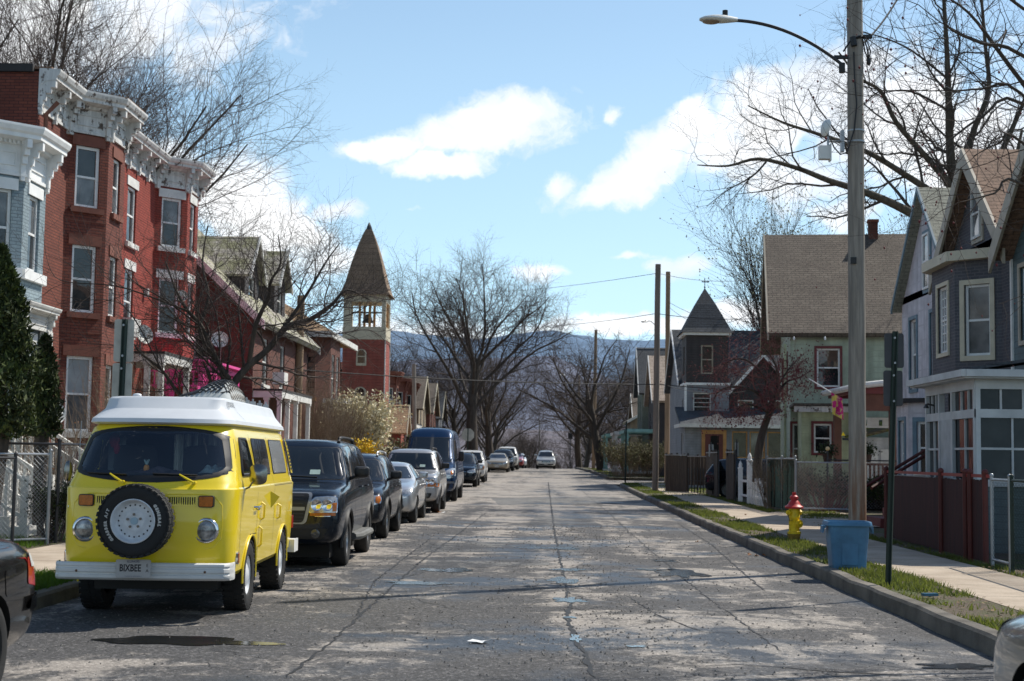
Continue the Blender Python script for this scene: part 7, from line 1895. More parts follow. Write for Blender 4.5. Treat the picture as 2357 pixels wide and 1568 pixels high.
t2 = maple('bare_tree', 'second dark bare tree leaning right of the largest maple', on(-5.0, 131), 13, .40, 5, {**MAPLE, 'rmin': .018}, trunk_frac=.33, lean=(.12, 0))
t3 = maple('bare_tree', 'bare street tree with a low fork on the far grass corner', on(4.62, 116.5), 13, .40, 8, {**MAPLE, 'rmin': .018}, trunk_frac=.24, lean=(.0, 0))
t4 = maple('bare_tree', 'leaning bare tree with long drooping limb over the approaching car', on(3.3, 140), 11.5, .36, 14, {**MAPLE, 'rmin': .02, 'up': [0, .0, .02, .03, .0], 'ang': [(35, 70), (25, 55), (28, 60), (30, 60), (0, 0)]}, trunk_frac=.36, lean=(-.22, 0))
far_pos = [(-9, 145, 'bare tree close behind the second dark bare tree', .9), (-12, 205, 'third bare tree of the far row over the crest', 1.0), (1.5, 360, 'bare tree lowest in the valley beyond the moving car', 1.1), (-4, 330, 'bare tree low in the valley beyond the champagne saloon', 1.1), (6, 205, 'third tree past the crest on the hydrant side', 1.0), (5.5, 290, 'bare tree in the valley beside the thin far pole', 1.1), (10, 170, 'bare tree behind the thin pole with lamp', 1.0), (-6.5, 165, 'first bare tree of the far row over the crest', .9), (-8, 190, 'second bare tree of the far row over the crest', 1.0), (-3, 235, 'bare tree in the dip beyond the crest', .8), (4.5, 165, 'bare tree beyond the leaning one past the crest', .9), (7, 185, 'second tree past the crest on the hydrant side', 1.0), (12, 150, 'bare tree behind the farthest grey house', .95),
    (16, 128, 'bare tree behind the small pale-roofed house', .9), (2, 300, 'faint bare tree far down the hill', .9), (-16, 150, 'bare tree behind the last grey house', 1.0), (-15, 118, 'bare tree behind the tan gabled house', .95), (9, 230, 'faint bare tree low beyond the crest', 1.0), (-7, 270, 'faint bare tree low in the valley', 1.0), (22, 112, 'bare tree behind the moss green house', .8)]
srcs = [big, t3, t2]
for i, (x, y, lb, s_) in enumerate(far_pos):
    c = dup(srcs[i % 3], on(x, y, -.2), i*1.7, lb, s_*(.8 if i % 3 == 0 else 1.0)); c['group'] = 'bare trees far along the street'
BUSHY = {**VASE, 'rmin': .02, 'levels': 3, 'kids': [11, 12, 11, 0, 0], 'ang': [(3, 17), (12, 32), (18, 40), (0, 0), (0, 0)]}
t9 = maple('bare_tree', 'upright tree budding pale green behind the big shingle roof', on(13.0, 78), 18.0, .22, 44, BUSHY, 'bark2', 'twig_gray', .3, buds=('bud_green', .035, .9))
dup(t9, on(19.5, 74), 2.4, 'upright budding tree behind the brick chimney', .93)
dup(t9, on(22.5, 70), 4.0, 'upright budding tree behind the lavender house gable', .95)
dup(t9, on(11.5, 92), 1.0, 'upright budding tree behind the pointed turret house', .6)

def drawn_tree(name, label, base, limbs, P, seed, bark, twig, lim=1, buds=None, jit=.5):
    """limbs drawn from the photograph: ([(x, y)...] survey points, depth start, depth end, r0, r1, level)"""
    root = thing(name, label, 'tree', base, 0, None, True); g = Grow(seed); rng = random.Random(seed)
    for (pts, ya, yb, r0, r1, lv) in limbs:
        P3 = []; n = len(pts)
        for i, q in enumerate(pts):
            if len(q) == 3: P3.append(Vector(q))
            else: P3.append(at(q[0], q[1], ya+(yb-ya)*i/max(1, n-1)))
        # smooth
        Q = []
        for i in range(n-1):
            p0, p1, p2, p3 = P3[max(0, i-1)], P3[i], P3[i+1], P3[min(n-1, i+2)]
            for k in range(4):
                t = k/4; Q.append(.5*((2*p1)+(p2-p0)*t+(2*p0-5*p1+4*p2-p3)*t*t+(3*p1-p0-3*p2+p3)*t**3))
        Q.append(P3[-1]); m = len(Q)
        g.spine(Q, [r0+(r1-r0)*i/(m-1) for i in range(m)], lv, P)
    g.make(root, M_[bark], M_[twig], lim)
    if buds: g.buds(root, *buds)
    return root, g
ST = dict(levels=4, seg=[4, 6, 6, 5, 4], wob=[.05, .15, .2, .22, .25], up=[0, .07, .07, .06, .06], tip=[.6, .3, .3, .35, .5], kids=[0, 13, 9, 6, 0], t0=[.3, .12, .12, .12, 0], ang=[(30, 60), (30, 70), (30, 70), (25, 60), (0, 0)],
          lr=[(.5, .8), (.32, .55), (.45, .75), (.4, .7), (0, 0)], rk=[.5, .5, .5, .55, .5], rmin=.0045, taper=.3)
drawn_tree('street_tree', 'small many-limbed bare tree on the verge just behind the yellow van', (-5.85, 26, gz(26)+.13), [
    ([(530, 1160), (524, 1010), (519, 914)], 26, 26, .13, .11, 0),
    ([(519, 914), (539, 881), (573, 841), (616, 805), (663, 751), (713, 735), (763, 701), (799, 668), (850, 690)], 26, 26.8, .085, .012, 1),
    ([(519, 914), (529, 881), (501, 834), (464, 753), (432, 715), (407, 672), (380, 600)], 26, 25.2, .075, .012, 1),
    ([(519, 905), (509, 848), (473, 795), (460, 755), (480, 682), (466, 608), (478, 520)], 26, 26.6, .06, .010, 1),
    ([(573, 841), (589, 748), (619, 682), (623, 648), (646, 605), (640, 540)], 26.2, 25.6, .05, .008, 1),
    ([(616, 805), (679, 718), (716, 662), (749, 605), (782, 560)], 26.3, 27.2, .045, .008, 1),
    ([(519, 912), (440, 920), (407, 900), (373, 853), (323, 812), (310, 794)], 26, 25.5, .05, .012, 1),
    ([(432, 715), (313, 671), (251, 656), (141, 646), (110, 606)], 25.3, 24.6, .022, .005, 2),
    ([(464, 753), (380, 690), (300, 640), (270, 560)], 25.5, 24.8, .022, .005, 2),
    ([(373, 853), (300, 720), (240, 690), (130, 700)], 25.6, 25, .018, .004, 2),
    ([(763, 701), (830, 680), (900, 690), (930, 660)], 26.6, 27, .018, .005, 2),
    ([(663, 751), (760, 770), (850, 760), (900, 800)], 26.5, 27, .022, .005, 2)], ST, 3, 'bark', 'twig', 1)
RT = {**ST, 'kids': [0, 10, 8, 6, 0], 'rmin': .008, 'lr': [(.5, .8), (.22, .42), (.42, .7), (.4, .7), (0, 0)], 'up': [0, .03, .03, .02, .0]}
drawn_tree('bare_tree', 'huge spreading bare tree reaching over the green house toward the utility pole', (15.3, 52, gz(52)+.1), [
    ([(2222, 1000), (2221, 700), (2218, 500)], 52, 52, 0.336, .36, 0),
    ([(2218, 500), (2193, 405), (2186, 317), (2183, 211), (2179, 106), (2170, -40)], 52, 52, 0.216, .06, 1),
    ([(2218, 520), (2204, 451), (2133, 363), (2063, 282), (2028, 211), (1979, 180), (1930, 120)], 52, 50.5, 0.152, .03, 1),
    ([(2215, 540), (2176, 468), (2081, 401), (1993, 349), (1887, 310), (1802, 282), (1721, 243)], 52, 50, 0.160, .02, 1),
    ([(2215, 570), (2119, 504), (2046, 465), (1975, 437), (1908, 416), (1834, 387), (1746, 366), (1676, 382), (1605, 380)], 52, 49, .19, .018, 1),
    ([(1763, 372), (1732, 405), (1676, 437), (1626, 475)], 49.5, 49, .05, .012, 2),
    ([(2225, 470), (2225, 423), (2236, 317), (2275, 211), (2268, 106), (2257, -30)], 52, 53, 0.160, .05, 1),
    ([(2183, 260), (2169, 246), (2098, 211), (2028, 208), (1960, 190)], 52, 51, 0.064, .018, 2),
    ([(2180, 180), (2098, 116), (2028, 85), (1960, 70)], 52, 51, 0.056, .016, 2),
    ([(2220, 480), (2290, 380), (2350, 250), (2400, 120)], 52, 53, 0.144, .04, 1)], RT, 17, 'bark2', 'twig_gray', 1)
NB = {**ST, 'levels': 3, 'kids': [0, 8, 5, 0, 0], 'rmin': .0055, 'wob': [.05, .15, .2, .22, .25], 'lr': [(.5, .8), (.3, .55), (.35, .6), (0, 0), (0, 0)], 'up': [0, .05, .05, .03, 0]}
drawn_tree('budding_tree', 'near tree with dark red buds reaching in at the top corner above the sun porch', (6.6, 13.4, .15), [
    ([(6.6, 13.4, 0.0), (6.6, 13.4, 2.0), (6.5, 13.4, 3.6)], 0, 0, .12, .09, 0),
    ([(6.5, 13.4, 3.6), (5.6, 13.3, 4.6), (2357, 130), (2260, 100), (2185, 65), (2160, 20)], 13.3, 13, .028, .005, 1),
    ([(6.5, 13.4, 3.4), (5.4, 13.5, 4.1), (2350, 215), (2260, 205), (2165, 215)], 13.6, 13.4, .026, .005, 1),
    ([(6.5, 13.4, 3.2), (5.6, 13.2, 3.9), (2357, 240), (2260, 270), (2190, 320), (2160, 345)], 13.2, 13, .024, .004, 1),
    ([(6.5, 13.4, 3.0), (5.7, 13.6, 3.5), (2355, 330), (2300, 330), (2240, 360)], 13.6, 13.6, .024, .004, 1),
    ([(6.5, 13.4, 2.9), (5.8, 13.3, 3.3), (2357, 425), (2290, 445), (2215, 465)], 13.2, 13.2, .025, .004, 1),
    ([(6.5, 13.4, 3.6), (5.9, 13.4, 5.2), (2355, 20), (2300, -40), (2230, -60)], 13.4, 13.4, .028, .005, 1),
    ([(5.4, 13.5, 4.1), (2330, 160), (2230, 30), (2150, -20)], 13.5, 13.2, .03, .005, 1)], NB, 9, 'bark', 'twig', 1, (M_['bud'], .010, .95))
RB = {**ST, 'levels': 4, 'rmin': .006, 'kids': [0, 9, 8, 6, 0], 'up': [0, .02, -.02, -.04, -.04]}
drawn_tree('redbud_tree', 'small leaning dark-trunked tree with drooping reddish twigs before the green house', (7.15, 47.5, .2), [
    ([(1742, 1110), (1745, 1050), (1757, 990), (1775, 940)], 47.5, 47.5, .16, .11, 0),
    ([(1775, 940), (1790, 890), (1785, 840), (1760, 800)], 47.5, 47.2, .08, .015, 1), ([(1775, 945), (1745, 905), (1700, 890), (1655, 900), (1640, 930)], 47.5, 47, .07, .012, 1),
    ([(1775, 930), (1760, 870), (1720, 830), (1680, 830), (1650, 860)], 47.5, 48, .06, .012, 1), ([(1780, 920), (1810, 880), (1840, 870), (1870, 850)], 47.5, 47.8, .05, .010, 1), ([(1790, 890), (1815, 850), (1835, 830)], 47.3, 47.5, .04, .01, 1), ([(1770, 950), (1720, 930), (1690, 950)], 47.4, 46.8, .05, .01, 1)], RB, 21, 'bark', 'twig_red', 1, (M_['bud'], .02, .5))

# ------------------------------------------------------------------ leafy things
def leafcloud(name, P, size, mat, parent, seed, up=.5, aspect=.5):
    rng = np.random.RandomState(seed); n = len(P); a = rng.randn(n, 3); a[:, 2] += up; a /= np.linalg.norm(a, axis=1)[:, None]
    b = np.cross(a, rng.randn(n, 3)); b /= np.linalg.norm(b, axis=1)[:, None]; s = size*rng.uniform(.6, 1.4, n)[:, None]
    V = np.stack([P, P+a*s*.5+b*s*aspect*.5, P+a*s, P+a*s*.5-b*s*aspect*.5], 1).reshape(-1, 3)
    return quads_mesh(name, V, np.arange(4*n), 4, mat, parent)
def evergreen(label, x, y, z0, H, rad, n, seed, name='evergreen', zlo=0):
    root = thing(name, label, 'tree', (x, y, z0), 0, None); rng = np.random.RandomState(seed)
    t = rng.rand(n)**.8; prof = np.interp(t, [0, .06, .25, .6, .85, 1], [.75, .95, 1.0, .72, .36, .03])*rad
    ang = rng.rand(n)*6.283; lump = 1+.20*np.sin(ang*4+t*17)+.17*np.sin(ang*9-t*41)+.12*np.sin(ang*17+t*83)
    rr = prof*lump*(.72+.30*np.sqrt(rng.rand(n))); P = np.stack([np.cos(ang)*rr, np.sin(ang)*rr, zlo+t*(H-zlo)], 1)
    k = rng.rand(n) < .62
    o = leafcloud('crown', P[k], .11, M_['ever'], root, seed, 1.1, .35); leafcloud('crown', P[~k]*np.array([1.03, 1.03, 1.0]), .10, M_['ever2'], root, seed+1, 1.3, .32)
    MB().tube([(0, 0, -.2), (0, 0, zlo), (0, 0, H*.9)], [.1, rad*.5, .02], 8).build('trunk', M_['bark'], root); return root
evergreen('tall dark conical evergreen at the frame edge in front of the pale blue house', -8.85, 22.6, .15, 4.72, .56, 24000, 3, zlo=1.65)
evergreen('shorter brownish evergreen shrub beside the tall conical one', -9.02, 25.3, .15, 3.5, .27, 6000, 4, zlo=1.7)
def shrub(name, label, x, y, z0, rx, rz, stems, nleaf, leafm, lsize, stemm, seed, cat='shrub', rise=1.0):
    root = thing(name, label, cat, (x, y, z0), 0, None); g = Grow(seed); rg = g.r
    P = dict(levels=2, seg=[6, 4, 3], wob=[.07, .15, .2], up=[.05*rise, .05, .03], tip=[.3, .3, .5], kids=[7, 4, 0], t0=[.3, .2, 0], ang=[(12, 35), (15, 45), (0, 0)], lr=[(.3, .5), (.35, .6), (0, 0)], rk=[.5, .6, .5], rmin=.004)
    for k in range(stems):
        a = rg.uniform(0, 6.28); q = rg.uniform(0, .45)*rx; d = (math.cos(a)*rx*.55, math.sin(a)*rx*.55, rz)
        g.branch((math.cos(a)*q, math.sin(a)*q, 0), d, rz*rg.uniform(.75, 1.05), .014, 0, P)
    tubes_mesh('stems', g.segs, 3, M_[stemm], root, False)
    if nleaf:
        rng = np.random.RandomState(seed); S = [s for s in g.segs if s[4] >= 1]; idx = rng.randint(0, len(S), nleaf); f = rng.rand(nleaf)
        A = np.array([tuple(s[0]) for s in S]); B = np.array([tuple(s[1]) for s in S]); P_ = A[idx]+(B[idx]-A[idx])*f[:, None]+rng.randn(nleaf, 3)*lsize*.6
        leafcloud('foliage', P_, lsize, M_[leafm], root, seed, .3, .7)
    return root
shrub('flowering_shrub', 'large cream blossomed shrub before the church tower', -7.75, 61, .2, 1.15, 3.5, 50, 9000, 'bud_cream', .12, 'twig_pale', 5)
shrub('bare_shrub', 'tall bare brown thicket of stems by the brick house corner', -8.9, 57, .2, 1.5, 4.3, 80, 0, '', 0, 'twig_pale', 6)
shrub('bare_shrub', 'second bare thicket leaning by the white porch enclosure', -8.3, 59.2, .2, 1.2, 3.7, 55, 0, '', 0, 'twig_pale', 16)
shrub('forsythia', 'bright yellow flowering bush just above the roof of the charcoal crossover', -6.85, 54, .2, .5, 1.75, 18, 1500, 'yellow_flower', .10, 'twig', 7)
shrub('hedge', 'low green flowering hedge between the yellow bush and the navy van', -7.3, 66, .25, 1.7, 2.0, 70, 4200, 'shrub', .09, 'twig', 8)
shrub('round_shrub', 'broad brownish olive bush on the corner beyond the side road', 5.3, 91.8, gz(92)+.1, 2.1, 2.15, 110, 6000, 'shrub', .09, 'twig_pale', 12)
shrub('round_shrub', 'second olive bush merging beside the broad corner bush', 6.7, 92.3, gz(92)+.1, 1.8, 2.05, 90, 4600, 'shrub', .09, 'twig_pale', 13)
shrub('bare_shrub', 'brown bare shrub growing through the white picket', 7.0, 44.4, .2, .75, 1.5, 40, 900, 'shrub', .03, 'twig_pale', 19)
shrub('bare_shrub', 'low brown brush behind the chain link gate', 8.3, 42.6, .2, 1.3, 1.15, 60, 2600, 'ever', .06, 'twig_red', 20)
shrub('green_bush', 'dark leafy bush against the timber porch base', 10.6, 43.9, .2, 1.3, 1.0, 50, 3600, 'ever', .07, 'twig', 33)
shrub('bare_shrub', 'dry vines over the pale green fence mesh', 7.35, 42.3, .2, .6, 1.55, 40, 500, 'shrub', .03, 'twig_pale', 22)
shrub('bare_shrub', 'bare twiggy bush under the ground floor window of the dark brick house', -9.9, 32.6, .2, 1.1, 3.2, 42, 160, 'leaf', .05, 'twig_pale', 23)
shrub('green_bush', 'small green bush behind the fence beside the yellow van', -8.2, 23.6, .15, .55, .9, 30, 2600, 'ever', .05, 'twig', 24)
shrub('bare_shrub', 'tangle of bare stems beside the white stair rail', -9.6, 27.3, .15, .8, 2.0, 36, 0, '', .05, 'twig_pale', 25)
# ------------------------------------------------------------------ poles, wires, signs, hydrant, bin, fences
def utility_pole(label, x, y, r0, r1, H, mat, lean=(0, 0), z0=None):
    z = gz(y)+.13 if z0 is None else z0
    root = thing('utility_pole', label, 'utility pole', (x, y, z), 0, 'utility poles')
    rng = random.Random(int(x*10+y)); pts = [(lean[0]*t*H+rng.uniform(-.006, .006), lean[1]*t*H, -.3+(H+.3)*t) for t in [k/16 for k in range(17)]]
    MB().tube(pts, [r0+(r1-r0)*k/16 for k in range(17)], 18).build('shaft', M_[mat], root); return root
PX, PY = 4.78, 22.0
pole = utility_pole('nearest weathered grey utility pole behind the blue bin', PX, PY, .135, .118, 11.5, 'pole', (-.001, 0))
def cobra(root, p0, pm, p1, s=1.0, headmat=None):
    m = MB(); pts = []
    p0, pm, p1 = Vector(p0), Vector(pm), Vector(p1)
    for k in range(17): t = k/16; pts.append(p0*(1-t)**2+pm*2*t*(1-t)+p1*t*t)
    m.tube(pts, .028*s, 8); a = m.build('lamp_arm', M_['steel_dark'], root)
    d = (p1-pm).normalized(); d.z = 0; d.normalize(); sd_ = Vector((-d.y, d.x, 0))
    secs = [(-.05, .05, .045), (.06, .085, .065), (.2, .125, .085), (.36, .15, .075), (.5, .12, .05), (.57, .05, .025)]
    vs = []; n = 14
    for (q, w, h) in secs:
        for k in range(n):
            an = 6.283*k/n; vs.append(p1+d*q*s+sd_*w*math.cos(an)*s+Vector((0, 0, (h if math.sin(an) > 0 else h*.55)*math.sin(an)*s+.0)))
    fs = [(k*n+i, k*n+(i+1) % n, (k+1)*n+(i+1) % n, (k+1)*n+i) for k in range(len(secs)-1) for i in range(n)]+[tuple(range(n))[::-1], tuple(range((len(secs)-1)*n, len(secs)*n))]
    hd = MB().add(vs, [f[::-1] for f in fs], True).build('lamp_head', headmat or M_['dish'], root)
    g = MB(); g.sphere(p1+d*.38*s+Vector((0, 0, -.03*s)), .12*s, 12, 7, (1.25, 1.0, .32)); g.build('lamp_glass', plain('lamp_glass', (.30, .23, .17), .2), hd)
    g = MB(); g.cyl(p1+d*.15*s+Vector((0, 0, .06*s)), p1+d*.15*s+Vector((0, 0, .16*s)), .045*s, 12); g.build('photo_cell', M_['black'], hd); return a
zl = at(1940, 140, PY).z
tip = at(1690, 47, PY-.25); base = at(1936, 140, PY)
lo = (PX, PY, pole.location.z)
def loc(p, root): return Vector(p)-Vector(root.location)
cobra(pole, loc(at(1942, 152, PY-.1), pole), loc(at(1820, 52, PY-.2), pole), loc(tip, pole), .95)
m = MB(); q = loc(at(1936, 132, PY-.1), pole); m.box(q, (.22, .06, .05)); q2 = loc(at(1938, 150, PY-.1), pole); m.cyl(q2+Vector((0, 0, -.12)), q2+Vector((0, 0, .03)), .05, 10); m.build('arm_bracket', M_['black'], pole)
# radio dish and box
m = MB(); q = loc(at(1903, 328, PY), pole); m.tube([q+Vector((.02, 0, .26)), q+Vector((.02, 0, -.2))], .018, 8); m.tube([q+Vector((.02, 0, .02)), q+Vector((.26, 0, .02))], .016, 6); m.box(q+Vector((.24, 0, .02)), (.05, .10, .34)); m.build('antenna_mount', M_['galv'], pole)
m = MB(); q = loc(at(1899, 293, PY), pole); Md = Matrix.Translation(q) @ Matrix.Rotation(R(-80), 4, 'Y') @ Matrix.Rotation(R(20), 4, 'X')
m.lathe([(.001, .04), (.08, .03), (.13, .0), (.14, -.02), (.09, -.05), (.001, -.06)], 22, Md); m.build('radio_dish', M_['dish'], pole)
m = MB(); q = loc(at(1897, 352, PY), pole); m.box(q, (.16, .14, .21)); m.bx(q.x+.08, q.x+.10, q.y-.08, q.y+.08, q.z-.13, q.z+.13); m.build('radio_box', M_['dish'], pole)
for py in (302, 327):
    m = MB(); q = loc(at(1957, py, PY), pole); m.lathe([(.128, -.012), (.134, -.012), (.134, .012), (.128, .012)], 24, Matrix.Translation((0, 0, q.z))); m.build('strap', M_['galv'], pole)
m = MB(); q = loc(at(1964, 600, PY-.13), pole); m.box(q, (.09, .05, .10)); m.build('junction_box', M_['black'], pole)
m = MB(); q = loc(at(1946, 1011, PY-.14), pole); m.box(q, (.09, .01, .035)); tg = m.build('pole_tag', M_['black'], pole)
m = MB(); q = loc(at(1941, 1000, PY-.14), pole); m.ext([q+Vector((-.03, 0, -.02)), q+Vector((.03, 0, -.02)), q+Vector((0, 0, .04))], (0, .01, 0)); m.build('pole_marker', M_['yellow_flower'], pole)
m = MB(); pts = [loc(at(*p, PY-.13), pole) for p in [(1965, 120), (1967, 180), (1972, 240), (1966, 300), (1950, 350), (1935, 356), (1920, 340), (1908, 312)]]; m.tube(pts, .011, 6); m.build('pole_cable', M_['wire'], pole)
m = MB(); q = loc(at(1985, 92, PY), pole)
for k in range(6):
    a = k*1.1; m.tube([q+Vector((-.12, -.12, -.02)), q+Vector((.02*math.cos(a), .04*math.sin(a)-.1, .02)), q+Vector((.08+.05*math.cos(a), .05*math.sin(a), -.18)), q+Vector((.10, 0, -.34))], .009, 5)
m.tube([q+Vector((-.32, -.1, -.22)), q+Vector((-.2, -.14, -.03)), q+Vector((-.05, -.12, .03))], .014, 6); m.tube([q+Vector((-.18, -.14, .0)), q+Vector((-.16, -.15, -.14))], .05, 8); m.sphere(q+Vector((.10, 0, -.34)), .035, 8, 6, (1, 1, 2.2)); m.box(q+Vector((.08, .0, .05)), (.14, .08, .05)); m.build('cable_splice', M_['black'], pole)
def wire(label, a, b, sag, r=.012, grp='overhead cables'):
    a, b = Vector(a), Vector(b); pts = [a.lerp(b, k/20)+Vector((0, 0, -sag*4*(k/20)*(1-k/20))) for k in range(21)]
    return single('overhead_cable', MB().tube(pts, r, 5), M_['wire'], label, 'cable', grp)
M_['pole_brown'] = wood('grey_brown_pole_wood', (.19, .15, .125), (.30, .245, .21), 25)
# far poles
p64 = utility_pole('nearer of the twin tall brown poles at the side road', at(1508, 1135, 63).x, 63, .14, .125, 10.05, 'pole_brown', (.006, 0))
p88 = utility_pole('farther paler pole of the pair standing by the side road', at(1535, 1100, 86).x, 86, .16, .14, 12.6, 'pole2', (0, 0))
cobra(p64, (.0, 0, at(1508, 748, 63).z-p64.location.z-.1), (-.25, 0, at(1508, 740, 63).z-p64.location.z+.12), (-.42, -.1, at(1490, 746, 63).z-p64.location.z+.08), .55)
utility_pole('brown pole behind the forked street tree', at(1366, 1076, 126).x, 126, .17, .13, 12.3, 'pole2', (.008, 0))
pl2 = utility_pole('thin pole with lamp beyond the crest on the hydrant side', at(1331, 1060, 155).x, 155, .13, .1, 10.2, 'pole2', (0, 0))
cobra(pl2, (0, 0, 9.9), (-.8, 0, 10.3), (-1.6, 0, 10.2), 1.2)
utility_pole('faint thin pole down the hill in mid street', at(1241, 1060, 260).x, 260, .14, .1, 14, 'pole', (0, 0))
utility_pole('short leaning grey pole before the far brick row houses', at(957, 1000, 90).x, 90, .16, .12, 7.0, 'pole', (-.03, 0))
utility_pole('reddish brown pole standing before the dark brick bay house', at(683, 1000, 55).x, 55, .16, .15, 7.6, 'pole2', (.004, 0))
wire('thick dark cable crossing the street below the hill line', at(690, 851, 55), at(1517, 885, 63), .15, .022)
wire('thick cable continuing from the twin poles toward the green house', at(1517, 885, 63), at(1960, 905, 60), .1, .018)
wire('long high wire rising across the sky to the twin poles', at(1140, 672, 120), at(1514, 629, 63), .15, .012)
wire('high wire running from the twin poles behind the pointed turret', at(1514, 629, 63), at(1760, 640, 66), .25, .010)
wire('lower wire sloping across the sky to the twin poles', at(1180, 750, 130), at(1510, 722, 63), .25, .014)
wire('double wire from the twin poles toward the green house gable', at(1512, 722, 63), at(1750, 733, 60), .12, .014)
wire('slack wire dropping from the paler pole to the turret roof', at(1538, 695, 86), at(1640, 738, 74), .1, .012)
wire('slack wire crossing from the pale pole to the house gable', at(1538, 705, 86), at(1745, 712, 62), .9, .012)
wire('guy wire slanting down toward the hill from the twin poles', at(1506, 770, 63), at(1463, 830, 72), .0, .010)
wire('thin wire falling from the twin poles across the turret wall', at(1512, 880, 63), at(1730, 898, 66), .3, .01)
wire('black cable rising steeply from the nearest pole out of the frame', at(1975, 110, PY), at(2110, -90, PY+2), .18, .016)
wire('thin cable sloping from the nearest pole toward the houses', at(1990, 85, PY), at(2330, 240, 33), .25, .008)

def sign_post(label, x, y, H, plates, postm, platem, z0, lean=0, w=.06, name='sign_post'):
    root = thing(name, label, 'sign', (x, y, z0), 0, None); m = MB()
    L = lambda z: lean*z
    m.ext([(-w/2, 0, -.2), (-w/2+.012, -.03, -.2), (-w*.2, -.032, -.2), (-w*.2, -.008, -.2), (w*.2, -.008, -.2), (w*.2, -.032, -.2), (w/2-.012, -.03, -.2), (w/2, 0, -.2)][::-1], (lean*(H+.2), 0, H+.2)); m.build('post', M_[postm], root)
    for (zc, pw, ph) in plates:
        o = rrect(L(zc), zc, pw, ph, .03); s = MB(); s.ext([(p[0], .004, p[1]) for p in o], (0, .006, 0)); s.build('sign_plate', M_[platem], root)
        b = MB()
        for dz in (-ph*.36, ph*.36): b.cyl((L(zc), -.04, zc+dz), (L(zc), 0, zc+dz), .014, 8)
        b.build('bolt', M_['galv'], root)
    return root
g = gp(2043, 1350, .15); H_ = at(2060, 763, g.y).z-.15
zz = lambda py: at(2050, py, g.y).z-.15
sign_post('black sign post with two dull grey plates seen from the back near the bin', g.x, g.y, H_, [((zz(767)+zz(847))/2, .238, abs(zz(767)-zz(847))), ((zz(853)+zz(935))/2, .235, abs(zz(853)-zz(935)))], 'green_post', 'sign_dark', .15, .035, .075)
gx = at(276, 1000, 17.3); zz = lambda py: at(282, py, 17.3).z-.13
sign_post('green sign post with two weathered pale plates behind the yellow van roof', gx.x-.03, 17.3, zz(735), [((zz(735)+zz(833))/2, .245, abs(zz(735)-zz(833))), ((zz(836)+zz(927))/2, .245, abs(zz(836)-zz(927)))], 'green_post', 'sign_back', .13, .012, .075)
sign_post('thin dark signpost on the grass corner of the side road', at(1439, 1117, 75).x, 75, 3.3, [], 'green_post', 'sign_back', gz(75)+.13, .01, .08)
sign_post('small white parking sign before the open red doorway', at(1640, 1080, 58).x, 58, 2.25, [(1.9, .20, .5)], 'steel_dark', 'plate', .13, -.03, .05)
sign_post('narrow white sign standing edge-on before the ochre windows', at(1697, 1090, 56.5).x, 56.5, 2.35, [(1.95, .14, .55)], 'steel_dark', 'plate', .13, -.01, .05)
st = thing('stop_sign', 'back of an octagonal stop sign beside the navy van roof', 'sign', (at(1077, 1000, 84).x, 84, gz(84)+.13), 0); m = MB(); zc = at(1077, 1001, 84).z-gz(84)-.13
m.ext([(.40*math.cos(R(22.5+45*k)), 0, zc+.40*math.sin(R(22.5+45*k))) for k in range(8)], (0, .01, 0)); m.build('sign_plate', M_['sign_back'], st); MB().bx(-.03, .03, -.03, 0, -.1, zc+.4).build('post', M_['green_post'], st)
sign_post('faint dark sign post near the crest on the hydrant side', at(1312, 1070, 140).x, 140, 3.6, [(3.1, .45, .6)], 'steel_dark', 'sign_dark', gz(140)+.1, 0, .09)

# hydrant
g = gp(1828, 1246, .15); hy = thing('fire_hydrant', 'yellow fire hydrant with red bonnet on the grass strip', 'hydrant', (g.x, g.y, .14), R(38)); k = (at(1828, 1133, g.y).z-.14)/.90
def S(pr): return [(r*k, z*k) for r, z in pr]
MB().lathe(S([(.001, -.05), (.105, -.05), (.105, .10), (.115, .10), (.115, .14), (.001, .14)]), 24).build('base', M_['hyd_b'], hy)
MB().lathe(S([(.09, .14), (.122, .145), (.122, .185), (.098, .195), (.096, .42), (.104, .43), (.104, .47), (.098, .48), (.096, .60), (.10, .63), (.001, .63)]), 28).build('barrel', M_['hyd_y'], hy)
MB().lathe(S([(.125, .60), (.165, .605), (.168, .635), (.15, .65), (.125, .665), (.105, .70), (.085, .735), (.06, .76), (.06, .775), (.078, .785), (.074, .82), (.045, .845), (.03, .85), (.036, .86), (.034, .90), (.001, .902)]), 28).build('bonnet', M_['hyd_r'], hy)
for sx, r_, l_ in ((-1, .042, .15), (1, .042, .15)):
    m = MB(); m.cyl((sx*.07*k, 0, .53*k), (sx*l_*k, 0, .53*k), r_*k, 16); m.cyl((sx*.125*k, 0, .53*k), (sx*.165*k, 0, .53*k), r_*1.25*k, 6, smooth=False); m.cyl((sx*.165*k, 0, .53*k), (sx*.185*k, 0, .53*k), .02*k, 5, smooth=False); m.build('hose_outlet', M_['hyd_y'], hy)
m = MB(); m.cyl((0, -.07*k, .33*k), (0, -.13*k, .33*k), .062*k, 18); m.cyl((0, -.12*k, .33*k), (0, -.15*k, .33*k), .072*k, 8, smooth=False); m.cyl((0, -.15*k, .33*k), (0, -.17*k, .33*k), .02*k, 5); m.build('pumper_outlet', M_['hyd_y'], hy)
m = MB(); m.tube([(-.19*k, -.02, .50*k), (-.17*k, -.05, .38*k), (-.11*k, -.06, .40*k)], .006, 5); m.build('chain', M_['steel_dark'], hy)

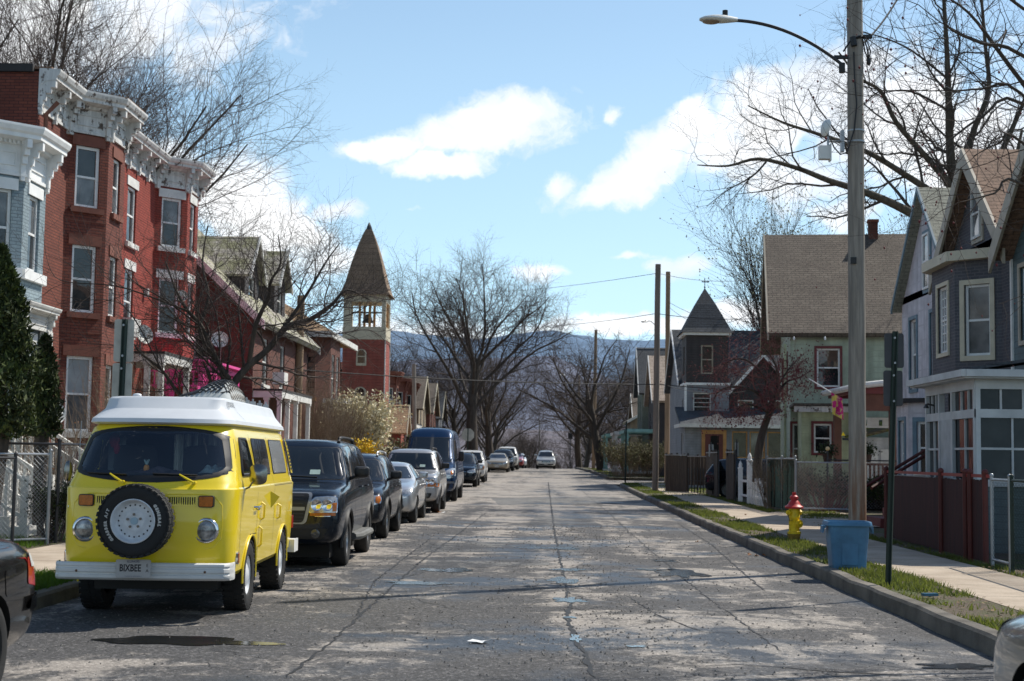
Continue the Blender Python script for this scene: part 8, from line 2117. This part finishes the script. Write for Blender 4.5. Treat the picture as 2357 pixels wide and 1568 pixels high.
# bin
g = gp(1957, 1313, .15); bz = at(1957, 1200, g.y).z-.15; bw = abs(at(1995, 1313, g.y).x-at(1918, 1313, g.y).x)/2; tw = abs(at(2003, 1200, g.y).x-at(1911, 1200, g.y).x)/2
bn = thing('waste_bin', 'blue plastic waste bin with flared rim standing on the kerb grass', 'bin', (g.x, g.y+.2, .145), R(-2))
def sq(w, d, z, r): return [(p[0], p[1], z) for p in rrect(0, 0, 2*w, 2*d, r, 5)]
lv = [(bw, 0), (bw+(tw-bw)*.5, bz*.5), (bw+(tw-bw)*.72, bz*.74), (bw+(tw-bw)*.80, bz*.76), (bw+(tw-bw)*.93, bz*.93)]
ringsb = [sq(w, w*.92, z, .06) for w, z in lv]+[sq(tw*1.10, tw*1.02, bz*.90, .07), sq(tw*1.13, tw*1.05, bz*.92, .07), sq(tw*1.10, tw*1.02, bz*.985, .07), sq(tw*1.08, tw*1.0, bz, .07), sq(tw*1.0, tw*.92, bz, .06), sq(tw*.95, tw*.88, bz*.6, .06), sq(bw*.9, bw*.82, .04, .05)]
loft(ringsb).build('bin_body', M_['bin'], bn)
m = MB()
for sx in (-1, 1):
    c = [(sx*tw*1.05, -.10, bz*.92), (sx*tw*1.27, -.09, bz*.90), (sx*tw*1.29, -.08, bz*.76), (sx*tw*1.24, -.08, bz*.75), (sx*tw*1.16, -.08, bz*.84)]
    MB().ext(c, (0, .2, 0)).build('handle', M_['bin'], bn)
m = MB(); m.box((0, -bw*.97, bz*.34), (bw*.95, .03, bz*.44)); m.build('panel', M_['bin'], bn)

# ------------------------------------------------------------------ fences
def chain_mesh(mb, a, b, z0, z1, pitch=.06, r=.0022):
    p, u, n, L = seg_frame(a, b); H = z1-z0; c = H/pitch
    k = int((L+H)/pitch)
    for i in range(k+1):
        s = i*pitch
        for sg in (1, -1):
            a0, a1 = (s-H, s); lo_, hi_ = max(0, a0), min(L, a1)
            if hi_-lo_ < .01: continue
            za = z0+(lo_-a0); zb_ = z0+(hi_-a0)
            if sg < 0: lo2, hi2 = L-lo_, L-hi_
            else: lo2, hi2 = lo_, hi_
            off = n*.003*sg
            mb.tube([(p.x+u.x*lo2+off.x, p.y+u.y*lo2+off.y, za), (p.x+u.x*hi2+off.x, p.y+u.y*hi2+off.y, zb_)], r, 3, False, False)
def chain_fence(label, pts, z0, z1, postm='galv', meshm='galv', pitch=.07, r=.0025, top=True, name='chain_link_fence', low=False, world_base=None, pr=.028):
    root = thing(name, label, 'fence', (pts[0][0], pts[0][1], z0), 0, None, True)
    m = MB()
    for a, b in zip(pts[:-1], pts[1:]): chain_mesh(m, a, b, z0+.04, z1-.03, pitch, r)
    o = m.build('wire_mesh', M_[meshm], root); o['kind'] = 'stuff'
    for q in pts:
        m = MB(); m.cyl((q[0], q[1], z0-.1), (q[0], q[1], z1+.06), pr, 10); m.sphere((q[0], q[1], z1+.06), pr*1.2, 8, 6); m.build('post', M_[postm], root)
    if top:
        for a, b in zip(pts[:-1], pts[1:]): MB().cyl((a[0], a[1], z1), (b[0], b[1], z1), pr*.75, 8).build('rail', M_[postm], root)
    if low:
        for a, b in zip(pts[:-1], pts[1:]): MB().cyl((a[0], a[1], z0+.06), (b[0], b[1], z0+.06), pr*.75, 8).build('rail', M_[postm], root)
    return root
# side of the yellow van
fx = -7.95
a = gp(108, 1252, .14); 
chain_fence('near galvanized chain link gate standing ajar before the stair rail', [(a.x-.92, a.y-1.15), (a.x, a.y)], .16, 1.58, 'galv', 'galv', .065, .0022, True, 'gate', True)
chain_fence('galvanized gate leaf folded behind the near gate', [(a.x-.62, a.y-1.25), (a.x-.30, a.y-.72)], .16, 1.52, 'steel_dark', 'galv', .08, .0025, True, 'gate', True)
chain_fence('chain link fence running behind the yellow van with dark top rail', [(a.x-1.6, a.y-.4), (a.x+.02, a.y+.35), (a.x+.05, a.y+3.2), (a.x+.05, a.y+7.0)], .14, 1.75, 'steel_dark', 'galv', .085, .0025)
stt = thing('front_steps', 'white wooden stair flight with sloping rails behind the chain link gate', 'stairs', (-10, 26, .13), 0, None, True)
def stair(x0, x1, y0, y1, z0, z1, n):
    m = MB()
    for k in range(n):
        t0, t1 = k/n, (k+1)/n
        m.bx(x1+(x0-x1)*t1, x1+(x0-x1)*t0, y0, y1, z0, z0+(z1-z0)*t1)
    m.build('steps', M_['white_dirty'], stt)
    for y in (y0, y1):
        for dz in (.95, .30):
            r = MB(); r.tube([(x1, y, z0+dz), (x0, y, z1+dz)], .05 if dz > .5 else .04, 4, True, False); r.build('handrail', M_['white_dirty'], stt)
        b = MB()
        for k in range(n*2): t = (k+.5)/(n*2); x = x1+(x0-x1)*t; z = z0+(z1-z0)*t; b.bx(x-.025, x+.025, y-.02, y+.02, z+.1, z+.95)
        b.build('balusters', M_['white_dirty'], stt)
        for t in (0, 1): MB().bx(x1+(x0-x1)*t-.06, x1+(x0-x1)*t+.06, y-.06, y+.06, z0+(z1-z0)*t-.2, z0+(z1-z0)*t+1.05).build('newel', M_['white_dirty'], stt)
stair(-10.6, -8.6, 27.6, 29.0, .15, 1.35, 7)
s2 = thing('front_steps', 'brown and white stair flight beside the evergreen of the pale blue house', 'stairs', (-10, 24, .13), 0, None, True); stt = s2
stair(-11.2, -9.0, 24.6, 25.8, .15, 1.5, 8)
# dark red fence across from it
rf = thing('board_fence', 'dark red slatted fence with bright red top rail in shade', 'fence', (6.75, 25, .12), 0, None, True)
A_, B_ = (6.72, 21.9), (6.95, 29.2)
p, u, n, L = seg_frame(B_, A_)
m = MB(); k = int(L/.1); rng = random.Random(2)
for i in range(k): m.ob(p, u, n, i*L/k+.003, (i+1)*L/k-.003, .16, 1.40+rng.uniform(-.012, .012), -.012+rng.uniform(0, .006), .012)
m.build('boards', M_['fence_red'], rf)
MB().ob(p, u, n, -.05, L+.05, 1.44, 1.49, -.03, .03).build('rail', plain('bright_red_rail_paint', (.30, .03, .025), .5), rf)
m = MB()
for i in range(int(L*.5/.05)): m.ob(p, u, n, i*.05, i*.05+.03, 1.395, 1.41, -.02, .02)
m.build('wire_edge', M_['galv'], rf)
for q in (0, L*.62, L*.84, L*.88, L-.02):
    m = MB(); m.cyl((p.x+u.x*q-.03, p.y+u.y*q, .1), (p.x+u.x*q-.03, p.y+u.y*q, 1.5), .045, 10); m.sphere((p.x+u.x*q-.03, p.y+u.y*q, 1.52), .055, 8, 6); m.build('post', M_['post_red'], rf)
chain_fence('small galvanized gate with rounded frame next to the dark red fence', [(6.66, 21.5), (6.62, 20.55)], .18, 1.42, 'galv', 'steel_dark', .075, .0022, True, 'gate', True)
chain_fence('green chain link fence entering at the frame edge', [(6.6, 20.4), (6.5, 17.6), (6.4, 15)], .14, 1.42, 'green_post', 'green_post', .07, .003)
rr_ = thing('porch_steps', 'dark red step rail rising to the lavender house', 'stairs', (8.5, 35, .1), 0, None, True)
m = MB(); m.tube([(7.6, 33.5, 1.05), (9.3, 34.5, 1.95)], .045, 6); m.tube([(7.6, 34.3, 1.05), (9.3, 35.3, 1.95)], .045, 6); m.build('handrail', M_['post_red'], rr_)
m = MB()
for k_ in range(4): m.bx(7.8+.4*k_, 9.4, 33.5, 35, .1, .35+.2*k_)
m.build('steps', M_['red_trim'], rr_)
# driveway gates, green mesh, picket, wooden fences
chain_fence('silver chain link driveway gate swung open toward the pavement', [(7.05, 40.4), (8.62, 39.6)], .28, 1.62, 'galv', 'galv', .085, .004, True, 'gate', True)
chain_fence('faded green chain link fence panel beside the white picket', [(7.0, 45.3), (7.05, 42.8), (7.05, 40.5)], .2, 1.72, 'galv', 'green_post', .085, .005)
M_['faded_green'] = plain('faded_green_slat', (.06, .13, .10), .7)
fg = thing('privacy_slats', 'faded green slats woven through the chain link panel', 'fence', (7.03, 42, .2), 0, None, True); m = MB(); p, u, n, L = seg_frame((6.99, 45.2), (7.04, 40.6))
for i in range(int(L/.11)):
    if rng.random() < .6: m.ob(p, u, n, i*.11, i*.11+.06, .25, 1.6-rng.random()*.3, .004, .010)
m.build('slats', M_['faded_green'], fg)
chain_fence('long dark chain link fence behind the driveway in front of the timber porch', [(8.6, 43.8), (13, 43.8)], .2, 1.7, 'steel_dark', 'galv', .1, .003)
pk = thing('picket_fence', 'short white picket fence with pointed posts among the weeds', 'fence', (6.95, 47, .15), 0, None, True)
p, u, n, L = seg_frame((6.85, 50.5), (6.98, 45.6))
for q, hh, w_ in ((.1, 1.35, .07), (2.0, 1.62, .08)):
    m = MB(); m.ob(p, u, n, q-w_, q+w_, .1, hh, -w_, w_); c = (p.x+u.x*q, p.y+u.y*q); m.lathe([(w_*1.35, hh), (w_*1.35, hh+.05), (w_*.8, hh+.07), (w_*1.0, hh+.14), (w_*.6, hh+.22), (.001, hh+.30)], 8, Matrix.Translation((c[0], c[1], 0))); m.build('post', M_['white'], pk)
for i in range(9):
    q = 2.25+i*.29; m = MB(); c0 = q-.055; 
    def P3(a_, z_): return (p.x+u.x*a_, p.y+u.y*a_, z_)
    hh = 1.08 if q > 2.2 else 1.2
    m.ext([P3(c0, .2), P3(c0+.11, .2), P3(c0+.11, hh-.1), P3(c0+.055, hh), P3(c0, hh-.1)], (-.02, 0, 0)); m.build('picket', M_['white'], pk)
m = MB(); m.ob(p, u, n, .1, L, .4, .48, -.05, -.02).ob(p, u, n, .1, L, .9, .98, -.05, -.02); m.build('rail', M_['white'], pk)
def board_fence(label, a, b, z0, z1, gap=.012, ragged=.05, seed=1, w=.14, mat='fence_wood'):
    root = thing('board_fence', label, 'fence', (a[0], a[1], z0), 0, None, True); rg = random.Random(seed); p, u, n, L = seg_frame(a, b); k = max(1, int(L/w)); m = MB()
    for i in range(k): m.ob(p, u, n, i*L/k+gap, (i+1)*L/k-gap, z0+rg.uniform(0, ragged), z1+rg.uniform(-ragged, ragged), -.012, .012+rg.uniform(0, .01))
    m.build('boards', M_[mat], root)
    for q in (0, L/2, L): m = MB(); m.ob(p, u, n, q-.04, q+.04, z0-.2, z1+.08, -.06, -.015); m.build('post', M_['steel_dark'], root)
    MB().ob(p, u, n, 0, L, z1-.03, z1+.01, .013, .04).build('rail', M_['galv'], root); return root
board_fence('old brown board fence beside the paler pole at the side road', at(1532, 1050, 63)[:2], at(1582, 1050, 61.5)[:2], .2, 1.85, .01, .06, 3)
board_fence('blackened board fence panel continuing toward the turret house', at(1583, 1050, 61.5)[:2], at(1628, 1050, 61)[:2], .55, 1.8, .01, .03, 4)
board_fence('rough dark plank gate leaning near the driveway car', at(1627, 1050, 59.5)[:2], at(1652, 1050, 55)[:2], .15, 1.95, .014, .12, 5, .16)
board_fence('rotting brown post and plank stump next to the white picket', at(1672, 1060, 52.5)[:2], at(1690, 1060, 51)[:2], .15, 1.95, .01, .15, 6, .2)
fl = thing('iron_fence', 'thin dark iron fence over the lit lawn below the turret house', 'fence', (6.5, 61, .15), 0, None, True); m = MB()
a3, b3 = at(1585, 1100, 61.2), at(1640, 1100, 60.6)
for k_ in range(9): q = a3.lerp(b3, k_/8); m.bx(q.x-.02, q.x+.02, q.y-.02, q.y+.02, .1, 1.3)
m.build('bars', M_['steel_dark'], fl); MB().tube([(a3.x, a3.y, .75), (b3.x, b3.y, .75)], .02, 6).build('rail', M_['steel_dark'], fl)
# flag on the timber porch
ff = thing('garden_flag', 'pink and yellow patterned flag hanging by the timber porch', 'flag', tuple(at(1915, 905, 44)), 0, None, True)
m = MB(); m.tube([at(1862, 872, 46), at(1913, 903, 43.9)], .02, 5); m.build('pole', M_['white_dirty'], ff)
FM = N('pink_yellow_flag_cloth'); FM.base(FM.ramp(FM.noise(5.5, 3, .5), [(.0, (.75, .62, .12)), (.44, (.8, .5, .35)), (.48, (.68, .03, .22))], 'CONSTANT')).rough(.8)
vs = []; n1, n2 = 8, 8
for i in range(n1+1):
    for j in range(n2+1):
        q = at(1913+26*i/n1+3*j/n2, 903+50*j/n2+14*i/n1, 43.9+.06*math.sin(i*1.4+j*.5)); vs.append(q)
m = MB(); m.add(vs, [(i*(n2+1)+j, (i+1)*(n2+1)+j, (i+1)*(n2+1)+j+1, i*(n2+1)+j+1) for i in range(n1) for j in range(n2)], True); m.build('cloth', FM.m, ff)
# a few plant pots on the timber porch
for k_, (px, py, lb) in enumerate([(1905, 1030, 'plant pot with brass ornament on the porch rail nearest the flag'), (1995, 1035, 'plant pot on the porch rail behind the nearest utility pole')]):
    q = at(px, py, 44.3); r_ = thing('plant_pot', lb, 'plant pot', (q.x, q.y, 1.64), 0); m = MB(); m.lathe([(.001, 0), (.12, 0), (.17, .25), (.15, .25), (.001, .22)], 14); m.build('pot', plain('terracotta_dark', (.09, .05, .035), .8), r_)
    rng2 = np.random.RandomState(k_); P_ = rng2.randn(500, 3)*np.array([.14, .14, .1])+np.array([0, 0, .36]); leafcloud('foliage', P_, .08, M_['ever'], r_, 3)
lt_ = thing('porch_lantern', 'small lit amber lantern on the porch rail near the flag', 'lantern', tuple(at(1905, 1033, 43.6)), 0, None, True)
q = at(1905, 1033, 43.6); MB().sphere(q, .07, 8, 6).build('globe', plain('brass_globe', (.85, .6, .3), .25), lt_); MB().cyl(q-Vector((0, 0, .35)), q-Vector((0, 0, .05)), .02, 6).build('stem', M_['steel_dark'], lt_)
